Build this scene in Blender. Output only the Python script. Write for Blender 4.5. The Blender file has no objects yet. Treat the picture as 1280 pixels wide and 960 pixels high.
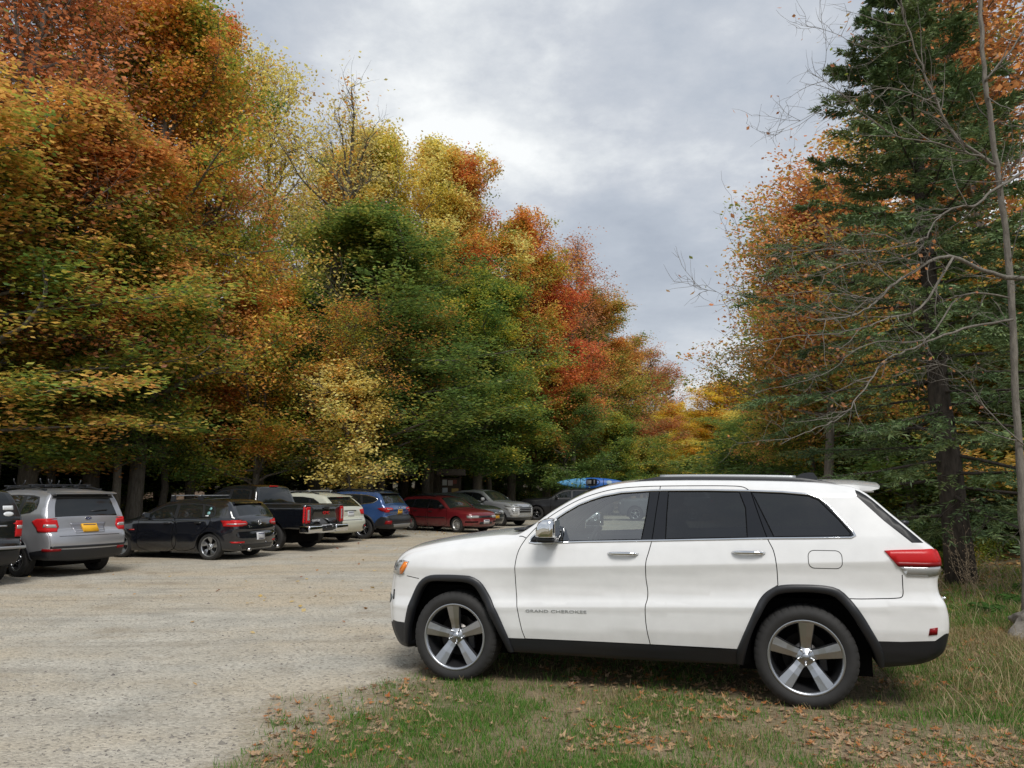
import bpy, bmesh, math, random
import numpy as np
from mathutils import Vector, Matrix
from mathutils.bvhtree import BVHTree
from mathutils.geometry import delaunay_2d_cdt

S = bpy.context.scene
COL = S.collection
rnd = random.Random(7)
R = math.radians

# ------------------------------------------------------------------ camera
FPX = 962.0; TH = math.atan(132/962); CH = 1.67
def at(u, v, Y):
    """world point seen at pixel (u,v) of the 1280x960 photo at depth Y"""
    yy = FPX*math.cos(TH)-(480-v)*math.sin(TH); zz = FPX*math.sin(TH)+(480-v)*math.cos(TH)
    t = Y/yy
    return ((u-640)*t, Y, CH+zz*t)
cam_d = bpy.data.cameras.new('camera'); cam = bpy.data.objects.new('camera', cam_d); COL.objects.link(cam)
cam.location = (0, 0, CH); cam.rotation_euler = (math.pi/2+TH, 0, 0)
cam_d.sensor_width = 36; cam_d.lens = 36*FPX/1280; cam_d.clip_start = .05; cam_d.clip_end = 5000
S.camera = cam
S.render.engine = 'CYCLES'
S.cycles.use_denoising = True
S.cycles.max_bounces = 6; S.cycles.diffuse_bounces = 4; S.cycles.glossy_bounces = 3
S.cycles.transmission_bounces = 4; S.cycles.transparent_max_bounces = 12; S.cycles.sample_clamp_indirect = 6
S.cycles.caustics_reflective = False; S.cycles.caustics_refractive = False
S.view_settings.view_transform = 'Standard'; S.view_settings.look = 'None'; S.view_settings.gamma = 1
S.view_settings.exposure = 0.78

# ------------------------------------------------------------------ node helpers
def newmat(name):
    m = bpy.data.materials.new(name); m.use_nodes = True
    nt = m.node_tree; nt.nodes.clear()
    out = nt.nodes.new('ShaderNodeOutputMaterial')
    return m, nt, out
def N(nt, t, **kw):
    n = nt.nodes.new(t)
    for k, v in kw.items():
        if k[0] == '_': n.inputs[int(k[1:])].default_value = v
        elif k in n.inputs.keys() if hasattr(n.inputs, 'keys') and not hasattr(n, k) else False: n.inputs[k].default_value = v
        else: setattr(n, k, v)
    return n
def si(n, **kw):
    for k, v in kw.items(): n.inputs[k.replace('_', ' ')].default_value = v
    return n
def c4(c): return (c[0], c[1], c[2], 1)
def mixc(nt, fac, a, b, mode='MIX'):
    n = nt.nodes.new('ShaderNodeMix'); n.data_type = 'RGBA'; n.blend_type = mode
    for i, x in ((0, fac), (6, a), (7, b)):
        if isinstance(x, (float, int)): n.inputs[i].default_value = x
        elif isinstance(x, tuple): n.inputs[i].default_value = c4(x)
        else: nt.links.new(x, n.inputs[i])
    return n.outputs[2]
def math_(nt, op, a, b=None, clamp=False):
    n = nt.nodes.new('ShaderNodeMath'); n.operation = op; n.use_clamp = clamp
    for i, x in ((0, a), (1, b)):
        if x is None: continue
        if isinstance(x, (float, int)): n.inputs[i].default_value = x
        else: nt.links.new(x, n.inputs[i])
    return n.outputs[0]
def noise(nt, vec, scale, detail=4, rough=.55, dim='3D', out='Fac'):
    n = nt.nodes.new('ShaderNodeTexNoise'); n.inputs['Scale'].default_value = scale
    n.inputs['Detail'].default_value = detail; n.inputs['Roughness'].default_value = rough
    if vec is not None: nt.links.new(vec, n.inputs['Vector'])
    return n.outputs[out]
def ramp(nt, fac, stops):
    n = nt.nodes.new('ShaderNodeValToRGB'); e = n.color_ramp.elements
    while len(e) < len(stops): e.new(.5)
    for k, (p, c) in enumerate(stops):
        e[k].position = p; e[k].color = c4(c) if isinstance(c, tuple) else (c, c, c, 1)
    nt.links.new(fac, n.inputs[0]); return n.outputs[0]
def mrange(nt, fac, a, b, c=0., d=1.):
    n = nt.nodes.new('ShaderNodeMapRange'); n.clamp = True
    for i, x in enumerate((a, b, c, d)): n.inputs[i+1].default_value = x
    nt.links.new(fac, n.inputs[0]); return n.outputs[0]
def bump(nt, h, strength, dist):
    n = nt.nodes.new('ShaderNodeBump'); n.inputs['Strength'].default_value = strength; n.inputs['Distance'].default_value = dist
    nt.links.new(h, n.inputs['Height']); return n.outputs[0]
def simple(name, col, rough=.5, metal=0., coat=0., spec=.5, dirt=0., var=.05):
    m, nt, out = newmat(name)
    p = nt.nodes.new('ShaderNodeBsdfPrincipled')
    p.inputs['Roughness'].default_value = rough; p.inputs['Metallic'].default_value = metal
    p.inputs['Coat Weight'].default_value = coat; p.inputs['Coat Roughness'].default_value = .04
    p.inputs['Specular IOR Level'].default_value = spec
    tc = nt.nodes.new('ShaderNodeTexCoord')
    f = noise(nt, tc.outputs['Object'], 9, 5)
    dk = tuple(x*(1-var) for x in col)
    nt.links.new(mixc(nt, mrange(nt, f, .35, .7), col, dk), p.inputs['Base Color'])
    if dirt > 0:
        # dust gathered low on the body
        sep = nt.nodes.new('ShaderNodeSeparateXYZ'); nt.links.new(tc.outputs['Object'], sep.inputs[0])
        low = mrange(nt, sep.outputs[2], .62, .28)
        f2 = math_(nt, 'MULTIPLY', low, mrange(nt, noise(nt, tc.outputs['Object'], 6, 6), .3, .75))
        f3 = math_(nt, 'MULTIPLY', f2, dirt)
        base = p.inputs['Base Color'].links[0].from_socket
        nt.links.new(mixc(nt, f3, base, (.28, .24, .18)), p.inputs['Base Color'])
        nt.links.new(math_(nt, 'ADD', math_(nt, 'MULTIPLY', f3, .5), rough), p.inputs['Roughness'])
    nt.links.new(p.outputs[0], out.inputs[0]); return m
def glassdark(name, col=(.012, .014, .015), rough=.03):
    return simple(name, col, rough, spec=.6)
def clearglass(name, tint=(.62, .68, .66), refl=.10):
    m, nt, out = newmat(name)
    tr = nt.nodes.new('ShaderNodeBsdfTransparent'); tr.inputs[0].default_value = c4(tint)
    gl = nt.nodes.new('ShaderNodeBsdfGlossy'); gl.inputs['Roughness'].default_value = .01
    fr = nt.nodes.new('ShaderNodeFresnel'); fr.inputs[0].default_value = 1.5
    mx = nt.nodes.new('ShaderNodeMixShader')
    nt.links.new(math_(nt, 'ADD', math_(nt, 'MULTIPLY', fr.outputs[0], 1.0), refl, True), mx.inputs[0])
    nt.links.new(tr.outputs[0], mx.inputs[1]); nt.links.new(gl.outputs[0], mx.inputs[2])
    nt.links.new(mx.outputs[0], out.inputs[0]); return m

# ------------------------------------------------------------------ mesh helpers
def put(name, me, parent=None, loc=None, rot=None):
    o = bpy.data.objects.new(name, me); COL.objects.link(o)
    if parent is not None: o.parent = parent
    if loc is not None: o.location = loc
    if rot is not None: o.rotation_euler = rot
    return o
def tag(o, label=None, cat=None, group=None, kind=None):
    if label: o['label'] = label
    if cat: o['category'] = cat
    if group: o['group'] = group
    if kind: o['kind'] = kind
    return o
def mesh_np(name, V, F, mats, mi=None, smooth=True, normals=None):
    """V (n,3) ; F list of tuples or an int array"""
    me = bpy.data.meshes.new(name)
    V = np.asarray(V, dtype=np.float32)
    if isinstance(F, np.ndarray):
        k = F.shape[1]; nf = len(F)
        me.vertices.add(len(V)); me.vertices.foreach_set('co', V.ravel())
        me.loops.add(nf*k); me.loops.foreach_set('vertex_index', F.astype(np.int32).ravel())
        me.polygons.add(nf); me.polygons.foreach_set('loop_start', np.arange(0, nf*k, k, dtype=np.int32))
    else:
        me.from_pydata(V.tolist(), [], [tuple(int(i) for i in f) for f in F]); nf = len(F)
    for m in (mats if isinstance(mats, (list, tuple)) else [mats]): me.materials.append(m)
    if mi is not None: me.polygons.foreach_set('material_index', np.asarray(mi, dtype=np.int32))
    me.polygons.foreach_set('use_smooth', np.full(nf, smooth))
    me.update(calc_edges=True)
    if normals is not None:
        me.normals_split_custom_set_from_vertices([tuple(x) for x in normals])
    return me

class MB:
    """collects simple solids into one mesh"""
    def __init__(s): s.v = []; s.f = []; s.m = []; s.sm = []
    def add(s, V, F, mi=0, smooth=False):
        b = len(s.v); s.v += [tuple(p) for p in V]
        for f in F: s.f.append(tuple(b+i for i in f)); s.m.append(mi); s.sm.append(smooth)
        return s
    def box(s, c, d, mi=0, M=None, taper=1.):
        V = []
        for k in range(8):
            x = (1 if k & 1 else -1)*d[0]/2; y = (1 if k & 2 else -1)*d[1]/2; z = (1 if k & 4 else -1)*d[2]/2
            if k & 4: x *= taper; y *= taper
            p = Vector((x, y, z))
            if M is not None: p = M @ p
            V.append(p+Vector(c))
        s.add(V, [(0, 2, 3, 1), (4, 5, 7, 6), (0, 1, 5, 4), (2, 6, 7, 3), (0, 4, 6, 2), (1, 3, 7, 5)], mi)
        return s
    def rbox(s, c, d, r=.02, mi=0, M=None, n=3):
        """rounded box"""
        bm = bmesh.new(); bmesh.ops.create_cube(bm, size=1)
        for v in bm.verts: v.co = Vector((v.co.x*d[0], v.co.y*d[1], v.co.z*d[2]))
        bmesh.ops.bevel(bm, geom=bm.edges[:], offset=min(r, min(d)*.49), segments=n, affect='EDGES', profile=.5)
        s.bm(bm, c, mi, M); return s
    def bm(s, bm, c=(0, 0, 0), mi=0, M=None, smooth=True):
        bm.verts.ensure_lookup_table(); bm.verts.index_update()
        V = [((M @ v.co) if M is not None else v.co.copy())+Vector(c) for v in bm.verts]
        s.add(V, [[v.index for v in f.verts] for f in bm.faces], mi, smooth); bm.free(); return s
    def ball(s, c, d, mi=0, M=None, seg=20):
        bm = bmesh.new(); bmesh.ops.create_uvsphere(bm, u_segments=seg, v_segments=seg//2+2, radius=.5)
        for v in bm.verts: v.co = Vector((v.co.x*d[0], v.co.y*d[1], v.co.z*d[2]))
        s.bm(bm, c, mi, M); return s
    def tube(s, P, Rr, seg=8, mi=0, caps=True):
        V, F = tube(P, Rr, seg, caps); s.add(V, F, mi, True); return s
    def lathe(s, prof, n=48, mi=0, c=(0, 0, 0), axis='y', closed=False):
        """prof list of (radius, axial)"""
        V = []; F = []; m = len(prof)
        for i in range(n):
            a = 2*math.pi*i/n
            for (r_, h_) in prof:
                if axis == 'y': V.append((c[0]+r_*math.cos(a), c[1]+h_, c[2]+r_*math.sin(a)))
                else: V.append((c[0]+r_*math.cos(a), c[1]+r_*math.sin(a), c[2]+h_))
        for i in range(n):
            j = (i+1) % n
            for k in range(m-1 if not closed else m):
                k2 = (k+1) % m
                F.append((i*m+k, i*m+k2, j*m+k2, j*m+k))
        s.add(V, F, mi, True); return s
    def prism(s, poly, a, b, mi=0, axis='y', smooth=False):
        """poly in (x,z) extruded from y=a to y=b (axis y) or poly (x,y) along z"""
        n = len(poly)
        if axis == 'y': V = [(p[0], a, p[1]) for p in poly]+[(p[0], b, p[1]) for p in poly]
        elif axis == 'x': V = [(a, p[0], p[1]) for p in poly]+[(b, p[0], p[1]) for p in poly]
        else: V = [(p[0], p[1], a) for p in poly]+[(p[0], p[1], b) for p in poly]
        F = [tuple(range(n)), tuple(range(2*n-1, n-1, -1))]+[((i+1) % n, i, n+i, n+(i+1) % n) for i in range(n)]
        s.add(V, F, mi, smooth); return s
    def mesh(s, name, mats, recalc=True, angle=None):
        me = bpy.data.meshes.new(name); me.from_pydata([tuple(p) for p in s.v], [], s.f)
        for m in (mats if isinstance(mats, (list, tuple)) else [mats]): me.materials.append(m)
        for p, mi, sm in zip(me.polygons, s.m, s.sm): p.material_index = mi; p.use_smooth = sm
        if recalc:
            bm = bmesh.new(); bm.from_mesh(me); bmesh.ops.recalc_face_normals(bm, faces=bm.faces); bm.to_mesh(me); bm.free()
        me.update(); 
        return me
    def build(s, name, mats, parent=None, **k):
        return put(name, s.mesh(name, mats), parent, **k)

def tube(P, Rr, seg=8, caps=True):
    P = [Vector(p) for p in P]; n = len(P); V = []; F = []
    up = Vector((0, 0, 1)); prev = None
    for i, p in enumerate(P):
        d = (P[min(i+1, n-1)]-P[max(i-1, 0)])
        if d.length < 1e-9: d = Vector((0, 0, 1))
        d.normalize()
        if prev is None:
            a = d.cross(up if abs(d.z) < .9 else Vector((1, 0, 0))).normalized()
        else:
            a = (prev-d*prev.dot(d))
            a = a.normalized() if a.length > 1e-6 else d.orthogonal().normalized()
        prev = a; b = d.cross(a)
        r_ = Rr[i] if isinstance(Rr, (list, tuple)) else Rr
        for k in range(seg):
            t = 2*math.pi*k/seg
            V.append(p+(a*math.cos(t)+b*math.sin(t))*r_)
    for i in range(n-1):
        for k in range(seg):
            k2 = (k+1) % seg
            F.append((i*seg+k, i*seg+k2, (i+1)*seg+k2, (i+1)*seg+k))
    if caps:
        F.append(tuple(range(seg-1, -1, -1))); F.append(tuple(range((n-1)*seg, n*seg)))
    return V, F
def spline(P, per=6):
    """nonuniform Catmull-Rom through tuples of any length"""
    P = [np.array(p, float) for p in P]; out = []
    for i in range(len(P)-1):
        p0 = P[max(i-1, 0)]; p1 = P[i]; p2 = P[i+1]; p3 = P[min(i+2, len(P)-1)]
        d0 = np.linalg.norm((p1-p0)[:2])+1e-6; d1 = np.linalg.norm((p2-p1)[:2])+1e-6; d2 = np.linalg.norm((p3-p2)[:2])+1e-6
        m1 = (p2-p0)/(d0+d1)*d1 if i > 0 else p2-p1; m2 = (p3-p1)/(d1+d2)*d1 if i+2 < len(P) else p2-p1
        for k in range(per):
            t = k/per
            out.append((2*t**3-3*t**2+1)*p1+(t**3-2*t**2+t)*m1+(-2*t**3+3*t**2)*p2+(t**3-t**2)*m2)
    out.append(P[-1]); return out
def pip(pts, poly):
    pts = np.asarray(pts); x = pts[:, 0]; y = pts[:, 1]; ins = np.zeros(len(pts), bool); n = len(poly)
    j = n-1
    for i in range(n):
        xi, yi = poly[i][0], poly[i][1]; xj, yj = poly[j][0], poly[j][1]
        c = ((yi > y) != (yj > y))
        with np.errstate(divide='ignore', invalid='ignore'):
            c &= x < (xj-xi)*(y-yi)/(yj-yi+1e-15)+xi
        ins ^= c; j = i
    return ins
def segdist(pts, A, B):
    """pts (n,2), segments A,B (m,2): distance, index, t of nearest"""
    pts = np.asarray(pts)[:, None, :]; d = (B-A)[None]; L2 = (d**2).sum(2)+1e-12
    t = np.clip(((pts-A[None])*d).sum(2)/L2, 0, 1)
    q = A[None]+t[..., None]*d; D = np.sqrt(((pts-q)**2).sum(2))
    k = D.argmin(1); r = np.arange(len(k))
    return D[r, k], k, t[r, k]
def table(pts, sm=.01):
    xs = np.array([p[0] for p in pts]); ys = np.array([p[1] for p in pts])
    g = np.arange(xs[0]-.3, xs[-1]+.3, .004); v = np.interp(g, xs, ys)
    k = int(3*sm/.004)+1; w = np.exp(-.5*(np.arange(-k, k+1)*.004/sm)**2); w /= w.sum()
    v = np.convolve(np.pad(v, k, mode='edge'), w, mode='valid')
    return lambda q: np.interp(q, g, v)
def offs(poly, w):
    """offset an open polyline sideways by w"""
    P = np.array(poly, float)[:, :2]; d = np.gradient(P, axis=0); d /= (np.linalg.norm(d, axis=1)[:, None]+1e-9)
    return P+np.stack([-d[:, 1], d[:, 0]], 1)*w
def ribbon(poly, w, per=4, smooth=True):
    P = spline([tuple(p[:2]) for p in poly], per) if smooth else poly
    a = offs(P, w/2); b = offs(P, -w/2)
    return [tuple(p) for p in a]+[tuple(p) for p in b[::-1]]
def rrect(x0, x1, z0, z1, r, n=4):
    out = []
    for cx, cz, a0 in ((x1-r, z1-r, 0), (x0+r, z1-r, 90), (x0+r, z0+r, 180), (x1-r, z0+r, 270)):
        for k in range(n+1):
            a = R(a0+90*k/n); out.append((cx+r*math.cos(a), cz+r*math.sin(a)))
    return out
def cdt(points, loops, g, bound, avoid=None):
    """constrained triangulation of closed/open polylines plus a grid"""
    P = [tuple(p[:2]) for p in points]; Ed = []
    segA = []; segB = []
    for lp, closed in loops:
        b = len(P); P += [(float(p[0]), float(p[1])) for p in lp]; n = len(lp)
        for i in range(n if closed else n-1):
            Ed.append((b+i, b+(i+1) % n)); segA.append(lp[i][:2]); segB.append(lp[(i+1) % n][:2])
    segA = np.array(segA, float); segB = np.array(segB, float)
    x0, x1 = min(p[0] for p in bound), max(p[0] for p in bound); z0, z1 = min(p[1] for p in bound), max(p[1] for p in bound)
    G = []
    ny = int((z1-z0)/g)+2; nx = int((x1-x0)/g)+2
    for i in range(nx):
        for j in range(ny):
            G.append((x0+(i+(.5 if j % 2 else 0))*g, z0+(j+.37)*g*.9))
    G = np.array(G); ins = pip(G, bound); G = G[ins]
    if len(G):
        D, _, _ = segdist(G, segA, segB); G = G[D > g*.35]
        P += [tuple(p) for p in G]
    vo, eo, fo, *_ = delaunay_2d_cdt([Vector(p) for p in P], Ed, [], 0, 1e-5, False)
    V = np.array([tuple(v) for v in vo]); F = np.array([tuple(f) for f in fo])
    cen = V[F].mean(1); keep = pip(cen, bound)
    return V, F[keep], cen[keep]
# ================================================================== vehicles
# car frame: x backwards from the front axle, z up, left side = -y
M = {}
M['rubber'] = simple('tyre_rubber', (.024, .023, .022), .75, var=.3)
M['black_plastic'] = simple('black_plastic', (.014, .015, .018), .40)
M['pillar'] = simple('gloss_black_trim', (.010, .011, .014), .12)
M['gap'] = simple('panel_gap_shadow_seal', (.004, .004, .004), .9, spec=.1)
M['under'] = simple('underbody_black', (.006, .006, .006), .9, spec=.1)
M['chrome'] = simple('bright_chrome', (.75, .76, .77), .08, 1)
M['alloy'] = simple('machined_alloy', (.44, .455, .48), .34, 1)
M['alloy_dark'] = simple('dark_painted_alloy', (.055, .055, .058), .35, .6)
M['steel'] = simple('steel_wheel', (.42, .42, .41), .35, .6)
M['disc'] = simple('brake_disc_metal', (.20, .19, .18), .4, 1)
M['glass'] = glassdark('dark_tinted_glass', (.010, .012, .013))
M['glass2'] = simple('privacy_glass', (.022, .027, .028), .05, spec=.7)
M['clear'] = clearglass('clear_window_glass', (.78, .84, .81), .22)
M['privacy'] = clearglass('dark_privacy_glass', (.20, .215, .215), .06)
M['badge'] = simple('bright_badge', (.55, .56, .57), .25, .4)
M['red'] = simple('red_lens', (.52, .014, .016), .32, coat=0., spec=.3)
M['darkred'] = simple('dark_red_lens', (.22, .007, .009), .32, spec=.25)
M['amber'] = simple('amber_lens', (.85, .22, .01), .15, coat=1)
M['lamp'] = simple('clear_lamp_lens', (.42, .43, .43), .12, .3, coat=1)
M['lampdark'] = simple('smoked_lamp_lens', (.10, .11, .11), .1, .2, coat=1)
M['plate'] = simple('orange_yellow_plate', (.80, .42, .02), .4)
M['platew'] = simple('white_plate', (.65, .66, .68), .4)
M['navy'] = simple('navy_print', (.02, .03, .10), .5)
M['seat'] = simple('interior_leather', (.035, .035, .037), .5)
M['trim'] = simple('interior_trim', (.05, .05, .052), .6)
M['liner'] = simple('headliner', (.30, .29, .27), .8)
M['sticker'] = simple('white_sticker', (.7, .72, .73), .5)
M['stickb'] = simple('teal_sticker', (.20, .42, .42), .5)
M['logo_red'] = simple('red_badge', (.5, .02, .02), .3)
M['silver_plastic'] = simple('silver_plastic', (.34, .35, .36), .35, .5)

def tyre_mesh(Rt, Rr, w, lugs=True):
    b = MB(); n = 200 if lugs else 72; h = w/2
    prof = [(Rr-.012, -h*.80), (Rr+.004, -h*.90), (Rr+(Rt-Rr)*.35, -h*1.0), (Rr+(Rt-Rr)*.62, -h*1.0), (Rt-.028, -h*.93), (Rt-.012, -h*.86), (Rt-.002, -h*.74),
            (Rt, -h*.4), (Rt, -h*.36), (Rt-.008, -h*.34), (Rt-.008, -h*.30), (Rt, -h*.28), (Rt, h*.28), (Rt-.008, h*.3), (Rt-.008, h*.34), (Rt, h*.36), (Rt-.002, h*.74), (Rt-.014, h*.88), (Rt-.05, h), (Rr+.004, h*.9), (Rr-.012, h*.8)]
    m = len(prof); V = []; F = []
    for i in range(n):
        a = 2*math.pi*i/n
        for k, (r_, y) in enumerate(prof):
            rr = r_
            if lugs and (i % 5 == 0) and (4 <= k <= 16) and k not in (9, 10, 13, 14): rr = r_-.0045 if abs(y) > h*.35 else r_-.003
            V.append((rr*math.cos(a), y, rr*math.sin(a)))
    for i in range(n):
        j = (i+1) % n
        for k in range(m-1): F.append((i*m+k, i*m+k+1, j*m+k+1, j*m+k))
    b.add(V, F, 0, True)
    me = b.mesh('tyre', M['rubber'])
    for p in me.polygons: p.use_smooth = abs(p.normal.y) > .55
    return me
def rim_mesh(Rr, w, n, style, face, pocket):
    """outer face towards -y"""
    b = MB(); h = w/2
    # barrel and outer lip
    b.lathe([(Rr+.004, -h*.93), (Rr-.004, -h*.95), (Rr-.016, -h*.90), (Rr-.022, -h*.78)], 72, 0)
    b.lathe([(Rr-.022, -h*.78), (Rr-.035, -h*.3), (Rr-.05, h*.5), (Rr-.05, h*.8)], 48, 1)
    y0 = -h*.62   # spoke face plane at hub
    for i in range(n):
        a = 2*math.pi*(i+.0)/n+math.pi/2
        if style == 'wide': sets = [[(.045, .040), (.10, .040), (Rr*.55, .047), (Rr-.016, .062)]]; tw = 0
        elif style == 'twin': sets = [[(.04, .018), (.12, .016), (Rr*.6, .014), (Rr-.014, .022)]]; tw = 0
        elif style == 'turbine': sets = [[(.035, .030), (.10, .024), (Rr*.6, .048), (Rr-.014, .075)]]; tw = .22
        elif style == 'slim': sets = [[(.04, .02), (.1, .02), (Rr*.6, .022), (Rr-.014, .034)]]; tw = 0
        for st in sets:
            V = []
            for k, (r_, hw) in enumerate(st):
                t = k/(len(st)-1); yy = y0*(.86)+(-h*.88-y0*.86)*t**1.3
                an = a+tw*t
                e = Vector((math.cos(an), 0, math.sin(an))); s_ = Vector((-math.sin(an), 0, math.cos(an)))
                hw2 = hw
                for sgn, dy, q in ((-1, .022, 1.12), (-1, 0, .93), (0, -.005, 0), (1, 0, .93), (1, .022, 1.12)):
                    V.append(e*r_+s_*sgn*hw2*q+Vector((0, yy+dy, 0)))
                for sgn in (-1, 1): V.append(e*r_+s_*sgn*hw2*.9+Vector((0, yy+.045, 0)))
            F = []; mi = []
            for k in range(len(st)-1):
                A = k*7; B = A+7
                for q in range(4): F.append((A+q, A+q+1, B+q+1, B+q)); mi.append(0 if q in (1, 2) else 1)
                F.append((A, B, B+5, A+5)); F.append((A+4, A+6, B+6, B+4)); mi += [1, 1]
            base = len(b.v)
            for f, q in zip(F, mi): pass
            for q in (0, 1):
                ff = [f for f, z in zip(F, mi) if z == q]
                b.add(V, ff, q, False)
    hr = .062 if style != 'slim' else .05
    b.lathe([(0, y0*1.04-.012), (.024, y0*1.04-.011), (.030, y0*1.04-.004), (.034, y0), (hr, y0+.002), (hr+.012, y0+.014), (hr+.01, h*.2)], 32, 0)
    for i in range(5):
        a = 2*math.pi*(i+.5)/5+math.pi/2; c = (.060*math.cos(a), y0, .060*math.sin(a))
        b.lathe([(0, -.020), (.008, -.019), (.0105, -.012), (.0105, .004)], 10, 2, c)
    return b.mesh('rim', [face, pocket, M['chrome']])
def steel_mesh(Rr, w, cover):
    b = MB(); h = w/2
    b.lathe([(Rr+.004, -h*.93), (Rr-.006, -h*.95), (Rr-.02, -h*.85), (Rr-.03, -h*.5), (Rr-.045, -h*.42), (Rr*.72, -h*.60), (Rr*.5, -h*.66), (Rr*.32, -h*.52), (Rr*.28, -h*.70), (.0, -h*.72)], 48, 0)
    for i in range(12):
        a = 2*math.pi*i/12; c = (Rr*.72*math.cos(a), -h*.58, Rr*.72*math.sin(a))
        b.ball(c, (.032, .03, .032), 1, seg=10)
    return b.mesh('rim', [cover, M['gap']])
def hub_mesh(Rr, w):
    b = MB(); b.lathe([(Rr*.62, -w*.02), (Rr*.62, w*.06), (0, w*.06)], 40, 0); b.lathe([(0, -w*.04), (Rr*.35, -w*.03), (Rr*.36, 0)], 24, 0)
    b.rbox((Rr*.45, -.005, -Rr*.15), (Rr*.24, .07, Rr*.5), .015, 1)
    # dark inner barrel closes the wheel from behind
    b.lathe([(0, w*.30), (Rr*.96, w*.30)], 40, 2)
    return b.mesh('brake', [M['disc'], M['black_plastic'], M['under']])

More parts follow.
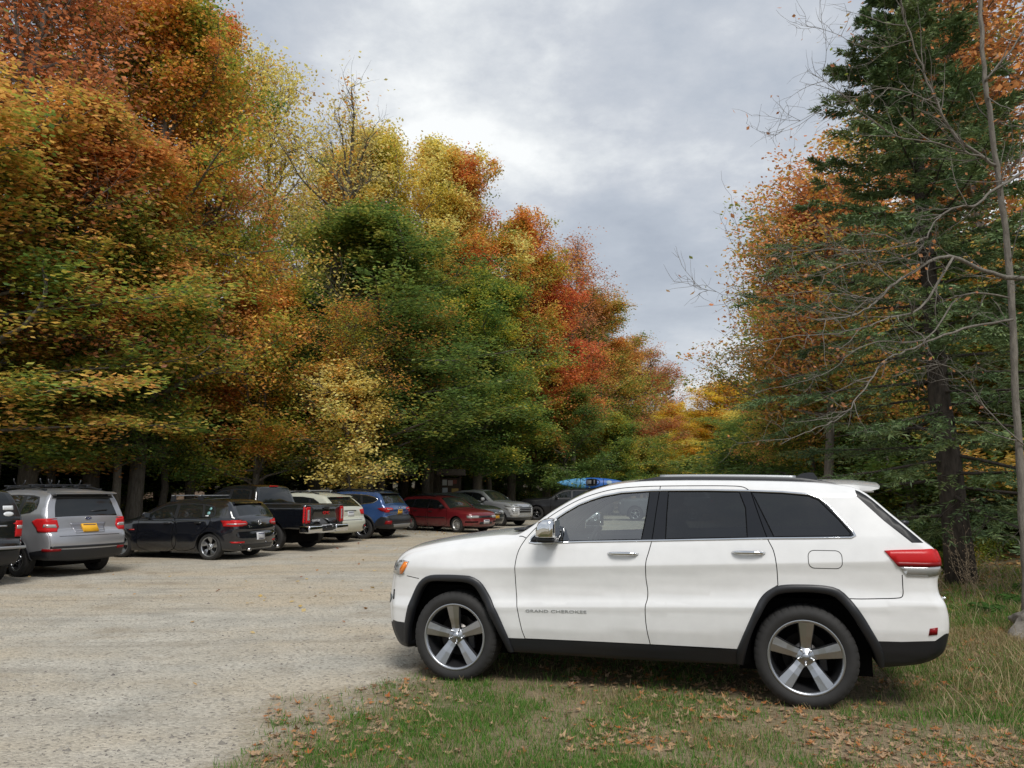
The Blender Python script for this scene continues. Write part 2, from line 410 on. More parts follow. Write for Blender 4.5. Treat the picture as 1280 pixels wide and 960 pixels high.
class Car:
    def __init__(s, name, label, spec, lod=1.):
        s.sp = spec; s.g = spec.get('g', .07)
        s.root = bpy.data.objects.new(name, None); COL.objects.link(s.root); s.root.empty_display_size = .3
        tag(s.root, label, spec.get('cat', 'car'), spec.get('group'))
        s.paint = spec['paint']
        s.plan = table(spec['plan'], .05); s.prof = table(spec['prof'], spec.get('psm', .02)); s.slope = spec.get('slope', 0.)
        s.arch_x = [0., spec['wb']]; s.hw = spec['hw']
        # outline
        pts = []; tags = []
        E = spec['E']; n = len(E); i = 0
        chains = []  # split at corners ('c' in tag) 
        cur = [E[0]]; ctag = []
        for k in range(1, n+1):
            p = E[k % n]; ctag.append(E[k-1][4] if len(E[k-1]) > 4 else '')
            cur.append(p)
            if (len(p) > 5 and p[5]) or k == n:
                chains.append((cur, ctag)); cur = [p]; ctag = []
        OUT = []; TG = []
        for ch, tg in chains:
            per = spec.get('per', 5)
            sp = spline([tuple(q[:4]) for q in ch], per)
            for k in range(len(sp)-1): OUT.append(sp[k]); TG.append(tg[k//per])
        s.E = np.array(OUT); s.T = TG; s.m = len(TG)
        P = s.E[:, :2]
        s.A = P; s.B = np.roll(P, -1, 0)
        arch = np.array([t == 'arch' for t in TG]); s.arch = arch
        s.nonarch = [k for k in range(s.m) if not arch[k]]
        # vertices fully inside an arch
        s.fill = P[[k for k in range(s.m) if not (arch[k] and arch[k-1])]]
        d = np.roll(P, -1, 0)-P; d /= np.linalg.norm(d, axis=1)[:, None]+1e-9
        dd = d+np.roll(d, 1, 0); dd /= np.linalg.norm(dd, axis=1)[:, None]+1e-9
        s.n = np.stack([-dd[:, 1], dd[:, 0]], 1)
        s.archv = np.array([arch[k] or arch[k-1] for k in range(s.m)])
        s.r = np.where(s.archv, .004, s.E[:, 2]); s.cr = np.where(s.archv, 0, s.E[:, 3])
        s.parts = []
    def W(s, x, z):
        x = np.asarray(x, float); z = np.asarray(z, float)
        w = s.hw*s.plan(x)*s.prof(z-s.slope*x)
        for ax in s.arch_x:
            d = np.hypot(x-ax, z-s.sp['Rt']); w = w+s.sp.get('flare', .015)*np.exp(-((d-s.sp['Rt']*1.28)/.13)**2)*(z < s.sp['Rt']*3.2)
        if 'wfun' in s.sp: w = s.sp['wfun'](x, z, w)
        return w
    def ys(s, x, z):
        P = np.stack([x, z], 1); na = s.nonarch
        D, k, t = segdist(P, s.A[na], s.B[na])
        idx = np.array(na)[k]; r = s.r[idx]*(1-t)+s.r[(idx+1) % s.m]*t
        ins = pip(P, s.fill); D = np.where(ins, D, -D)
        q = np.clip(.7071*r-D, 0, r*.995)
        return s.W(x, z)-r+np.sqrt(r*r-q*q)
    def side_n(s, x, z):
        e = .004
        gx = (s.ys(x+e, z)-s.ys(x-e, z))/(2*e); gz = (s.ys(x, z+e)-s.ys(x, z-e))/(2*e)
        n = np.stack([gx, np.ones_like(gx)*-1, gz], 1)   # surface y=-ys on the left; outward (-gx,-1,-gz)
        n = np.stack([-gx, -np.ones_like(gx), -gz], 1)
        return n/np.linalg.norm(n, axis=1)[:, None]
    def body(s):
        sp = s.sp; regs = sp['regions']; lines = sp.get('lines', [])
        loops = [([tuple(p) for p in s.A], True)]
        for nm, poly, *_ in regs: loops.append((poly, True))
        gp = []; centre = []
        gw = sp.get('gapw', .010)
        for ln in lines:
            L = [tuple(p) for p in spline([tuple(q) for q in ln], 5)]
            a = offs(L, gw/2); b = offs(L, -gw/2)
            loops += [(list(map(tuple, a)), False), (list(map(tuple, b)), False), (L, False)]
            gp.append([tuple(p) for p in a]+[tuple(p) for p in b[::-1]]); centre.append(np.array(L))
        for nm, poly in sp.get('black', []): loops.append((poly, True))
        for cr in sp.get('crease', []): loops.append((cr, False))
        V, F, cen = cdt([], loops, s.g, [tuple(p) for p in s.A])
        y = s.ys(V[:, 0], V[:, 1]); nl = s.side_n(V[:, 0], V[:, 1])
        cls = np.zeros(len(F), int); names = ['body', 'gap', 'black']
        for nm, poly, *_ in reversed(regs):
            if nm not in names: names.append(nm)
            cls[pip(cen, poly)] = names.index(nm)
        for nm, poly in sp.get('black', []): cls[pip(cen, poly)] = 2
        for g_ in gp: cls[pip(cen, g_)] = 1
        dep = np.zeros(len(V))
        if centre:
            C = np.concatenate(centre)
            SA = np.concatenate([c[:-1] for c in centre]); SB = np.concatenate([c[1:] for c in centre])
            D, _, _ = segdist(V, SA, SB); dep[D < gw*.2] = sp.get('gapd', .012)
        L3 = np.stack([V[:, 0], -y, V[:, 1]], 1); 
        s.sideV = L3; s.sideF = F
        # winding: (x,z) CCW seen with x right, z up: normal towards -y -> keep
        def make(nm, ids, mats, side, mi=None):
            f = F[ids]; u, inv = np.unique(f, return_inverse=True); f = inv.reshape(f.shape)
            v = L3[u].copy(); n_ = nl[u].copy()
            if nm == 'door_gap': v[:, 1] += dep[u]
            if side == 'R':
                v[:, 1] *= -1; n_[:, 1] *= -1; f = f[:, ::-1]
            if nm == 'door_gap': return mesh_np(nm, v, f, mats, None, False)
            return mesh_np(nm, v, f, mats, mi, True, n_)
        # body incl. strip
        bid = np.where((cls == 0) | (cls == 2))[0]
        st = s.strip()
        v0 = L3; f0 = F[bid]; mi0 = np.where(cls[bid] == 2, 1, 0)
        nl2 = nl.copy(); nl2[:, 1] *= -1; v1 = L3.copy(); v1[:, 1] *= -1
        nV = len(L3)
        bs = st['mat'] < 2
        V_ = np.concatenate([v0, v1, st['V']]); Nn = np.concatenate([nl, nl2, st['N']])
        Ft = [tuple(f) for f in f0]+[tuple(f[::-1]+nV) for f in f0]+[tuple(f+2*nV) for f in st['F'][bs]]
        mi = list(mi0)+list(mi0)+list(st['mat'][bs])
        used = np.unique(np.concatenate([np.array(f) for f in Ft])); remap = np.full(len(V_), -1); remap[used] = np.arange(len(used))
        Ft = [tuple(remap[list(f)]) for f in Ft]
        me = mesh_np('body', V_[used], Ft, [s.paint, M['black_plastic'], M['under']], mi, True, Nn[used])
        s.bodyo = put('body', me, s.root)
        # glass of the strip
        cxs = st['V'][st['F']].mean(1)[:, 0] < sp['wb']/2
        for code, nm in ((2, 'windshield'), (3, 'rear_window'), (4, 'sunroof'), (5, 'tunnel'), (6, 'tunnel')):
            sel = st['F'][(st['mat'] == code)] if code < 5 else st['F'][(st['mat'] == 5) & (cxs == (code == 5))]
            if len(sel) == 0: continue
            u, inv = np.unique(sel, return_inverse=True)
            mt = {2: sp.get('ws_mat', M['glass']), 3: sp.get('rw_mat', M['glass']), 4: M['glass'], 5: M['under'], 6: M['under']}[code]
            put({5: 'wheel_well', 6: 'wheel_well'}.get(code, nm), mesh_np(nm, st['V'][u], inv.reshape(sel.shape), mt, None, True, st['N'][u]), s.root)
        for k, nm in enumerate(names):
            if k in (0, 2): continue
            ids = np.where(cls == k)[0]
            if len(ids) == 0: continue
            if k == 1: 
                for sd in 'LR':
                    s.gapo = put('door_gap', make('door_gap', ids, M['gap'], sd), s.bodyo)
                continue
            rg = [q for q in regs if q[0] == nm][0]; mat = rg[2] if len(rg) > 2 else s.paint
            for sd in 'LR':
                mt = mat
                o = put(rg[3] if len(rg) > 3 else nm, make(nm, ids, mt, sd), s.root)
                s.parts.append((nm, sd, o))
        # bvh for patches
        Vb = np.concatenate([L3, v1, st['V']]); 
        Fb = [tuple(int(i) for i in f) for f in F]+[tuple(int(i)+nV for i in f[::-1]) for f in F]+[tuple(int(i)+2*nV for i in f) for f in st['F']]
        s.bvh = BVHTree.FromPolygons([tuple(map(float, p)) for p in Vb], Fb)
    def strip(s):
        sp = s.sp
        ug = sp.get('ug', .86); ug2 = sp.get('ug2', .84)
        base = [math.sin(math.pi/2*k/9) for k in range(-9, 10)]+[.985, -.985, .995, -.995, .97, -.97]
        U = np.array(sorted(set([round(b, 4) for b in base if min(abs(abs(b)-ug), abs(abs(b)-ug2)) > .012]+[ug, -ug, ug2, -ug2])))
        Wd = s.W(s.E[:, 0], s.E[:, 1]); Y = Wd-.2929*s.r
        V = np.zeros((s.m, len(U), 3))
        for j, u in enumerate(U):
            y = u*Y; p = np.clip(np.abs(y)-(Wd-s.r), 0, s.r)
            o = .2929*s.r-(s.r-np.sqrt(np.maximum(s.r**2-p**2, 0)))+s.cr*(1-np.abs(u)**sp.get('cpow', 2.2))
            V[:, j, 0] = s.E[:, 0]+s.n[:, 0]*o; V[:, j, 2] = s.E[:, 1]+s.n[:, 1]*o; V[:, j, 1] = y
        # normals
        du = np.gradient(V, axis=1); dt = np.roll(V, -1, 0)-np.roll(V, 1, 0)
        Nn = np.cross(du, dt); Nn /= np.linalg.norm(Nn, axis=2)[..., None]+1e-12
        out = np.stack([s.n[:, 0], np.zeros(s.m), s.n[:, 1]], 1)
        sgn = np.sign((Nn*out[:, None]).sum(2)); sgn[:, 0] = sgn[:, 1]; sgn[:, -1] = sgn[:, -2]; sgn[sgn == 0] = 1
        Nn *= sgn[..., None]
        ns = s.side_n(s.E[:, 0], s.E[:, 1]); av = s.archv
        for jj, f_ in ((0, 1), (-1, -1)):
            w = ns.copy(); w[:, 1] *= f_
            Nn[~av, jj] = w[~av]
        nU = len(U); F = []; mat = []
        for i in range(s.m):
            i2 = (i+1) % s.m; t = s.T[i]
            cx, cz = (s.A[i]+s.B[i])/2
            blk = any(pip([(cx, cz)], poly)[0] for _, poly in sp.get('blackstrip', sp.get('black', [])))
            for j in range(nU-1):
                um = abs(U[j]+U[j+1])/2
                F.append((i*nU+j, i2*nU+j, i2*nU+j+1, i*nU+j+1))
                c = 1 if blk else 0
                if t == 'arch': c = 5
                elif t == 'ws' and um < ug: c = 2
                elif t == 'rw' and um < ug2: c = 3
                elif t == 'sun' and um < .6: c = 4
                elif t == 'under': c = 1
                mat.append(c)
        F = np.array(F)
        # orient faces to agree with normals
        Vf = V.reshape(-1, 3); Nf = Nn.reshape(-1, 3)
        fn = np.cross(Vf[F[:, 1]]-Vf[F[:, 0]], Vf[F[:, 3]]-Vf[F[:, 0]])
        # use centre rows for the test
        flip = (fn*Nf[F].mean(1)).sum(1) < 0
        F[flip] = F[flip][:, ::-1]
        return dict(V=Vf, N=Nf, F=F, mat=np.array(mat))
    def hit(s, axis, a, b):
        if axis == 'L': o, d, c = (a, -3, b), (0, 1, 0), (a, -s.hw, b)
        elif axis == 'R': o, d, c = (a, 3, b), (0, -1, 0), (a, s.hw, b)
        elif axis == 'B': o, d, c = (9, a, b), (-1, 0, 0), (s.E[:, 0].max(), a, b)
        elif axis == 'F': o, d, c = (-9, a, b), (1, 0, 0), (s.E[:, 0].min(), a, b)
        else: o, d, c = (a, b, 9), (0, 0, -1), (a, b, 2)
        p, n, i, _ = s.bvh.ray_cast(Vector(o), Vector(d))
        if p is None: p, n, i, _ = s.bvh.find_nearest(Vector(c))
        if n.dot(Vector(d)) > 0: n = -n
        return p, n
    def patch(s, name, poly, axis, mat, off=.004, g=None, parent=None, lip=.012):
        g = min(g or .04, .3); poly = [tuple(p[:2]) for p in poly]
        st = .035 if g < .15 else .12; dn = []
        for a, b in zip(poly, poly[1:]+poly[:1]):
            L = math.hypot(b[0]-a[0], b[1]-a[1])
            if L < 1e-5: continue
            n = max(1, int(L/st+.5)); dn += [(a[0]+(b[0]-a[0])*k/n, a[1]+(b[1]-a[1])*k/n) for k in range(n)]
        V, F, cen = cdt([], [(dn, True)], g, dn)
        O = {'L': (0, 1, 0), 'R': (0, -1, 0), 'B': (-1, 0, 0), 'F': (1, 0, 0), 'T': (0, 0, -1)}[axis]; d = Vector(O)
        P = []; Nn = []; ok = []
        for a, b in V:
            a = float(a); b = float(b)
            o = {'L': (a, -3, b), 'R': (a, 3, b), 'B': (9, a, b), 'F': (-9, a, b), 'T': (a, b, 9)}[axis]
            p, n, i, _ = s.bvh.ray_cast(Vector(o), d)
            if p is None: P.append(Vector()); Nn.append(Vector()); ok.append(False); continue
            if n.dot(d) > 0: n = -n
            P.append(p+n*off); Nn.append(n); ok.append(-n.dot(d) > .10)
        F = [tuple(int(i) for i in f) for f in F]; F = [f for f in F if all(ok[i] for i in f)]
        if not F:
            F = [tuple(int(i) for i in f) for f in cdt([], [(dn, True)], g, dn)[1]][:1]
        if axis in ('R', 'F'): F = [f[::-1] for f in F]
        # consistent outward winding
        f = F[0]; nn = (P[f[1]]-P[f[0]]).cross(P[f[2]]-P[f[0]])
        if nn.dot(d) > 0: F = [q[::-1] for q in F]
        ed = {}
        for q in F:
            for i in range(3): ed[(q[i], q[(i+1) % 3])] = 1
        P2 = list(P); low = {}
        def lo(k):
            if k not in low: low[k] = len(P2); P2.append(P[k]-Nn[k]*(lip+off))
            return low[k]
        SK = [(j, i, lo(i), lo(j)) for (i, j) in ed if (j, i) not in ed]
        allF = F+SK; us = sorted({i for q in allF for i in q}); mp = {k: i for i, k in enumerate(us)}
        me = bpy.data.meshes.new(name); me.from_pydata([tuple(P2[k]) for k in us], [], [tuple(mp[i] for i in q) for q in allF]); me.materials.append(mat)
        nF = len(F)
        for p in me.polygons: p.use_smooth = p.index < nF
        me.update()
        return put(name, me, parent or s.root)
    def both(s, name, poly, mat, **k):
        a = s.patch(name, poly, 'L', mat, **k); b = s.patch(name, poly, 'R', mat, **k); return a, b
    def trim(s, name, pts, w, mat, sides='LR', off=.006, lip=.012, closed=True, parent=None, centre=.5):
        P = np.array([tuple(p[:2]) for p in pts]); 
        if closed: d = np.roll(P, -1, 0)-np.roll(P, 1, 0)
        else: d = np.gradient(P, axis=0)
        d /= np.linalg.norm(d, axis=1)[:, None]+1e-9; nn = np.stack([-d[:, 1], d[:, 0]], 1); n = len(P)
        nm = s.side_n(P[:, 0], P[:, 1]); y = s.ys(P[:, 0], P[:, 1]); base = np.stack([P[:, 0], -y, P[:, 1]], 1)
        side = np.cross(nm, np.stack([d[:, 0], np.zeros(n), d[:, 1]], 1)); side /= np.linalg.norm(side, axis=1)[:, None]
        prof = [(-.5, -lip), (-.5, off*.5), (-.36, off*.9), (0, off), (.36, off*.9), (.5, off*.5), (.5, -lip)]; K = len(prof)
        for ax in sides:
            V = np.zeros((n, K, 3))
            for k, (a, o) in enumerate(prof): V[:, k] = base+side*w*(a+.5-centre)+nm*o
            if ax == 'R': V[:, :, 1] *= -1
            F = [(i*K+k, i*K+k+1, ((i+1) % n)*K+k+1, ((i+1) % n)*K+k) for i in range(n if closed else n-1) for k in range(K-1)]
            b = MB(); b.add([tuple(v) for v in V.reshape(-1, 3)], F, 0, True); b.build(name, mat, parent or s.root)
    def wheels(s, style, nspk, face, pocket, rim_ratio=.72, rot=0, lugs=False):
        sp = s.sp; Rt = sp['Rt']; w = sp.get('tw', .22); Rr = Rt*rim_ratio
        tm = tyre_mesh(Rt, Rr, w, lugs)
        rm = steel_mesh(Rr, w, face) if style == 'steel' else rim_mesh(Rr, w, nspk, style, face, pocket)
        hm = hub_mesh(Rr, w)
        tr = s.hw-w/2-sp.get('inset', .035)
        first = True
        for x in s.arch_x:
            for sd in (-1, 1):
                wh = put('wheel', hm, s.root, (x, sd*tr, Rt-.006), (0, 0, 0 if sd < 0 else math.pi))
                t = put('tyre', tm, wh)
                r_ = put('rim', rm, wh); r_.rotation_euler = (0, R(rot if isinstance(rot, (int, float)) else rot[0 if x == 0 else 1]), 0)
    def under(s):
        b = MB(); wb = s.sp['wb']; Rt = s.sp['Rt']; x0 = s.E[:, 0].min(); x1 = s.E[:, 0].max()
        b.box(((wb)/2, 0, Rt*.95), (wb-Rt*2.1, s.hw*1.5, Rt*.5)); b.box((0, 0, Rt*1.3), (Rt*2.6, s.hw*1.30, Rt*1.5)); b.box((wb, 0, Rt*1.3), (Rt*2.6, s.hw*1.30, Rt*1.5))
        b.tube([(0, -s.hw*.85, Rt), (0, s.hw*.85, Rt)], .04); b.tube([(wb, -s.hw*.85, Rt), (wb, s.hw*.85, Rt)], .05)
        b.box(((x1+wb+Rt)/2-.06, 0, Rt*1.35), ((x1-wb-Rt)*.6, s.hw*1.2, Rt*.4))
        b.build('underbody', M['under'], s.root)
    def mirrors(s, x, z, mat, sc=1., base=None):
        y = float(s.W([x], [z])[0])
        for sd in (-1, 1):
            b = MB(); b.rbox((x, sd*(y+.11*sc), z+.06), (.11*sc, .20*sc, .15*sc), .05, 0, n=4)
            b.rbox((x+.02, sd*(y+.02), z-.02), (.09*sc, .12*sc, .035*sc), .015, 1)
            b.box((x+.056*sc, sd*(y+.11*sc), z+.06), (.004, .16*sc, .11*sc), 2)
            b.build('side_mirror', [mat, base or M['black_plastic'], M['chrome']], s.root)
    def handle(s, x, z, mat, L=.20, parent=None, rec=True):
        for sd, ax in ((-1, 'L'), (1, 'R')):
            p, n = s.hit(ax, x, z); y = p.y+sd*.022
            b = MB(); P = []; 
            for k in range(13):
                t = -1+k/6; P.append((x+t*L/2, y+sd*(.012-.030*abs(t)**4), z+.002*(1-t*t)))
            b.tube(P, [.008+.007*(1-abs(-1+k/6)**6) for k in range(13)], 10)
            b.rbox((x+L*.36, y-sd*.004, z-.002), (.05, .03, .030), .012, 0)
            par = None
            for nm, side, o in s.parts:
                if nm == parent and side == ax: par = o
            b.build('door_handle', mat, par or s.root)
    def place(s, x, y, hx, hy, z=0):
        """heading (hx,hy); car frame forward = -x"""
        s.root.location = (x, y, z); s.root.rotation_euler = (0, 0, math.atan2(-hy, -hx))
def text_mesh(body, size, ext, mat):
    cu = bpy.data.curves.new('lettering', 'FONT'); cu.body = body; cu.size = size; cu.extrude = ext; cu.align_x = 'LEFT'; cu.resolution_u = 3
    o = bpy.data.objects.new('lettering_source', cu); COL.objects.link(o)
    dg = bpy.context.evaluated_depsgraph_get(); dg.update()
    me = bpy.data.meshes.new_from_object(o.evaluated_get(dg)); bpy.data.objects.remove(o); bpy.data.curves.remove(cu)
    me.materials.clear(); me.materials.append(mat); return me
def bottoms(wb, Ra, Rt, zr, zs, zf, r=.03):
    out = []
    for cx, za, zb in ((wb, zr, zs), (0., zs, zf)):
        a0 = math.asin(max(-1, (za-Rt)/Ra)); a1 = math.pi-math.asin(max(-1, (zb-Rt)/Ra)); n = 12
        for k in range(n+1):
            a = a0+(a1-a0)*k/n
            out.append((cx+Ra*math.cos(a), Rt+Ra*math.sin(a), .004, 0, 'arch' if k < n else 'under', k in (0, n)))
    return out
def circ_poly(cx, cz, Ra, Rb, a0, a1, n=16):
    P = [(cx+Rb*math.cos(R(a0+(a1-a0)*k/n)), cz+Rb*math.sin(R(a0+(a1-a0)*k/n))) for k in range(n+1)]
    Q = [(cx+Ra*math.cos(R(a0+(a1-a0)*k/n)), cz+Ra*math.sin(R(a0+(a1-a0)*k/n))) for k in range(n+1)]
    return P+Q[::-1]

# ------------------------------------------------------------------ the white SUV in front
def white_suv():
    paint = simple('white_car_paint', (.80, .80, .79), .22, coat=.8, dirt=.25)
    arR = [(3.44, .33), (3.40, .46), (3.33, .60), (3.25, .74), (3.16, .845), (3.09, .875), (2.93, .885), (2.74, .865), (2.66, .81), (2.59, .70), (2.52, .56), (2.47, .42), (2.44, .29)]
    arF = [(.50, .28), (.46, .38), (.40, .50), (.33, .63), (.265, .74), (.205, .825), (.13, .86), (-.06, .865), (-.25, .85), (-.325, .79), (-.385, .68), (-.43, .55), (-.465, .42), (-.485, .29)]
    oR = [(3.475, .335), (3.462, .47), (3.40, .60), (3.33, .73), (3.26, .83), (3.185, .905), (3.10, .932), (2.93, .938), (2.73, .922), (2.64, .865), (2.585, .80), (2.53, .69), (2.46, .54), (2.405, .415), (2.395, .30)]
    oF = [(.545, .28), (.51, .40), (.455, .53), (.39, .66), (.32, .78), (.25, .87), (.165, .912), (.10, .918), (-.08, .918), (-.26, .90), (-.36, .835), (-.43, .715), (-.48, .58), (-.51, .45), (-.525, .29)]
    def rs(P, n=40):
        P = np.array(spline([tuple(p) for p in P], 6)); L = np.r_[0, np.cumsum(np.linalg.norm(np.diff(P, axis=0), axis=1))]
        t = np.linspace(0, L[-1], n); return np.stack([np.interp(t, L, P[:, 0]), np.interp(t, L, P[:, 1])], 1)
    mid = lambda A, B: [tuple(p) for p in (rs(A, 15)*.45+rs(B, 15)*.55)]
    aR0, aF0 = arR, arF; arR2, arF2 = mid(arR, oR), mid(arF, oF)
    E = [(-.50, .25, .03, .05, '', True), (-.59, .28, .05, .10), (-.655, .40, .06, .13), (-.675, .55, .08, .14), (-.68, .70, .09, .14), (-.66, .85, .09, .13), (-.615, .985, .09, .12), (-.54, 1.065, .09, .07),
         (-.38, 1.115, .10, .05), (-.12, 1.165, .11, .045), (.15, 1.205, .11, .04), (.40, 1.235, .10, .04), (.585, 1.262, .06, .04, 'ws'),
         (.88, 1.465, .05, .06, 'ws'), (1.12, 1.598, .05, .06, 'ws'), (1.34, 1.675, .06, .045), (1.60, 1.712, .07, .035), (1.95, 1.724, .07, .03), (2.5, 1.72, .07, .03), (2.95, 1.708, .07, .03), (3.2, 1.69, .07, .03),
         (3.385, 1.655, .04, .04, 'rw'), (3.60, 1.46, .04, .045, 'rw'), (3.805, 1.262, .04, .045), (3.868, 1.19, .07, .045), (3.885, 1.08, .08, .05), (3.86, .98, .08, .05), (3.865, .88, .08, .055), (3.90, .80, .08, .06), (3.915, .70, .08, .06),
         (3.905, .58, .08, .06), (3.87, .46, .06, .05), (3.76, .385, .05, .02, 'under'), (3.60, .35, .04, 0, 'under'), (3.44, .33, .004, 0, 'arch', True)]
    E += [(a, b, .004, 0, 'arch') for a, b in arR2[1:-1]]+[(2.44, .29, .02, 0, 'under', True), (1.5, .275, .02, 0, 'under'), (.50, .28, .004, 0, 'arch', True)]
    E += [(a, b, .004, 0, 'arch') for a, b in arF2[1:-1]]+[(-.485, .29, .02, .0, 'under', True)]
    dlo_top = [(.69, 1.212), (.705, 1.252), (.80, 1.335), (.90, 1.41), (1.00, 1.477), (1.11, 1.54), (1.22, 1.583), (1.32, 1.615), (1.48, 1.645), (1.74, 1.662), (1.85, 1.664), (2.2, 1.665), (2.53, 1.66), (2.80, 1.65), (3.00, 1.632), (3.08, 1.60), (3.14, 1.55), (3.22, 1.45), (3.30, 1.35), (3.318, 1.316)]
    dlo_bot = [(3.29, 1.30), (2.66, 1.283), (1.76, 1.248), (1.2, 1.228), (.74, 1.205)]
    dlo = dlo_top+dlo_bot
    def zt(x): return float(np.interp(x, [p[0] for p in dlo_top], [p[1] for p in dlo_top]))
    def zb(x): return float(np.interp(x, [p[0] for p in dlo_bot[::-1]], [p[1] for p in dlo_bot[::-1]]))
    e = .012
    fg = [(.80, zb(.8)+e)]+[(x, zt(x)-e) for x in (.82, .90, 1.0, 1.11, 1.22, 1.32, 1.48, 1.60, 1.725)]+[(1.70, 1.45), (1.665, zb(1.66)+e)]
    rg = [(1.865, zb(1.86)+e), (1.872, 1.45), (1.885, zt(1.885)-e), (2.2, zt(2.2)-e), (2.465, zt(2.46)-e), (2.51, 1.52), (2.515, zb(2.5)+e)]
    qg = [(2.72, zb(2.72)+e), (2.64, 1.48), (2.565, zt(2.56)-e), (2.80, zt(2.8)-e), (3.0, 1.618), (3.075, 1.585), (3.21, 1.435), (3.285, 1.335), (3.28, 1.312)]
    ftop = [(.655, 1.245), (.735, 1.335), (.88, 1.452), (1.10, 1.578), (1.30, 1.648), (1.48, 1.682), (1.70, 1.697), (1.815, 1.70)]
    dln = [(1.815, 1.70), (1.785, 1.50), (1.752, 1.252), (1.725, 1.15), (1.705, 1.08), (1.70, .95), (1.712, .84), (1.708, .78), (1.692, .72), (1.69, .62), (1.70, .52), (1.72, .412)]
    fln = [(.655, 1.245), (.61, 1.17), (.585, 1.10), (.572, 1.0), (.573, .88), (.582, .75), (.60, .62), (.63, .48), (.655, .402)]
    rtop = [(1.815, 1.70), (2.1, 1.702), (2.40, 1.700), (2.50, 1.69), (2.556, 1.655)]
    rln = [(2.556, 1.655), (2.60, 1.50), (2.668, 1.285), (2.71, 1.19), (2.728, 1.07), (2.732, .925)]
    rarch = [(2.732, .925), (2.64, .865), (2.585, .80), (2.53, .69), (2.46, .54), (2.405, .415)]
    doorF = ftop+dln[1:]+[(.655, .402)]+fln[::-1][1:-1]
    doorR = rtop+rln[1:]+rarch[1:]+[(1.72, .412)]+dln[::-1][1:-1]
    regs = [('rear_glass', [(3.35, 1.69), (3.36, 1.615), (3.535, 1.43), (3.715, 1.268), (3.95, 1.268), (3.95, 1.5), (3.5, 1.8)], simple('rear_glass_frit', (.012, .013, .014), .38, spec=.3), 'rear_window_edge'), ('front_window', fg, M['clear']), ('rear_door_window', rg, M['privacy'], 'rear_window_pane'), ('quarter_window', qg, M['privacy']),
            ('pillars', dlo, M['pillar'], 'window_surround'), ('front_door', doorF), ('rear_door', doorR)]
    sill = [(.51, .20), (.49, .402), (1.2, .41), (1.72, .414), (2.42, .418), (2.47, .20)]
    rb = [(3.40, .535), (3.6, .535), (3.83, .55), (3.90, .60), (4.2, .62), (4.2, .2), (3.38, .2)]
    fb = [(-.44, .47), (-.60, .47), (-1., .49), (-1., .1), (-.42, .1)]
    def wf(x, z, w):
        # slight shoulder over the rear arch and hood sides
        return w-.05*np.clip((.6-x)/1.2, 0, 1)*np.clip((z-1.0)/.25, 0, 1)
    spec = dict(paint=paint, wb=2.915, Rt=.387, tw=.265, hw=.965, E=E, per=5, g=.045, slope=.043, psm=.0045, flare=.012, inset=.045, cpow=2.4,
        plan=[(-.9, .80), (-.68, .83), (-.5, .905), (-.2, .975), (.1, .995), (.6, 1.), (3.0, 1.), (3.4, .985), (3.7, .955), (3.95, .92)],
        prof=[(.15, .86), (.30, .93), (.40, .955), (.45, .967), (.60, .978), (.632, .985), (.650, .985), (.69, .968), (.72, .959), (.80, .958), (.90, .968), (.97, .9835), (.98, .9835), (1.05, .969), (1.12, .953), (1.145, .946), (1.165, .938), (1.40, .845), (1.57, .775), (1.66, .745), (1.8, .70)],
        regions=regs, lines=[ftop, dln, fln, rtop, rln, rarch[:], [(.655, .402), (1.2, .408), (1.72, .412)], [(1.72, .412), (2.1, .413), (2.405, .415)],
                             [(3.13, .845), (3.30, .842), (3.45, .848), (3.60, .858), (3.625, .875), (3.63, .95), (3.63, 1.03)], [(.655, 1.25), (.62, 1.262), (.585, 1.262)],
                             [(-.50, .885), (-.42, .875), (-.36, .868)]],
        crease=[[(x, z+.043*x) for x in np.linspace(.1, 3.5, 30)] for z in (.605, .632, .650, .69, .72, .95, .967, .984, 1.0)],
        black=[('sill', sill), ('rear_bumper', rb), ('front_lip', fb)], gapw=.007, gapd=.012, cat='suv', wfun=wf, ws_mat=M['clear'], ug=.86, ug2=.955)
    c = Car('suv', 'large white SUV parked side-on in front, black wheel arches and chrome handles', spec)
    c.body()
    for nm, sd, o in c.parts:
        if nm == 'front_window': pass
    # chrome frame round the side windows
    loop = dlo_top+dlo_bot+[dlo_top[0]]
    def ring(P, w):
        P = P[:-1]; n = len(P); q = [np.array(p) for p in P]; out = []; inn = []
        for i in range(n):
            d = q[(i+1) % n]-q[i-1]; d /= np.linalg.norm(d); nn = np.array([-d[1], d[0]])
            out.append(tuple(q[i]+nn*w*.5)); inn.append(tuple(q[i]-nn*w*.5))
        return out, inn
    dens = []
    for a, b in zip(loop[:-1], loop[1:]):
        n = max(1, int(math.hypot(b[0]-a[0], b[1]-a[1])/.08))
        dens += [(a[0]+(b[0]-a[0])*k/n, a[1]+(b[1]-a[1])*k/n) for k in range(n)]
    c.trim('window_trim', dens, .017, M['chrome'], off=.008)
    def densify(P, st=.05):
        out = []
        for a, b in zip(P, P[1:]+P[:1]):
            n = max(1, int(math.hypot(b[0]-a[0], b[1]-a[1])/st)); out += [(a[0]+(b[0]-a[0])*k/n, a[1]+(b[1]-a[1])*k/n) for k in range(n)]
        return out
    for P in (fg, rg, qg): c.trim('window_seal', densify(P), .009, M['gap'], off=.003, lip=.006)
    # mirror triangle
    c.both('mirror_base', [(.71, 1.222), (.725, 1.255), (.80, 1.325), (.80, 1.222)], M['black_plastic'], off=.008)
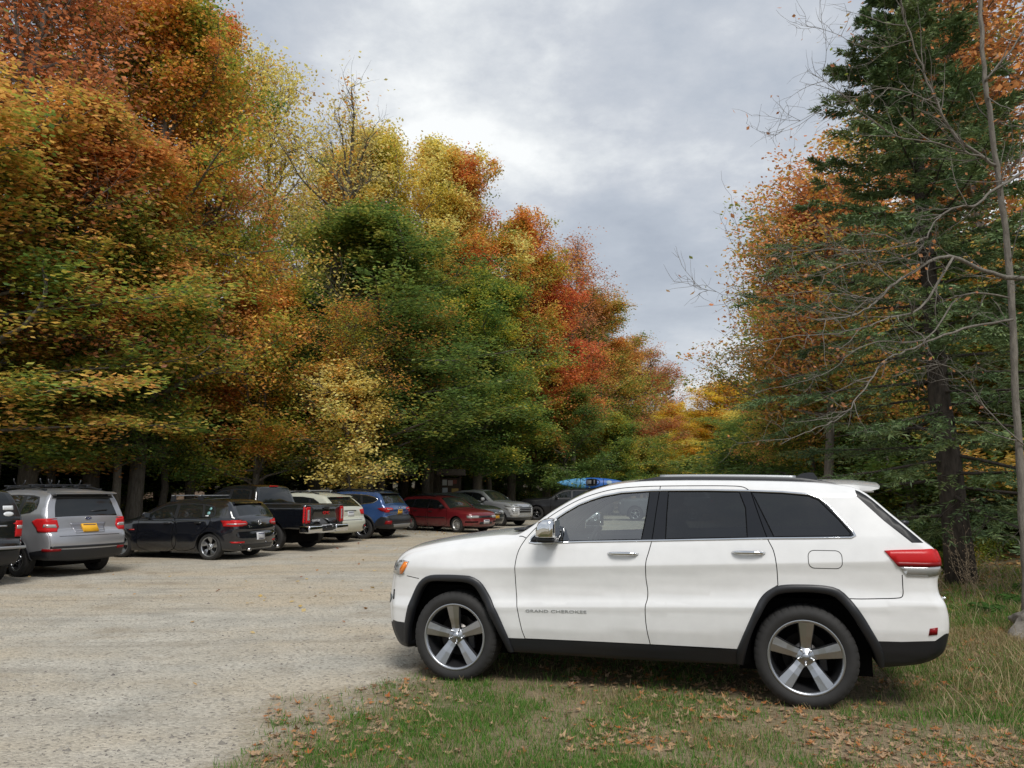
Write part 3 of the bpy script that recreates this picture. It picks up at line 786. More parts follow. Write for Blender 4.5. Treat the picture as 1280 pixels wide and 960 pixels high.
    # arch cladding
    for A, B in ((arR, oR), (arF, oF)):
        a = rs(A); b = rs(B); n = len(a)
        for sd in (-1, 1):
            V = []; F = []; K = 7
            for i in range(n):
                for k in range(K):
                    t = [0, .0, .12, .5, .85, 1.12, 1.12][k]; p = b[i]*(1-t)+a[i]*t
                    yb = float(c.ys(np.array([b[i][0]]), np.array([b[i][1]]))[0])
                    off = [-.004, .008, .018, .024, .020, .008, -.06][k]
                    V.append((p[0], sd*(yb+off), p[1]))
            for i in range(n-1):
                for k in range(K-1): F.append((i*K+k, i*K+k+1, (i+1)*K+k+1, (i+1)*K+k))
            b_ = MB(); b_.add(V, F, 0, True); b_.build('wheel_arch_trim', M['black_plastic'], c.root)
    # lamps
    tl = [(3.515, 1.207), (3.60, 1.213), (3.72, 1.218), (3.845, 1.222), (3.93, 1.19), (3.93, 1.10), (3.82, 1.094), (3.70, 1.094), (3.605, 1.094), (3.565, 1.14)]
    for o in c.both('taillight', tl, M['red'], off=.012, lip=.02):
        pass
    for ax in 'LR': c.patch('taillight', [(3.575, 1.128), (3.60, 1.096), (3.70, 1.096), (3.82, 1.096), (3.93, 1.10), (3.93, 1.13), (3.80, 1.124)], ax, M['darkred'], off=.0135)
    c.both('reversing_lamp', [(3.61, 1.092), (3.82, 1.092), (3.93, 1.098), (3.93, 1.04), (3.82, 1.02), (3.665, 1.022)], M['lamp'], off=.010)
    for sg in (-1, 1):
        yy = sorted([sg*.88, sg*.60]); c.patch('taillight', [(yy[0], 1.10), (yy[1], 1.10), (yy[1], 1.205), (yy[0], 1.205)], 'B', M['red'], off=.010)
    c.both('reflector', [(3.785, .59), (3.845, .598), (3.85, .65), (3.795, .64)], M['darkred'], off=.006)
    hl = [(-.66, .895), (-.635, .965), (-.60, 1.015), (-.545, 1.022), (-.475, 1.015), (-.505, .96), (-.54, .895), (-.58, .885)]
    c.both('headlight', hl, M['lamp'], off=.008)
    c.both('turn_lamp', [(-.545, .90), (-.50, .962), (-.482, 1.008), (-.525, 1.008), (-.57, .95), (-.575, .90)], M['amber'], off=.011)
    for sg in (-1, 1): 
        yy = sorted([sg*.84, sg*.52]); c.patch('headlight', [(yy[0], .90), (yy[1], .90), (yy[1], 1.0), (yy[0], 1.0)], 'F', M['lamp'], off=.008)
        yy = sorted([sg*.75, sg*.55]); c.patch('fog_lamp', rrect(yy[0], yy[1], .62, .70, .03), 'F', M['lampdark'], off=.006)
    c.both('bumper_vent', rrect(-.668, -.652, .66, .75, .006), M['gap'], off=.004)
    for k in range(7):
        y0 = (k-3)*.135; c.patch('grille_slot', rrect(y0-.05, y0+.05, .86, 1.0, .02), 'F', M['black_plastic'], off=.008)
    c.patch('bumper_grille', rrect(-.55, .55, .50, .64, .04), 'F', M['black_plastic'], off=.006)
    # fuel door outline
    c.trim('fuel_door', rrect(2.965, 3.21, 1.065, 1.20, .045, 5), .005, M['gap'], 'L', off=.0018, lip=.003)
    c.handle(1.515, 1.140, M['chrome'], .25, 'front_door'); c.handle(2.52, 1.172, M['chrome'], .25, 'rear_door')
    # mirrors: chrome cap, black foot
    for sd in (-1, 1):
        yb = float(c.W([.88], [1.25])[0])
        b = MB()
        prof = [(.795, 1.275), (.80, 1.345), (.825, 1.40), (.87, 1.425), (.93, 1.43), (.965, 1.42), (.968, 1.27), (.93, 1.262), (.84, 1.262)]
        n_ = len(prof); V = []; F = []
        cx, cz = .89, 1.34
        rings = [(-.012, .80), (0, .93), (.03, 1.0), (.10, 1.0), (.17, .95), (.205, .82), (.215, .5)]
        for o, sc in rings:
            for (x, z) in prof: V.append((cx+(x-cx)*sc, sd*(yb+.045+o), cz+(z-cz)*sc-.01*o))
        for i in range(len(rings)-1):
            for k in range(n_): F.append((i*n_+k, i*n_+(k+1) % n_, (i+1)*n_+(k+1) % n_, (i+1)*n_+k))
        F.append(tuple(range(n_))); F.append(tuple(range((len(rings)-1)*n_, len(rings)*n_)))
        b.add(V, F, 0, True); 
        mo = b.build('side_mirror', M['chrome'], c.root)
        b2 = MB(); b2.rbox((.885, sd*(yb+.12), 1.247), (.16, .19, .045), .02, 0, n=4); b2.rbox((.86, sd*(yb+.03), 1.235), (.13, .10, .04), .015, 0)
        b2.build('mirror_housing', M['black_plastic'], mo)
        b3 = MB(); b3.box((.9725, sd*(yb+.14), 1.345), (.004, .17, .13)); b3.build('mirror_glass', M['chrome'], mo)
        b4 = MB(); b4.rbox((.875, sd*(yb+.06), 1.275), (.14, .06, .018), .006, 0); b4.build('mirror_band', M['silver_plastic'], mo)
    # roof rails and spoiler, fin, wipers
    def topz(x, y):
        p, n = c.hit('T', x, y); return p.z
    for sd in (-1, 1):
        y = sd*.60
        xs = np.linspace(1.58, 3.22, 42); V = []; F = []
        b = MB()
        def rail(x0, x1, hgt, w, mi, z0=0., taper=True):
            xs = np.linspace(x0, x1, 24); V = []; F = []
            for x in xs:
                h_ = hgt
                if taper: h_ = hgt*min(1, max(.05, (x-x0)/.22), max(.05, (x1-x)/.30))
                zt_ = topz(x, y)
                for dy, dz in ((-w, -.01+z0), (-w, h_*.8+z0), (-w*.6, h_+z0), (w*.6, h_+z0), (w, h_*.8+z0), (w, -.01+z0)): V.append((x, y+dy, zt_+dz))
            for i in range(23):
                for k in range(5): F.append((i*6+k, i*6+k+1, i*6+7+k, i*6+6+k))
            F.append(tuple(range(6))); F.append(tuple(range(23*6, 24*6)))
            b.add(V, F, mi, True)
        rail(1.58, 3.25, .032, .022, 0)
        b.build('roof_rail', M['black_plastic'], c.root)
        b = MB(); rail(1.80, 2.92, .016, .020, 0, .030, False); b.build('rail_bar', M['silver_plastic'], c.root)
    b = MB()
    prof = [(3.14, 1.728), (3.40, 1.722), (3.58, 1.700), (3.592, 1.690), (3.575, 1.684), (3.46, 1.655), (3.395, 1.632), (3.30, 1.64)]
    n_ = len(prof); V = []; F = []; ysn = np.linspace(-.665, .665, 15)
    for yy in ysn:
        t = abs(yy)/.665
        for (x, z) in prof: V.append((x-(.05*t**3 if x > 3.35 else 0), yy, z+.035*(1-t*t)-.012*t**4))
    for i in range(14):
        for k in range(n_): F.append((i*n_+k, i*n_+(k+1) % n_, (i+1)*n_+(k+1) % n_, (i+1)*n_+k))
    F.append(tuple(range(n_))); F.append(tuple(range(14*n_, 15*n_)))
    b.add(V, F, 0, False); sp = b.build('spoiler', paint, c.root)
    b = MB(); z0 = topz(3.02, 0); V = []; F = []
    fin = [(2.90, 0), (2.94, .03), (3.0, .062), (3.06, .072), (3.10, .070), (3.13, .03), (3.135, 0)]
    b.prism([(x, z0-.004+z) for x, z in fin], -.018, .018); b.build('antenna_fin', M['black_plastic'], c.root)
    b = MB(); b.tube([(3.78, .05, 1.36), (3.83, .05, 1.385), (3.86, .05, 1.38)], [.03, .026, .018], 10); b.tube([(3.83, .05, 1.39), (3.78, .30, 1.40), (3.74, .5, 1.41)], .008, 6)
    b.build('rear_wiper', M['black_plastic'], c.root)
    b = MB()
    for y0, y1 in ((-.55, .05), (.05, .62)):
        b.tube([(.50, y0, topz(.50, y0)+.012), (.60, (y0+y1)/2, topz(.60, (y0+y1)/2)+.018), (.66, y1, topz(.66, y1)+.02)], .010, 6)
    b.rbox((.52, 0, topz(.52, 0)+.004), (.11, 1.25, .02), .008); b.build('wiper', M['black_plastic'], c.root)
    # door lettering
    dr = [o for nm, sd, o in c.parts if nm == 'front_door' and sd == 'L'][0]
    for word, x0, wd in (('GRAND', .665, .205), ('CHEROKEE', .890, .310)):
        tm = text_mesh(word, .036, .0025, M['badge']); wtx = max(v.co.x for v in tm.vertices)
        for v in tm.vertices:
            x = x0+v.co.x*(wd/wtx); z = .628+v.co.y*.95+.043*(x-.66)*.6; yy = float(c.ys(np.array([x]), np.array([z]))[0]); v.co = Vector((x, -(yy+.002+v.co.z), z))
        put('lettering', tm, dr)
    # number plate and tailgate badge
    c.patch('license_plate', rrect(-.155, .155, .93, 1.06, .01), 'B', M['plate'], off=.012); 
    b = MB(); b.rbox((3.995, 0, .81), (.03, .9, .03), .01); b.build('bumper_strip', M['chrome'], c.root)
    # mud flap like rear lip of arches handled; interior
    b = MB()
    for xx in (1.62, 2.36):
        for yy in (-.37, .37):
            b.rbox((xx-.12, yy, .78), (.52, .50, .16), .05, 0, n=3)
            Mx = Matrix.Rotation(R(12), 4, 'Y')
            b.rbox((xx+.20, yy, 1.06), (.15, .48, .60), .06, 0, Mx, n=3); b.rbox((xx+.275, yy, 1.43), (.10, .26, .19), .04, 0, Mx, n=3)
    b.build('seat', M['seat'], c.root)
    b = MB(); b.rbox((.86, 0, 1.08), (.40, 1.42, .26), .08, 0); b.rbox((.80, -.37, 1.22), (.20, .36, .09), .03, 0); b.rbox((1.3, 0, .80), (.9, .24, .34), .04)
    b.box((1.4, 0, .50), (2.0, 1.5, .04))
    b.build('dashboard', M['trim'], c.root)
    for sd in (-1, 1):
        b = MB(); b.rbox((1.18, sd*.83, .82), (1.0, .05, .76), .02, 0); b.rbox((2.05, sd*.83, .82), (.6, .05, .76), .02, 0); b.rbox((1.25, sd*.79, 1.00), (.6, .07, .06), .02)
        b.build('door_card', M['trim'], c.root)
    for sd in (-1, 1):
        b = MB(); b.rbox((2.95, sd*.80, 1.10), (1.1, .05, .26), .02, 0); b.build('cargo_side_panel', M['trim'], c.root)
    b = MB(); b.rbox((3.0, 0, .93), (1.2, 1.5, .04), .01); b.build('cargo_floor', M['trim'], c.root)
    b = MB(); b.box((2.45, 0, 1.655), (2.1, 1.34, .012)); b.build('headliner', M['liner'], c.root)
    b = MB(); Mw = Matrix.Rotation(R(-62), 4, 'Y'); P = []
    for k in range(25):
        a = 2*math.pi*k/24; P.append(Vector((1.13, -.37, 1.16))+(Matrix.Rotation(R(25), 4, 'Y') @ Vector((0, .185*math.cos(a), .185*math.sin(a)))))
    b.tube(P, .016, 8, caps=False); b.rbox((1.12, -.37, 1.15), (.05, .14, .12), .02); b.box((1.125, -.37, 1.15), (.02, .34, .03))
    b.tube([(1.10, -.37, 1.15), (.85, -.37, 1.08)], .035, 8)
    b.build('steering_wheel', M['trim'], c.root)
    b = MB(); b.rbox((1.08, 0, 1.56), (.03, .24, .07), .012); b.build('rear_view_mirror', M['trim'], c.root)
    c.wheels('wide', 5, M['alloy'], M['alloy_dark'], .725, rot=(-4, 3), lugs=True)
    c.under()
    return c
# ------------------------------------------------------------------ other parked vehicles
def dlo_ring(P, st=.09):
    out = []
    for a, b in zip(P, P[1:]+P[:1]):
        n = max(1, int(math.hypot(b[0]-a[0], b[1]-a[1])/st)); out += [(a[0]+(b[0]-a[0])*k/n, a[1]+(b[1]-a[1])*k/n) for k in range(n)]
    return out
def carprof(zb, zroof, k=.24, low=.3):
    return [(low-.12, .86), (low, .945), (low+.12, .975), (zb*.62, 1.0), (zb*.75, .992), (zb-.12, .985), (zb-.04, .972), (zb, .950), ((zb+zroof)/2, .95-k*.42), (zroof-.03, .95-k), (zroof+.2, .95-k*1.4)]
def arches(c, Ra, w, off=.02, mat=None, a0=-12, a1=192):
    for cx in c.arch_x:
        P = [(cx+(Ra+w/2)*math.cos(R(a0+(a1-a0)*k/26)), c.sp['Rt']+(Ra+w/2)*math.sin(R(a0+(a1-a0)*k/26))) for k in range(27)]
        P = [p for p in P if p[1] > c.zlow]
        c.trim('wheel_arch_trim', P, w, mat or M['black_plastic'], off=off, lip=.02, closed=False)
def generic(name, label, paint, wb, Rt, hw, front, top, rear, zs, dlo, zr=None, zf=None, Ra=None, windows=(), pillars=True, doors=(), trimmat=None, slope=.02, k=.24, belt=None, roofz=None, black=(), bs=None, cat='car', plan=None, flare=.02, ug=.86, ug2=.82, **kw):
    Ra = Ra or Rt+.055; zr = zr or zs+.05; zf = zf or zs+.02
    E = [tuple(front[0])+(() if len(front[0]) > 4 else ('',))+(True,)]+list(front[1:])+list(top)+list(rear)
    E = [e if len(e) > 4 else tuple(e)+('',) for e in E]
    E = [(e[0]+(.6*e[3] if (e[0] < -.6) else (-.8*e[3] if e[0] > wb+.72 else 0)),)+tuple(e[1:]) for e in E]
    bt = bottoms(wb, Ra, Rt, zr, zs, zf)
    E = E+bt
    x0 = min(e[0] for e in E); x1 = max(e[0] for e in E)
    plan = plan or [(x0-.1, .80), (x0+.04, .86), (x0+.25, .94), (x0+.6, .99), (.3, 1.), (wb-.2, 1.), (wb+.3, .985), (x1-.2, .94), (x1+.1, .86)]
    regs = []
    for i, P in enumerate(windows): regs.append(('pane%d' % i, P, M['glass'], 'side_window'))
    if pillars: regs.append(('surround', dlo, M['black_plastic'], 'window_surround'))
    for i, P in enumerate(doors): regs.append(('door%d' % i, P, paint, 'door'))
    lines = []
    for P in doors: lines.append(list(P)+[P[0]])
    spec = dict(paint=paint, wb=wb, Rt=Rt, hw=hw, E=E, per=3, g=.085, slope=slope, psm=.015, flare=flare, plan=plan, prof=carprof(belt, roofz, k, zs+.05),
                regions=regs, lines=lines, gapw=.014, gapd=.014, black=list(black), cat=cat, ug=ug, ug2=ug2, group='cars parked along the edge of the woods', **kw)
    if bs is not None: spec['blackstrip'] = bs
    c = Car(name, label, spec); c.zlow = zs+.0; c.body()
    if trimmat is not None: c.trim('window_trim', dlo_ring(dlo), .022, trimmat, off=.008)
    c.under(); return c
def yb(a, b): return sorted([a, b])
def rails(c, x0, x1, y, hgt, mat, foot=None, bars=(), barmat=None, w=.018):
    for sd in (-1, 1):
        b = MB(); P = []; n = 14
        for k in range(n+1):
            t = k/n; x = x0+(x1-x0)*t; p, _ = c.hit('T', x, sd*y); P.append((x, sd*y, p.z+hgt*min(1, .12+5*min(t, 1-t))))
        b.tube(P, w, 8)
        for x in (x0+.03, (x0+x1)/2, x1-.03):
            p, _ = c.hit('T', x, sd*y); b.rbox((x, sd*y, p.z+hgt*.4), (.10, w*2, hgt*.8), .01)
        b.build('roof_rail', mat, c.root)
    for x in bars:
        p, _ = c.hit('T', x, y); b = MB(); z = p.z+hgt+.045
        b.rbox((x, 0, z), (.07, 2*y+.16, .03), .012)
        for sd in (-1, 1): b.rbox((x, sd*y, z-.03), (.09, .07, .07), .015)
        b.build('roof_crossbar', barmat or mat, c.root)
def back_plate(c, z, mat, w=.31, h=.155, off=.012, y=0, axis='B'):
    o = c.patch('license_plate', rrect(y-w/2, y+w/2, z-h/2, z+h/2, .01), axis, mat, off=off, g=.5)
    d = -1 if axis == 'F' else 1
    p, n = c.hit(axis, y, z)
    b = MB(); b.box((p.x+d*(off+.004), y, z+h*.36), (.003, w*.8, h*.13)); b.box((p.x+d*(off+.004), y, z-h*.40), (.003, w*.6, h*.07)); b.build('plate_band', M['navy'], o)
    return o
def oval_badge(c, axis, z, w, h, mat=None, rim=None):
    p, n = c.hit(axis, 0, z); d = -1 if axis == 'F' else 1
    b = MB(); b.ball((p.x+d*.004, 0, z), (.02, w, h), 0); P = [(p.x+d*.010, w/2*math.cos(t), z+h/2*math.sin(t)) for t in np.linspace(0, 2*math.pi, 25)]
    b.tube(P, .006, 6, 1, caps=False)
    for y, z2 in ((-w*.22, h*.08), (w*.05, h*.16), (w*.2, -.02*h), (0, -h*.16), (w*.28, h*.1), (-.02, -.0)): b.ball((p.x+d*.013, y, z+z2), (.008, .012, .012), 1, seg=6)
    b.build('badge', [mat or M['navy'], M['chrome']], c.root)

def silver_wagon():      # tall silver wagon seen from behind
    pt = simple('silver_metallic_paint', (.36, .365, .385), .28, .55, coat=.6, var=.02)
    front = [(-.80, .30, .05, .06), (-.88, .50, .08, .14), (-.87, .70, .08, .14), (-.78, .90, .09, .10)]
    top = [(-.5, 1.00, .1, .06), (.0, 1.07, .1, .05), (.42, 1.12, .07, .05, 'ws'), (.80, 1.36, .05, .06, 'ws'), (1.15, 1.555, .06, .05), (1.6, 1.625, .07, .04), (2.2, 1.645, .07, .035), (2.8, 1.63, .07, .035), (3.18, 1.605, .05, .03), (3.25, 1.56, .05, .03, 'rw'), (3.38, 1.32, .05, .05, 'rw')]
    rear = [(3.47, 1.13, .08, .055), (3.50, 1.0, .08, .055), (3.53, .88, .09, .06), (3.62, .80, .10, .08), (3.66, .66, .10, .09), (3.64, .50, .08, .09), (3.55, .36, .05, .06, 'under')]
    dlo = [(.62, 1.12), (.95, 1.34), (1.25, 1.50), (1.6, 1.555), (2.2, 1.57), (2.75, 1.56), (3.0, 1.53), (3.09, 1.42), (3.10, 1.30), (2.95, 1.22), (2.6, 1.175), (1.7, 1.14)]
    w = [[(.80, 1.145), (1.0, 1.34), (1.27, 1.475), (1.68, 1.535), (1.66, 1.155)], [(1.76, 1.16), (1.76, 1.54), (2.2, 1.55), (2.44, 1.545), (2.50, 1.18)], [(2.62, 1.19), (2.56, 1.54), (2.75, 1.54), (2.96, 1.51), (3.06, 1.41), (3.07, 1.31), (2.93, 1.235)]]
    d = [[(.62, 1.16), (.60, .95), (.62, .42), (1.70, .40), (1.70, 1.13), (1.2, 1.12)], [(1.70, 1.13), (1.70, .40), (2.22, .42), (2.42, .70), (2.58, .85), (2.6, 1.16)]]
    c = generic('station_wagon', 'silver tall wagon with black roof racks and orange plate, parked nearest on the left', pt, 2.64, .35, .89, front, top, rear, .27, dlo, zr=.36, windows=w, doors=d, belt=1.13, roofz=1.62,
                black=[('lowrear', [(2.95, .46), (3.35, .52), (3.6, .56), (4, .56), (4, .2), (2.9, .2)])], ug2=.80)
    tl = [(3.10, 1.06), (3.24, 1.115), (3.48, 1.12), (3.58, 1.10), (3.58, .86), (3.30, .87), (3.25, .94)]
    c.both('taillight', tl, M['red'], off=.014)
    for sg in (-1, 1):
        P = [(sg*.88, 1.10), (sg*.60, 1.09), (sg*.57, .96), (sg*.62, .87), (sg*.88, .87)]
        o = c.patch('taillight', P if sg > 0 else P[::-1], 'B', M['red'], off=.014)
        Q = [(sg*.86, 1.01), (sg*.63, 1.005), (sg*.60, .94), (sg*.70, .945), (sg*.86, .96)]
        c.patch('clear_lens', Q if sg > 0 else Q[::-1], 'B', M['lamp'], off=.017, parent=o)
        y0, y1 = yb(sg*.80, sg*.56); c.patch('reflector', [(y0, .50), (y1, .51), (y1, .55), (y0, .555)], 'B', M['darkred'], off=.008)
    c.patch('plate_recess', [(-.36, 1.03), (.36, 1.03), (.27, .83), (-.30, .83)], 'B', simple('silver_recess', (.22, .22, .24), .35, .5), off=.003)
    back_plate(c, .93, M['plate'], off=.02); oval_badge(c, 'B', 1.11, .14, .07)
    c.patch('bumper_step', [(-.74, .605), (.74, .605), (.74, .56), (-.74, .56)], 'B', M['black_plastic'], off=.006)
    # tailgate seams
    c.patch('tailgate_seam', [(-.60, .79), (.60, .79), (.60, .782), (-.60, .782)], 'B', M['gap'], off=.002)
    b = MB(); V = []
    prof = [(3.10, 1.63), (3.30, 1.625), (3.42, 1.60), (3.42, 1.585), (3.30, 1.57), (3.16, 1.575)]
    b.prism(prof, -.62, .62, smooth=False); b.build('spoiler', pt, c.root)
    b = MB(); p, _ = c.hit('B', .15, 1.26); b.tube([(p.x+.01, .06, 1.24), (p.x+.02, .2, 1.255), (p.x-.0, .42, 1.265)], .012, 6); b.build('rear_wiper', M['black_plastic'], c.root)
    c.patch('rear_bulkhead', [(-.6, 1.545), (.6, 1.545), (.62, 1.50), (-.62, 1.50)], 'B', M['black_plastic'], off=.004)
    rails(c, 1.25, 2.95, .56, .05, M['black_plastic'], bars=(1.55, 2.45), barmat=M['black_plastic'])
    for x, y in ((1.55, -.35), (1.55, .35), (2.45, .30), (2.45, -.30)):
        b = MB(); z = 1.74
        b.rbox((x, y, z), (.16, .10, .05), .015); b.tube([(x, y-.05, z), (x+.02, y-.12, z+.10), (x+.02, y-.13, z+.16)], .014, 6); b.tube([(x, y+.05, z), (x+.02, y+.10, z+.08), (x+.02, y+.10, z+.13)], .014, 6)
        b.build('kayak_cradle', M['black_plastic'], c.root)
    arches(c, .405, .05, .018)
    c.mirrors(.95, 1.17, pt); c.handle(1.50, 1.02, pt, .2); c.handle(2.40, 1.03, pt, .2)
    c.wheels('twin', 5, M['alloy'], M['alloy_dark'], .66, rot=10)
    return c

def black_suv():
    pt = simple('black_green_paint', (.012, .014, .015), .18, .2, coat=.8, var=.02)
    front = [(-.80, .30, .05, .06), (-.90, .50, .08, .14), (-.90, .75, .08, .14), (-.80, .98, .09, .10)]
    top = [(-.5, 1.06, .1, .06), (.0, 1.12, .1, .05), (.45, 1.17, .07, .05, 'ws'), (.85, 1.42, .05, .06, 'ws'), (1.2, 1.60, .06, .05), (1.7, 1.66, .07, .04), (2.4, 1.66, .07, .035), (3.2, 1.63, .07, .035), (3.38, 1.59, .05, .03, 'rw'), (3.56, 1.20, .05, .05, 'rw')]
    rear = [(3.60, 1.10, .07, .055), (3.62, .80, .08, .07), (3.70, .72, .08, .08), (3.72, .60, .09, .08), (3.70, .45, .08, .08), (3.58, .38, .05, .04, 'under')]
    dlo = [(.70, 1.19), (1.0, 1.40), (1.3, 1.55), (1.7, 1.595), (2.4, 1.60), (3.1, 1.57), (3.3, 1.40), (3.34, 1.24), (2.6, 1.21), (1.7, 1.19)]
    w = [[(.82, 1.205), (1.05, 1.40), (1.32, 1.53), (1.68, 1.575), (1.66, 1.21)], [(1.76, 1.21), (1.76, 1.58), (2.5, 1.58), (2.56, 1.22)], [(2.66, 1.225), (2.62, 1.58), (3.08, 1.55), (3.26, 1.39), (3.30, 1.26)]]
    c = generic('suv', 'black suv cut off by the left picture edge, white stickers on its rear window', pt, 2.75, .36, .93, front, top, rear, .29, dlo, zr=.40, windows=w, belt=1.19, roofz=1.65, cat='suv', ug2=.84,
                black=[('lowrear', [(3.1, .58), (3.4, .60), (4, .60), (4, .2), (3.05, .2)])])
    for sg in (-1, 1):
        y0, y1 = yb(sg*.90, sg*.70); o = c.patch('taillight', [(y0, .84), (y1, .84), (y1, 1.12), (y0, 1.12)], 'B', M['red'], off=.014)
        c.patch('clear_lens', [(y0+.02, .98), (y1-.02, .98), (y1-.02, 1.04), (y0+.02, 1.04)], 'B', M['lamp'], off=.017, parent=o)
        c.both('taillight', [(3.52, 1.11), (3.68, 1.11), (3.70, .84), (3.56, .84)], M['red'], off=.012) if sg == 1 else None
    c.patch('sticker', rrect(.50, .68, 1.31, 1.385, .01), 'B', M['sticker'], off=.004); c.patch('sticker', [(.59+.09*math.cos(t), 1.24+.04*math.sin(t)) for t in np.linspace(0, 6.28, 17)[:-1]], 'B', M['sticker'], off=.004)
    back_plate(c, .95, M['plate']); c.patch('tailgate_strip', [(-.5, 1.05), (.55, 1.05), (.55, 1.02), (-.5, 1.02)], 'B', M['silver_plastic'], off=.006)
    b = MB(); b.rbox((3.80, 0, .665), (.05, 1.6, .05), .02); b.build('bumper_step', M['silver_plastic'], c.root)
    c.mirrors(1.0, 1.22, pt); c.wheels('twin', 5, M['alloy'], M['alloy_dark'], .66)
    return c

def black_hatch():
    pt = simple('gloss_black_paint', (.008, .009, .013), .10, coat=1., var=.0)
    front = [(-.72, .22, .05, .06), (-.84, .40, .08, .14), (-.84, .55, .08, .14), (-.76, .70, .09, .12)]
    top = [(-.5, .80, .1, .06), (.0, .89, .1, .05), (.38, .95, .07, .05, 'ws'), (.75, 1.15, .05, .06, 'ws'), (1.15, 1.335, .06, .05), (1.6, 1.395, .07, .04), (2.2, 1.405, .07, .035), (2.7, 1.385, .07, .035), (2.98, 1.355, .05, .03, 'rw'), (3.24, 1.02, .05, .05)]
    rear = [(3.29, .95, .08, .055), (3.32, .85, .08, .06), (3.34, .74, .08, .065), (3.39, .66, .08, .08), (3.42, .50, .10, .09), (3.38, .34, .08, .09), (3.28, .23, .05, .03, 'under')]
    dlo = [(.55, .96), (.85, 1.13), (1.15, 1.27), (1.5, 1.325), (2.0, 1.335), (2.45, 1.31), (2.66, 1.26), (2.74, 1.12), (2.72, 1.03), (2.3, .985), (1.5, .965)]
    w = [[(.68, .98), (.92, 1.13), (1.17, 1.25), (1.52, 1.305), (1.56, .985)], [(1.66, .985), (1.62, 1.305), (2.0, 1.315), (2.28, 1.30), (2.40, 1.005)], [(2.45, 1.02), (2.36, 1.29), (2.62, 1.24), (2.70, 1.12), (2.68, 1.04)]]
    d = [[(.55, 1.0), (.52, .75), (.58, .25), (1.60, .25), (1.60, .97), (1.1, .96)], [(1.60, .97), (1.60, .25), (2.2, .27), (2.32, .50), (2.45, .66), (2.6, .80), (2.62, .99), (2.1, .975)]]
    c = generic('hatchback', 'small black hatchback with silver crossbars and white plate, between silver wagon and black pickup', pt, 2.63, .322, .895, front, top, rear, .18, dlo, zr=.24, zf=.18, windows=w, doors=d, belt=.965, roofz=1.39, ug2=.80, Ra=.35)
    c.both('taillight', [(3.0, .80), (3.05, .88), (3.20, .945), (3.45, .94), (3.45, .80), (3.2, .79)], M['red'], off=.012)
    for sg in (-1, 1):
        P = [(sg*.86, .935), (sg*.50, .915), (sg*.45, .86), (sg*.50, .815), (sg*.86, .80)]
        o = c.patch('taillight', P if sg > 0 else P[::-1], 'B', M['red'], off=.012)
        Q = [(sg*.84, .865), (sg*.50, .86), (sg*.50, .845), (sg*.84, .84)]; c.patch('clear_lens', Q if sg > 0 else Q[::-1], 'B', M['lamp'], off=.015, parent=o)
        P = [(sg*.82, .44), (sg*.56, .435), (sg*.56, .405), (sg*.80, .40)]; c.patch('reflector', P if sg > 0 else P[::-1], 'B', M['red'], off=.008)
        b = MB(); b.lathe([(.028, .0), (.036, .0), (.036, .10), (.028, .10)], 16, 0, (0, 0, 0), axis='y'); me = b.mesh('exhaust_tip', M['chrome'])
        put('exhaust_tip', me, c.root, (3.50, sg*.58, .255), (0, 0, -math.pi/2))
    back_plate(c, .54, M['platew'], off=.015, h=.17)
    c.patch('lower_bumper', [(-.62, .36), (.62, .36), (.55, .26), (-.55, .26)], 'B', M['black_plastic'], off=.008)
    p, _ = c.hit('B', 0, .87); 
    b = MB(); P = [(p.x+.012, .055*math.cos(t), .87+.055*math.sin(t)) for t in np.linspace(0, 2*math.pi, 25)]; b.tube(P, .007, 6, caps=False)
    b.tube([(p.x+.014, -.022, .912), (p.x+.014, 0, .875), (p.x+.014, .022, .912)], .005, 5); b.tube([(p.x+.014, -.042, .895), (p.x+.014, -.018, .835), (p.x+.014, 0, .868), (p.x+.014, .018, .835), (p.x+.014, .042, .895)], .005, 5)
    b.build('badge', M['chrome'], c.root)
    tm = text_mesh('GTI', .06, .003, M['chrome'])
    for v in tm.vertices: 
        y = -.42+v.co.x; z = .755+v.co.y; q, n = c.hit('B', y, z); v.co = Vector((q.x+.006+v.co.z, y, z))
    put('lettering', tm, c.root)
    # stickers on the rear side pane
    c.patch('sticker', [(2.56+.035*math.cos(t), 1.21+.035*math.sin(t)) for t in np.linspace(0, 6.28, 15)[:-1]], 'L', M['stickb'], off=.004, g=.2)
    c.patch('sticker', [(2.54+.045*math.cos(t), 1.105+.04*math.sin(t)) for t in np.linspace(0, 6.28, 15)[:-1]], 'L', M['stickb'], off=.004, g=.2)
    c.patch('sticker', [(2.47, 1.055), (2.56, 1.055), (2.56, 1.03), (2.47, 1.03)], 'L', M['sticker'], off=.004, g=.2)
    b = MB(); b.prism([(2.88, 1.375), (3.06, 1.365), (3.12, 1.335), (3.02, 1.33)], -.56, .56); b.build('spoiler', pt, c.root)
    b = MB(); b.tube([(3.27, .0, 1.0), (3.22, .14, 1.05), (3.19, .30, 1.06)], .012, 6); b.build('rear_wiper', M['black_plastic'], c.root)
    for x in (1.25, 2.05):
        z = 1.52; b = MB(); b.rbox((x, 0, z), (.075, 1.16, .03), .012); 
        b.build('roof_crossbar', M['silver_plastic'], c.root)
        b = MB()
        for sd in (-1, 1): b.prism([(x-.07, 1.37), (x+.07, 1.37), (x+.045, 1.53), (x-.045, 1.53)], sd*.53-.03, sd*.53+.03)
        b.build('rack_foot', M['black_plastic'], c.root)
    c.patch('fender_badge', [(.28, .70), (.44, .705), (.44, .68), (.30, .675)], 'L', M['logo_red'], off=.008, g=.3)
    c.mirrors(.80, .99, pt); c.handle(1.40, .86, pt, .2); c.handle(2.30, .88, pt, .2)
    c.wheels('turbine', 5, M['alloy'], M['alloy_dark'], .72, rot=14)
    return c

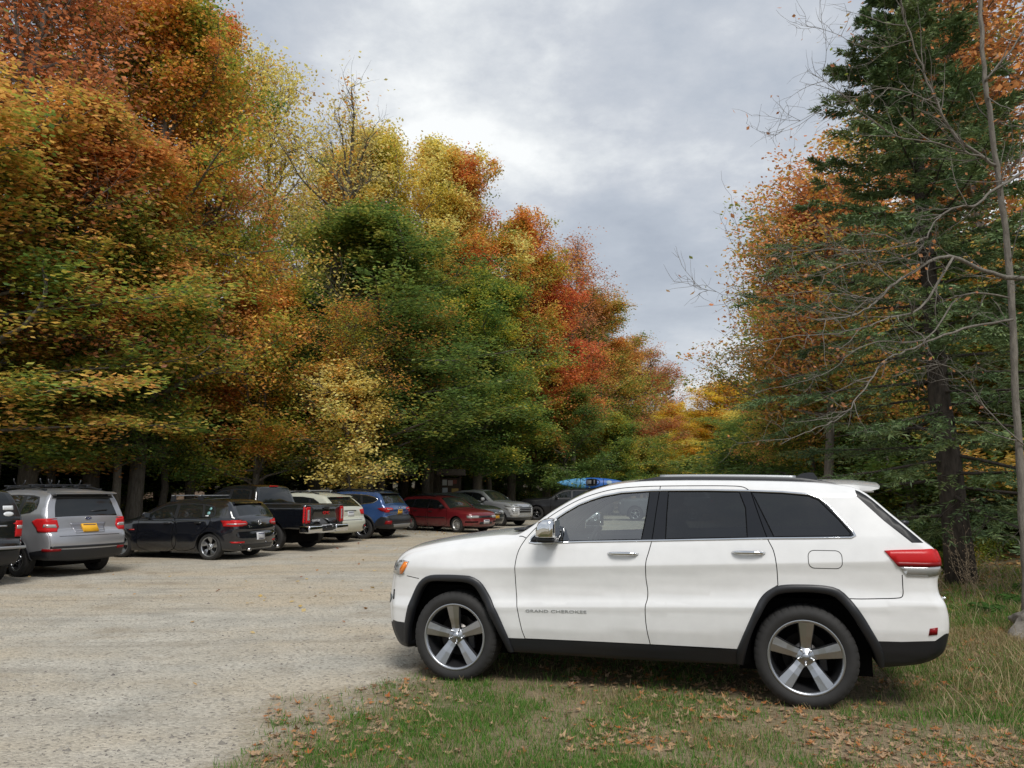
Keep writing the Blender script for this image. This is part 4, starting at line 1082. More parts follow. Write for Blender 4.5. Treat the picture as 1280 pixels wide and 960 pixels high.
def pale_wagon():
    pt = simple('pale_khaki_paint', (.56, .57, .48), .25, .1, coat=.7, var=.02)
    front = [(-.78, .28, .05, .06), (-.88, .45, .08, .14), (-.87, .64, .08, .14), (-.78, .82, .09, .12)]
    top = [(-.5, .91, .1, .06), (.0, .99, .1, .05), (.40, 1.04, .07, .05, 'ws'), (.8, 1.29, .05, .06, 'ws'), (1.15, 1.46, .06, .05), (1.6, 1.53, .07, .04), (2.1, 1.53, .07, .035), (2.6, 1.49, .07, .035), (2.93, 1.42, .05, .03, 'rw'), (3.35, 1.10, .05, .05)]
    rear = [(3.42, 1.02, .08, .055), (3.45, .90, .08, .055), (3.47, .78, .08, .06), (3.55, .70, .09, .08), (3.58, .56, .10, .09), (3.53, .42, .08, .08), (3.42, .34, .05, .03, 'under')]
    dlo = [(.58, 1.06), (.9, 1.25), (1.2, 1.40), (1.6, 1.45), (2.1, 1.445), (2.55, 1.395), (2.82, 1.27), (2.90, 1.17), (2.5, 1.115), (1.6, 1.075)]
    w = [[(.72, 1.08), (.95, 1.25), (1.22, 1.38), (1.6, 1.43), (1.62, 1.09)], [(1.71, 1.095), (1.70, 1.43), (2.1, 1.425), (2.36, 1.395), (2.46, 1.125)], [(2.54, 1.135), (2.46, 1.385), (2.55, 1.37), (2.79, 1.26), (2.85, 1.18)]]
    c = generic('station_wagon', 'pale khaki wagon mostly hidden behind the black pickup, with red lamps', pt, 2.635, .345, .885, front, top, rear, .27, dlo, zr=.36, windows=w, belt=1.07, roofz=1.52, ug2=.84,
                black=[('lowrear', [(2.99, .42), (3.2, .44), (3.3, .20), (2.95, .2)])])
    c.both('taillight', [(3.10, .98), (3.28, 1.06), (3.52, 1.055), (3.52, .88), (3.2, .875)], M['red'], off=.014)
    for sg in (-1, 1):
        P = [(sg*.87, 1.05), (sg*.52, 1.03), (sg*.55, .89), (sg*.87, .87)]; c.patch('taillight', P if sg > 0 else P[::-1], 'B', M['red'], off=.014)
        P = [(sg*.82, .58), (sg*.56, .56), (sg*.52, .46), (sg*.62, .40), (sg*.82, .40)]; o = c.patch('bumper_corner', P if sg > 0 else P[::-1], 'B', M['black_plastic'], off=.008)
        y0, y1 = yb(sg*.76, sg*.60); c.patch('reflector', [(y0, .49), (y1, .49), (y1, .53), (y0, .53)], 'B', M['red'], off=.012, parent=o)
    back_plate(c, .90, M['platew']); c.patch('plate_lamp_bar', [(-.30, 1.01), (.30, 1.01), (.30, .985), (-.30, .985)], 'B', M['black_plastic'], off=.012)
    c.patch('bumper_step', [(-.5, .725), (.5, .725), (.5, .705), (-.5, .705)], 'B', M['silver_plastic'], off=.006)
    b = MB(); b.prism([(2.70, 1.50), (3.0, 1.475), (3.10, 1.44), (2.98, 1.42)], -.58, .58); b.build('spoiler', pt, c.root)
    c.patch('high_brake_lamp', [(-.14, 1.435), (.14, 1.435), (.14, 1.415), (-.14, 1.415)], 'B', M['red'], off=.03)
    rails(c, 1.1, 2.6, .54, .04, M['black_plastic'], bars=(1.3, 2.2), barmat=M['silver_plastic'])
    arches(c, .395, .05, .016)
    c.mirrors(.85, 1.10, pt); c.wheels('slim', 7, M['alloy'], M['alloy_dark'], .66)
    return c

def blue_wagon():
    pt = simple('blue_metallic_paint', (.028, .075, .21), .2, .25, coat=.9, var=.02)
    front = [(-.80, .30, .05, .06), (-.95, .48, .08, .14), (-.94, .70, .08, .14), (-.85, .86, .09, .12)]
    top = [(-.5, .95, .1, .06), (.0, 1.03, .1, .05), (.45, 1.08, .07, .05, 'ws'), (.88, 1.34, .05, .06, 'ws'), (1.25, 1.51, .06, .05), (1.7, 1.575, .07, .04), (2.3, 1.58, .07, .035), (2.9, 1.56, .07, .035), (3.22, 1.52, .05, .03, 'rw'), (3.52, 1.17, .05, .05)]
    rear = [(3.62, 1.07, .08, .055), (3.68, .95, .08, .055), (3.66, .80, .08, .06), (3.76, .70, .09, .08), (3.80, .56, .10, .09), (3.76, .42, .08, .08), (3.62, .36, .05, .03, 'under')]
    dlo = [(.65, 1.10), (1.0, 1.31), (1.3, 1.45), (1.7, 1.50), (2.3, 1.505), (2.8, 1.48), (3.15, 1.40), (3.28, 1.32), (3.10, 1.22), (2.6, 1.16), (1.7, 1.13)]
    w = [[(.80, 1.125), (1.05, 1.31), (1.32, 1.43), (1.66, 1.48), (1.68, 1.145)], [(1.78, 1.15), (1.76, 1.48), (2.3, 1.485), (2.54, 1.47), (2.64, 1.18)], [(2.72, 1.195), (2.62, 1.465), (2.8, 1.455), (3.12, 1.375), (3.21, 1.32), (3.08, 1.24)]]
    d = [[(.62, 1.10), (.60, .9), (.64, .42), (1.72, .42), (1.72, 1.12), (1.2, 1.10)], [(1.72, 1.12), (1.72, .42), (2.3, .44), (2.45, .70), (2.62, .85), (2.72, 1.14), (2.2, 1.13)]]
    c = generic('station_wagon', 'blue wagon with black roof rails and black wheel arches, left of the red wagon', pt, 2.745, .365, .93, front, top, rear, .28, dlo, zr=.38, windows=w, doors=d, trimmat=M['chrome'], belt=1.10, roofz=1.57, ug2=.86,
                black=[('lowrear', [(3.18, .50), (3.30, .66), (3.45, .75), (4, .75), (4, .2), (3.12, .2)]), ('sill', [(.3, .40), (1.5, .41), (2.4, .42), (2.45, .1), (.3, .1)]), ('lowfront', [(-.38, .5), (-1.2, .5), (-1.2, .1), (-.3, .1)])])
    c.both('taillight', [(3.30, 1.035), (3.48, 1.06), (3.74, 1.05), (3.74, .93), (3.5, .93), (3.40, .97)], M['darkred'], off=.014)
    for sg in (-1, 1):
        P = [(sg*.92, 1.06), (sg*.50, 1.04), (sg*.50, .97), (sg*.70, .965), (sg*.70, .90), (sg*.92, .90)]; o = c.patch('taillight', P if sg > 0 else P[::-1], 'B', M['red'], off=.014)
        P = [(sg*.80, 1.01), (sg*.55, 1.01), (sg*.55, .985), (sg*.80, .985)]; c.patch('clear_lens', P if sg > 0 else P[::-1], 'B', M['lamp'], off=.017, parent=o)
        y0, y1 = yb(sg*.84, sg*.70); c.patch('reflector', [(y0, .50), (y1, .50), (y1, .62), (y0, .62)], 'B', M['darkred'], off=.01)
    back_plate(c, .90, M['plate']); c.patch('bumper_skid', [(-.62, .50), (.62, .50), (.55, .40), (-.55, .40)], 'B', M['silver_plastic'], off=.012)
    oval_badge(c, 'B', 1.05, .14, .07)
    b = MB(); b.prism([(2.95, 1.58), (3.24, 1.56), (3.36, 1.53), (3.24, 1.51)], -.62, .62); b.build('spoiler', M['black_plastic'], c.root)
    rails(c, 1.1, 3.0, .58, .065, M['black_plastic'], w=.028)
    arches(c, .42, .07, .02)
    c.mirrors(.95, 1.13, pt); c.handle(1.5, 1.0, pt); c.handle(2.45, 1.02, pt)
    c.wheels('twin', 5, M['alloy'], M['alloy_dark'], .68, rot=5)
    return c

def red_wagon():
    pt = simple('dull_red_paint', (.17, .014, .020), .30, .15, coat=.5, dirt=.3, var=.06)
    front = [(-.66, .24, .05, .05), (-.78, .36, .07, .12), (-.80, .50, .06, .13), (-.77, .60, .05, .12)]
    top = [(-.73, .68, .07, .10), (-.55, .76, .09, .05), (.0, .84, .1, .045), (.48, .90, .06, .05, 'ws'), (.85, 1.14, .05, .06, 'ws'), (1.15, 1.30, .06, .05), (1.6, 1.36, .07, .035), (2.2, 1.37, .07, .03), (2.9, 1.35, .07, .03), (3.25, 1.31, .05, .03, 'rw'), (3.45, .98, .05, .05)]
    rear = [(3.55, .92, .07, .05), (3.58, .70, .07, .05), (3.68, .60, .07, .07), (3.70, .45, .07, .08), (3.60, .30, .05, .03, 'under')]
    dlo = [(.58, .92), (.88, 1.10), (1.15, 1.24), (1.5, 1.285), (2.2, 1.295), (3.0, 1.27), (3.2, 1.20), (3.3, .98), (2.5, .94), (1.5, .92)]
    w = [[(.70, .935), (.95, 1.12), (1.18, 1.225), (1.58, 1.265), (1.60, .94)], [(1.68, .94), (1.66, 1.27), (2.2, 1.275), (2.46, 1.265), (2.52, .955)], [(2.60, .965), (2.54, 1.265), (3.0, 1.25), (3.16, 1.19), (3.25, .99)]]
    d = [[(.55, .94), (.52, .7), (.56, .30), (1.64, .29), (1.64, .91), (1.1, .90)], [(1.64, .91), (1.64, .29), (2.2, .30), (2.36, .52), (2.5, .64), (2.6, .80), (2.62, .93), (2.1, .92)]]
    c = generic('station_wagon', 'old dull red wagon facing right with plain steel wheels', pt, 2.63, .308, .855, front, top, rear, .22, dlo, zr=.30, windows=w, doors=d, belt=.90, roofz=1.36, ws_mat=M['glass2'], Ra=.345,
                black=[('lowfront', [(-.30, .26), (-1.2, .30), (-1.2, .1), (-.3, .1)])])
    for sg in (-1, 1):
        y0, y1 = yb(sg*.78, sg*.42); o = c.patch('headlight', [(y0, .57), (y1, .57), (y1, .665), (y0, .665)], 'F', M['lamp'], off=.01)
        y0, y1 = yb(sg*.80, sg*.44); c.patch('fog_lamp', [(y0, .40), (y1, .40), (y1, .45), (y0, .45)], 'F', M['gap'], off=.006)
    c.both('turn_lamp', [(-.83, .57), (-.83, .66), (-.66, .655), (-.64, .58)], M['lamp'], off=.008)
    c.patch('grille', rrect(-.38, .38, .575, .655, .02), 'F', M['black_plastic'], off=.008); c.patch('bumper_grille', rrect(-.36, .36, .33, .42, .03), 'F', M['black_plastic'], off=.006)
    back_plate(c, .42, M['platew'], axis='F', off=.018, y=.0)
    c.both('side_moulding', [(.60, .585), (1.62, .585), (2.30, .595), (2.30, .56), (1.62, .55), (.60, .55)], M['black_plastic'], off=.012)
    rails(c, 1.5, 3.1, .52, .03, M['black_plastic'])
    b = MB(); b.tube([(.56, -.74, .98), (1.1, -.74, 1.62)], .007, 5); b.build('antenna', M['black_plastic'], c.root)
    c.mirrors(.80, .95, M['black_plastic'], .85); c.handle(1.45, .80, M['black_plastic']); c.handle(2.35, .82, M['black_plastic'])
    c.wheels('steel', 0, M['steel'], M['gap'], .66)
    return c

def grey_sedan():
    pt = simple('grey_green_paint', (.055, .065, .066), .2, .4, coat=.8, var=.02)
    front = [(-.78, .22, .05, .05), (-.90, .38, .08, .14), (-.91, .56, .08, .15), (-.86, .70, .08, .13)]
    top = [(-.74, .79, .09, .08), (-.4, .88, .1, .06), (.05, .96, .1, .05), (.46, 1.02, .06, .05, 'ws'), (.9, 1.28, .05, .06, 'ws'), (1.22, 1.43, .06, .05), (1.7, 1.49, .07, .035), (2.3, 1.49, .07, .03), (3.0, 1.44, .07, .03), (3.3, 1.37, .05, .03, 'rw'), (3.5, 1.05, .05, .05)]
    rear = [(3.60, .98, .07, .05), (3.62, .75, .07, .05), (3.72, .65, .07, .07), (3.74, .48, .07, .08), (3.62, .32, .05, .03, 'under')]
    dlo = [(.62, 1.04), (.95, 1.24), (1.25, 1.37), (1.7, 1.42), (2.3, 1.42), (3.0, 1.37), (3.22, 1.24), (3.2, 1.12), (2.5, 1.08), (1.6, 1.06)]
    w = [[(.75, 1.06), (1.0, 1.24), (1.28, 1.355), (1.66, 1.40), (1.68, 1.075)], [(1.76, 1.08), (1.74, 1.40), (2.3, 1.40), (2.5, 1.39), (2.56, 1.10)]]
    c = generic('station_wagon', 'dark grey wagon with orange front plate, between red wagon and silver crossover', pt, 2.65, .335, .88, front, top, rear, .22, dlo, zr=.30, windows=w, belt=1.03, roofz=1.48, ws_mat=M['glass2'])
    for sg in (-1, 1):
        P = [(sg*.84, .66), (sg*.48, .62), (sg*.46, .71), (sg*.60, .77), (sg*.84, .79)]; c.patch('headlight', P if sg > 0 else P[::-1], 'F', M['lamp'], off=.01)
        y0, y1 = yb(sg*.72, sg*.54); c.patch('fog_lamp', rrect(y0, y1, .36, .46, .03), 'F', M['lampdark'], off=.006)
    c.both('headlight', [(-.95, .66), (-.90, .78), (-.62, .83), (-.66, .74)], M['lamp'], off=.008)
    o = c.patch('grille', [(-.36, .60), (.36, .60), (.40, .71), (-.40, .71)], 'F', M['black_plastic'], off=.008); oval_badge(c, 'F', .68, .15, .075)
    c.patch('grille_bar', [(-.37, .67), (.37, .67), (.37, .645), (-.37, .645)], 'F', M['chrome'], off=.014, parent=o)
    c.patch('bumper_grille', rrect(-.46, .46, .30, .44, .04), 'F', M['black_plastic'], off=.006)
    back_plate(c, .50, M['plate'], axis='F', off=.016); c.mirrors(.88, 1.06, pt); c.wheels('twin', 5, M['alloy'], M['alloy_dark'], .66)
    return c

def silver_crossover():
    pt = simple('silver_grey_paint', (.40, .41, .42), .25, .5, coat=.7, var=.02)
    front = [(-.76, .30, .05, .05), (-.84, .42, .07, .12), (-.86, .62, .07, .14), (-.85, .80, .07, .13)]
    top = [(-.78, .93, .08, .09), (-.5, 1.01, .09, .06), (.0, 1.07, .1, .05), (.44, 1.12, .06, .05, 'ws'), (.85, 1.38, .05, .06, 'ws'), (1.15, 1.55, .06, .05), (1.6, 1.62, .07, .035), (2.2, 1.62, .07, .03), (2.8, 1.55, .07, .03), (3.05, 1.48, .05, .03, 'rw'), (3.35, 1.20, .05, .05)]
    rear = [(3.45, 1.12, .07, .05), (3.45, .85, .07, .05), (3.55, .72, .07, .07), (3.56, .55, .07, .08), (3.45, .38, .05, .03, 'under')]
    dlo = [(.62, 1.13), (.92, 1.34), (1.2, 1.49), (1.6, 1.54), (2.1, 1.545), (2.7, 1.47), (3.02, 1.34), (2.8, 1.27), (1.7, 1.18)]
    w = [[(.75, 1.155), (.98, 1.34), (1.23, 1.47), (1.62, 1.52), (1.64, 1.19)], [(1.72, 1.20), (1.70, 1.52), (2.1, 1.525), (2.4, 1.49), (2.5, 1.255)], [(2.58, 1.27), (2.5, 1.475), (2.7, 1.45), (2.93, 1.345), (2.78, 1.285)]]
    c = generic('crossover', 'silver crossover with bright lamp surrounds, facing right beside the dark grey green wagon', pt, 2.67, .345, .90, front, top, rear, .28, dlo, zr=.38, windows=w, belt=1.12, roofz=1.61, ws_mat=M['glass2'], cat='suv',
                black=[('lowfront', [(-.40, .42), (-1.2, .40), (-1.2, .1), (-.3, .1)]), ('sill', [(.3, .38), (2.4, .38), (2.45, .1), (.3, .1)])])
    wp = simple('pale_bumper_trim', (.62, .63, .63), .2, .3, coat=.6)
    for sg in (-1, 1):
        P = [(sg*.86, .88), (sg*.46, .84), (sg*.46, .90), (sg*.86, .96)]; c.patch('headlight', P if sg > 0 else P[::-1], 'F', M['lamp'], off=.012)
        P = [(sg*.88, .86), (sg*.80, .47), (sg*.54, .47), (sg*.46, .56), (sg*.50, .72), (sg*.46, .80)]; o = c.patch('lamp_surround', P if sg > 0 else P[::-1], 'F', wp, off=.014)
        P = [(sg*.80, .76), (sg*.76, .56), (sg*.60, .55), (sg*.60, .73)]; c.patch('fog_lamp', P if sg > 0 else P[::-1], 'F', M['lamp'], off=.022, parent=o)
    c.both('headlight', [(-.95, .88), (-.95, .96), (-.58, .99), (-.70, .92)], M['lampdark'], off=.01)
    o = c.patch('grille', [(-.46, .62), (.46, .62), (.44, .86), (-.44, .86)], 'F', M['black_plastic'], off=.010)
    for z in (.80, .72): c.patch('grille_bar', [(-.44, z), (.44, z), (.44, z-.022), (-.44, z-.022)], 'F', M['silver_plastic'], off=.016, parent=o)
    c.patch('skid_plate', [(-.58, .47), (.58, .47), (.5, .42), (-.5, .42)], 'F', M['silver_plastic'], off=.016)
    arches(c, .395, .05, .016, a0=-14)
    c.mirrors(.88, 1.17, wp, 1.05); c.handle(1.45, 1.03, pt); c.wheels('slim', 8, M['alloy_dark'], M['alloy_dark'], .68)
    return c

def dark_suv(name, label, light=False):
    pt = simple('matte_charcoal_paint' if not light else 'dark_blue_grey_paint', (.014, .014, .016) if not light else (.10, .11, .12), .38, .3, coat=.2, var=.02)
    front = [(-.80, .32, .05, .06), (-.92, .50, .07, .12), (-.94, .75, .07, .12), (-.92, .95, .07, .12)]
    top = [(-.82, 1.05, .09, .08), (-.4, 1.10, .1, .05), (.2, 1.15, .1, .05), (.66, 1.19, .06, .05, 'ws'), (1.1, 1.45, .05, .06, 'ws'), (1.42, 1.63, .06, .05), (1.9, 1.70, .07, .035), (2.6, 1.70, .07, .03), (3.6, 1.66, .07, .03), (3.85, 1.60, .05, .03, 'rw'), (4.05, 1.20, .05, .05)]
    rear = [(4.12, 1.10, .07, .05), (4.12, .82, .07, .05), (4.18, .70, .07, .07), (4.18, .55, .07, .08), (4.05, .42, .05, .03, 'under')]
    dlo = [(.85, 1.20), (1.15, 1.42), (1.45, 1.56), (1.9, 1.62), (2.6, 1.62), (3.4, 1.59), (3.7, 1.50), (3.8, 1.28), (2.8, 1.24), (1.7, 1.22)]
    w = [[(.98, 1.22), (1.22, 1.42), (1.48, 1.54), (1.92, 1.60), (1.92, 1.235)], [(2.0, 1.24), (2.0, 1.60), (2.85, 1.60), (2.88, 1.255)], [(2.98, 1.26), (2.95, 1.60), (3.4, 1.57), (3.65, 1.49), (3.74, 1.29)]]
    d = [[(.82, 1.18), (.80, .9), (.82, .45), (1.96, .44), (1.96, 1.20)], [(1.96, 1.20), (1.96, .44), (2.55, .45), (2.68, .72), (2.85, .9), (2.92, 1.22)]]
    c = generic(name, label, pt, 3.04, .385, .96, front, top, rear, .30, dlo, zr=.42, windows=w, doors=d, belt=1.18, roofz=1.69, cat='suv')
    for sg in (-1, 1):
        y0, y1 = yb(sg*.84, sg*.50); c.patch('headlight', [(y0, .87), (y1, .87), (y1, .97), (y0, .98)], 'F', M['lamp'], off=.01)
    c.patch('grille', rrect(-.42, .42, .82, .97, .03), 'F', M['black_plastic'], off=.01)
    c.patch('bumper_grille', rrect(-.5, .5, .48, .60, .03), 'F', M['black_plastic'], off=.006)
    c.both('taillight', [(3.98, 1.0), (3.98, 1.12), (4.2, 1.12), (4.2, 1.0)], M['red'], off=.01)
    c.mirrors(1.12, 1.22, M['black_plastic'], 1.1); c.handle(1.72, 1.08, pt); c.handle(2.7, 1.10, pt)
    c.wheels('twin', 5, M['alloy'] if light else M['alloy_dark'], M['alloy_dark'], .66)
    return c

def pickup():
    pt = simple('gloss_black_truck_paint', (.006, .007, .010), .12, coat=.9, var=.0)
    front = [(-.80, .42, .05, .06), (-.95, .58, .07, .12), (-.98, .85, .07, .12), (-.95, 1.05, .07, .10)]
    top = [(-.85, 1.13, .09, .07), (-.4, 1.17, .1, .05), (.3, 1.22, .1, .05), (.62, 1.25, .06, .05, 'ws'), (1.05, 1.50, .05, .06, 'ws'), (1.36, 1.70, .06, .045), (1.8, 1.765, .07, .035), (2.2, 1.77, .07, .03), (2.50, 1.745, .06, .03), (2.585, 1.70, .04, .03, 'rw'), (2.70, 1.31, .04, .03, '')]
    rear = [(2.72, 1.27, .02, .0, '', True), (3.0, 1.262, .03, .0), (3.6, 1.262, .03, .0), (4.36, 1.262, .03, .0, '', True), (4.385, 1.20, .03, .02), (4.385, .80, .03, .02), (4.385, .70, .03, .02, '', True), (4.34, .62, .03, 0, 'under')]
    dlo = [(.82, 1.28), (1.1, 1.48), (1.4, 1.64), (1.8, 1.69), (2.2, 1.69), (2.44, 1.66), (2.50, 1.32), (1.6, 1.29)]
    w = [[(.95, 1.30), (1.15, 1.48), (1.42, 1.615), (1.70, 1.66), (1.70, 1.31)], [(1.80, 1.31), (1.80, 1.665), (2.2, 1.67), (2.38, 1.645), (2.43, 1.335)]]
    d = [[(.80, 1.25), (.78, .95), (.80, .48), (1.75, .47), (1.75, 1.28)], [(1.75, 1.28), (1.75, .47), (2.50, .48), (2.55, .9), (2.52, 1.28)]]
    c = generic('pickup_truck', 'black pickup truck with chrome rear bumper and red lettering on its tailgate', pt, 3.26, .385, .94, front, top, rear, .42, dlo, zr=.62, Ra=.47, windows=w, doors=d, belt=1.25, roofz=1.76, cat='pickup truck', k=.20,
                plan=[(-1.1, .84), (-.9, .88), (-.6, .96), (-.2, 1.), (.3, 1.), (2.6, 1.), (4.5, .99)], slope=0., ug2=.88)
    # open bed: dark recess standing for the liner, rails left proud
    b = MB(); b.box((3.52, 0, 1.268), (1.50, 1.44, .012)); b.build('bed_cover', M['black_plastic'], c.root)
    for sg in (-1, 1):
        y0, y1 = yb(sg*.90, sg*.72); o = c.patch('taillight', [(y0, .76), (y1, .76), (y1, 1.20), (y0, 1.20)], 'B', M['red'], off=.02)
        y0, y1 = yb(sg*.84, sg*.76); c.patch('clear_lens', [(y0, .84), (y1, .84), (y1, 1.12), (y0, 1.12)], 'B', M['lamp'], off=.026, parent=o)
        c.both('taillight', [(4.31, .76), (4.31, 1.20), (4.42, 1.20), (4.42, .76)], M['red'], off=.012) if sg == 1 else None
        # bumper ends
    b = MB(); 
    for sg in (-1, 1):
        b.rbox((4.46, sg*.64, .60), (.20, .62, .20), .04); 
    b.rbox((4.42, 0, .53), (.16, .80, .10), .03); b.rbox((4.36, -.90, .60), (.30, .06, .18), .02); b.rbox((4.36, .90, .60), (.30, .06, .18), .02)
    b.build('rear_bumper', M['chrome'], c.root)
    b = MB(); b.rbox((4.47, 0, .62), (.14, .60, .12), .02); b.box((4.40, -.93, .60), (.22, .02, .06)); b.build('bumper_step', M['black_plastic'], c.root)
    c.patch('tailgate', rrect(-.70, .70, .73, 1.235, .03), 'B', simple('tailgate_black_paint', (.010, .010, .010), .25, coat=.5), off=.010, g=.3)
    tm = text_mesh('GMC', .155, .008, M['logo_red']); wx = max(v.co.x for v in tm.vertices)
    for v in tm.vertices: v.co = Vector((4.42+v.co.z, -.0+(v.co.x-wx/2)*.95, .985+v.co.y*.8))
    put('lettering', tm, c.root)
    tm = text_mesh('CANYON', .085, .004, M['platew'])
    for v in tm.vertices: v.co = Vector((4.42+v.co.z, -.66+v.co.x, .80+v.co.y))
    put('lettering', tm, c.root)
    o = back_plate(c, .62, M['platew'], off=.17)
    b = MB(); b.rbox((4.43, 0, 1.17), (.03, .24, .07), .015); b.build('tailgate_handle', M['black_plastic'], c.root)
    b = MB(); b.rbox((2.60, 0, 1.765), (.06, .34, .035), .012); b.build('high_brake_lamp', M['red'], c.root)
    for sd in (-1, 1):
        b = MB(); b.tube([(2.62, sd*.62, 1.275), (2.60, sd*.66, 1.60)], .02, 6); b.build('bed_rail_post', M['black_plastic'], c.root)
    b = MB(); b.tube([(.9, -.92, .42), (2.5, -.92, .42)], .04, 8); b.tube([(.9, .92, .42), (2.5, .92, .42)], .04, 8); b.build('side_step', M['black_plastic'], c.root)
    c.mirrors(1.05, 1.32, pt, 1.2); c.handle(1.55, 1.14, pt); c.handle(2.3, 1.15, pt)
    c.wheels('slim', 6, M['chrome'], M['alloy_dark'], .62)
    return c

def kayak():
    root = tag(bpy.data.objects.new('kayak', None), 'bright blue kayak with a black cockpit strapped on the roof of the charcoal suv', 'kayak'); COL.objects.link(root)
    blue = simple('blue_kayak_plastic', (.012, .11, .42), .35, var=.1); lblue = simple('light_blue_kayak_plastic', (.10, .32, .58), .35, var=.1)
    L = 3.7; n = 40; K = 18; V = []; F = []; mi = []
    for i in range(n+1):
        t = i/n; x = (t-.5)*L; s_ = math.sin(math.pi*min(max(t, .004), .996))**.62; w = .33*s_; up = .085*(abs(2*t-1)**3); hh = .185*s_**.8
        for k in range(K):
            a = 2*math.pi*k/K; y = w*math.cos(a); z = hh*math.sin(a)*(1.0 if math.sin(a) < 0 else .85)
            V.append((x, y, z+up))
    for i in range(n):
        for k in range(K): F.append((i*K+k, i*K+(k+1) % K, (i+1)*K+(k+1) % K, (i+1)*K+k))
    b = MB(); h = [f for f in F if f[0]//K < n*.42]; g = [f for f in F if f[0]//K >= n*.42]
    b.add(V, [], 0, True); base = 0
    for f in h: b.f.append(f); b.m.append(1); b.sm.append(True)
    for f in g: b.f.append(f); b.m.append(0); b.sm.append(True)
    b.build('hull', [blue, lblue], root)
    # the boat lies on its side: cockpit (local +z) will face the camera
    b = MB(); P = [(.05+.46*math.cos(t), .20*math.sin(t), .150+.02*math.cos(t)) for t in np.linspace(0, 2*math.pi, 33)]
    b.tube(P, .018, 8, caps=False); b.build('cockpit_rim', M['black_plastic'], root)
    b = MB(); b.ball((.05, 0, .125), (.90, .38, .08), 0); b.build('cockpit', M['gap'], root)
    b = MB(); b.rbox((.20, 0, .16), (.10, .26, .05), .02); b.rbox((-.1, 0, .15), (.3, .24, .04), .02); b.build('kayak_seat', M['seat'], root)
    b = MB(); b.ball((1.02, 0, .125), (.34, .24, .06), 0); b.build('hatch_cover', simple('pale_hatch', (.30, .40, .46), .5), root)
    for x in (-.55, .72):
        P = [(x, .345*math.cos(t)*(.97 if x < 0 else .93), .19*math.sin(t)) for t in np.linspace(0, 2*math.pi, 25)]
        b = MB(); b.tube(P, .012, 5, caps=False); b.build('strap', M['black_plastic'], root)
    return root
# ================================================================== sky and light
def make_world():
    w = bpy.data.worlds.new('World'); S.world = w; w.use_nodes = True; nt = w.node_tree; nt.nodes.clear()
    out = nt.nodes.new('ShaderNodeOutputWorld'); bg = nt.nodes.new('ShaderNodeBackground'); bg.inputs[1].default_value = .064
    sky = nt.nodes.new('ShaderNodeTexSky'); sky.sky_type = 'NISHITA'; sky.sun_disc = False
    sky.sun_elevation = R(SUN_EL); sky.sun_rotation = R(SUN_AZ)
    tc = nt.nodes.new('ShaderNodeTexCoord'); sep = nt.nodes.new('ShaderNodeSeparateXYZ'); nt.links.new(tc.outputs['Generated'], sep.inputs[0])
    # overcast deck: directions projected on a plane of cloud overhead
    zz = math_(nt, 'ADD', math_(nt, 'MAXIMUM', sep.outputs[2], 0.), .22)
    cx = math_(nt, 'DIVIDE', sep.outputs[0], zz); cy = math_(nt, 'DIVIDE', sep.outputs[1], zz)
    cx = math_(nt, 'SUBTRACT', cx, .52)
    cb = nt.nodes.new('ShaderNodeCombineXYZ'); nt.links.new(cx, cb.inputs[0]); nt.links.new(cy, cb.inputs[1]); cb.inputs[2].default_value = 3.3
    n1 = noise(nt, cb.outputs[0], 1.2, 8, .57); n2 = noise(nt, cb.outputs[0], 3.2, 8, .62)
    f = math_(nt, 'ADD', math_(nt, 'MULTIPLY', n1, .74), math_(nt, 'MULTIPLY', n2, .26))
    cl = ramp(nt, f, [(.38, (3.7, 4.15, 4.9)), (.47, (4.6, 5.05, 5.75)), (.53, (5.6, 5.95, 6.5)), (.58, (7.1, 7.4, 7.7)), (.64, (9.2, 9.4, 9.4))])
    low = mrange(nt, sep.outputs[2], .0, .38)
    cl = mixc(nt, low, mixc(nt, .45, cl, (6.6, 6.9, 7.1)), cl)
    nt.links.new(mixc(nt, .95, sky.outputs[0], cl), bg.inputs[0]); nt.links.new(bg.outputs[0], out.inputs[0])
    l = bpy.data.lights.new('sun', 'SUN'); l.energy = SUN_E; l.angle = R(SUN_ANG); l.color = (1, .965, .92)
    o = bpy.data.objects.new('sun', l); COL.objects.link(o)
    d = Vector((math.sin(R(SUN_AZ))*math.cos(R(SUN_EL)), math.cos(R(SUN_AZ))*math.cos(R(SUN_EL)), math.sin(R(SUN_EL))))
    o.rotation_euler = (-d).to_track_quat('-Z', 'Y').to_euler(); o.location = (0, 0, 30)
SUN_EL, SUN_AZ, SUN_E, SUN_ANG = 52, 168, 1.5, 22
make_world()
# ------------------------------------------------------------------ placing the vehicles
def put_by_wheel(c, wx, wy, hx, hy, axle='R', side='L'):
    """put the outer contact point of one wheel at (wx,wy)"""
    l = math.hypot(hx, hy); hx /= l; hy /= l
    lx, ly = -hy, hx                       # the car's left
    s_ = 1 if side == 'L' else -1; d = c.hw-.03; k = c.sp['wb'] if axle == 'R' else 0
    c.place(wx-s_*lx*d+hx*k, wy-s_*ly*d+hy*k, hx, hy)
jeep = white_suv(); put_by_wheel(jeep, -.518, 7.02, -.9552, .2959, 'F', 'L')
c = silver_wagon(); put_by_wheel(c, -9.60, 15.2, -.86, .51)
c = black_suv(); put_by_wheel(c, -10.4, 13.0, -.86, .51)
c = black_hatch(); put_by_wheel(c, -7.25, 18.75, -.955, .297)
c = pickup(); put_by_wheel(c, -6.62, 21.45, -.935, .355)
c = pale_wagon(); put_by_wheel(c, -6.3, 24.6, -.90, .43)
c = blue_wagon(); put_by_wheel(c, -5.12, 26.75, -.94, .34)
c = red_wagon(); put_by_wheel(c, -2.19, 30.6, .76, -.65, 'F', 'R')
c = grey_sedan(); put_by_wheel(c, -1.95, 33.6, .80, -.60, 'F', 'R')
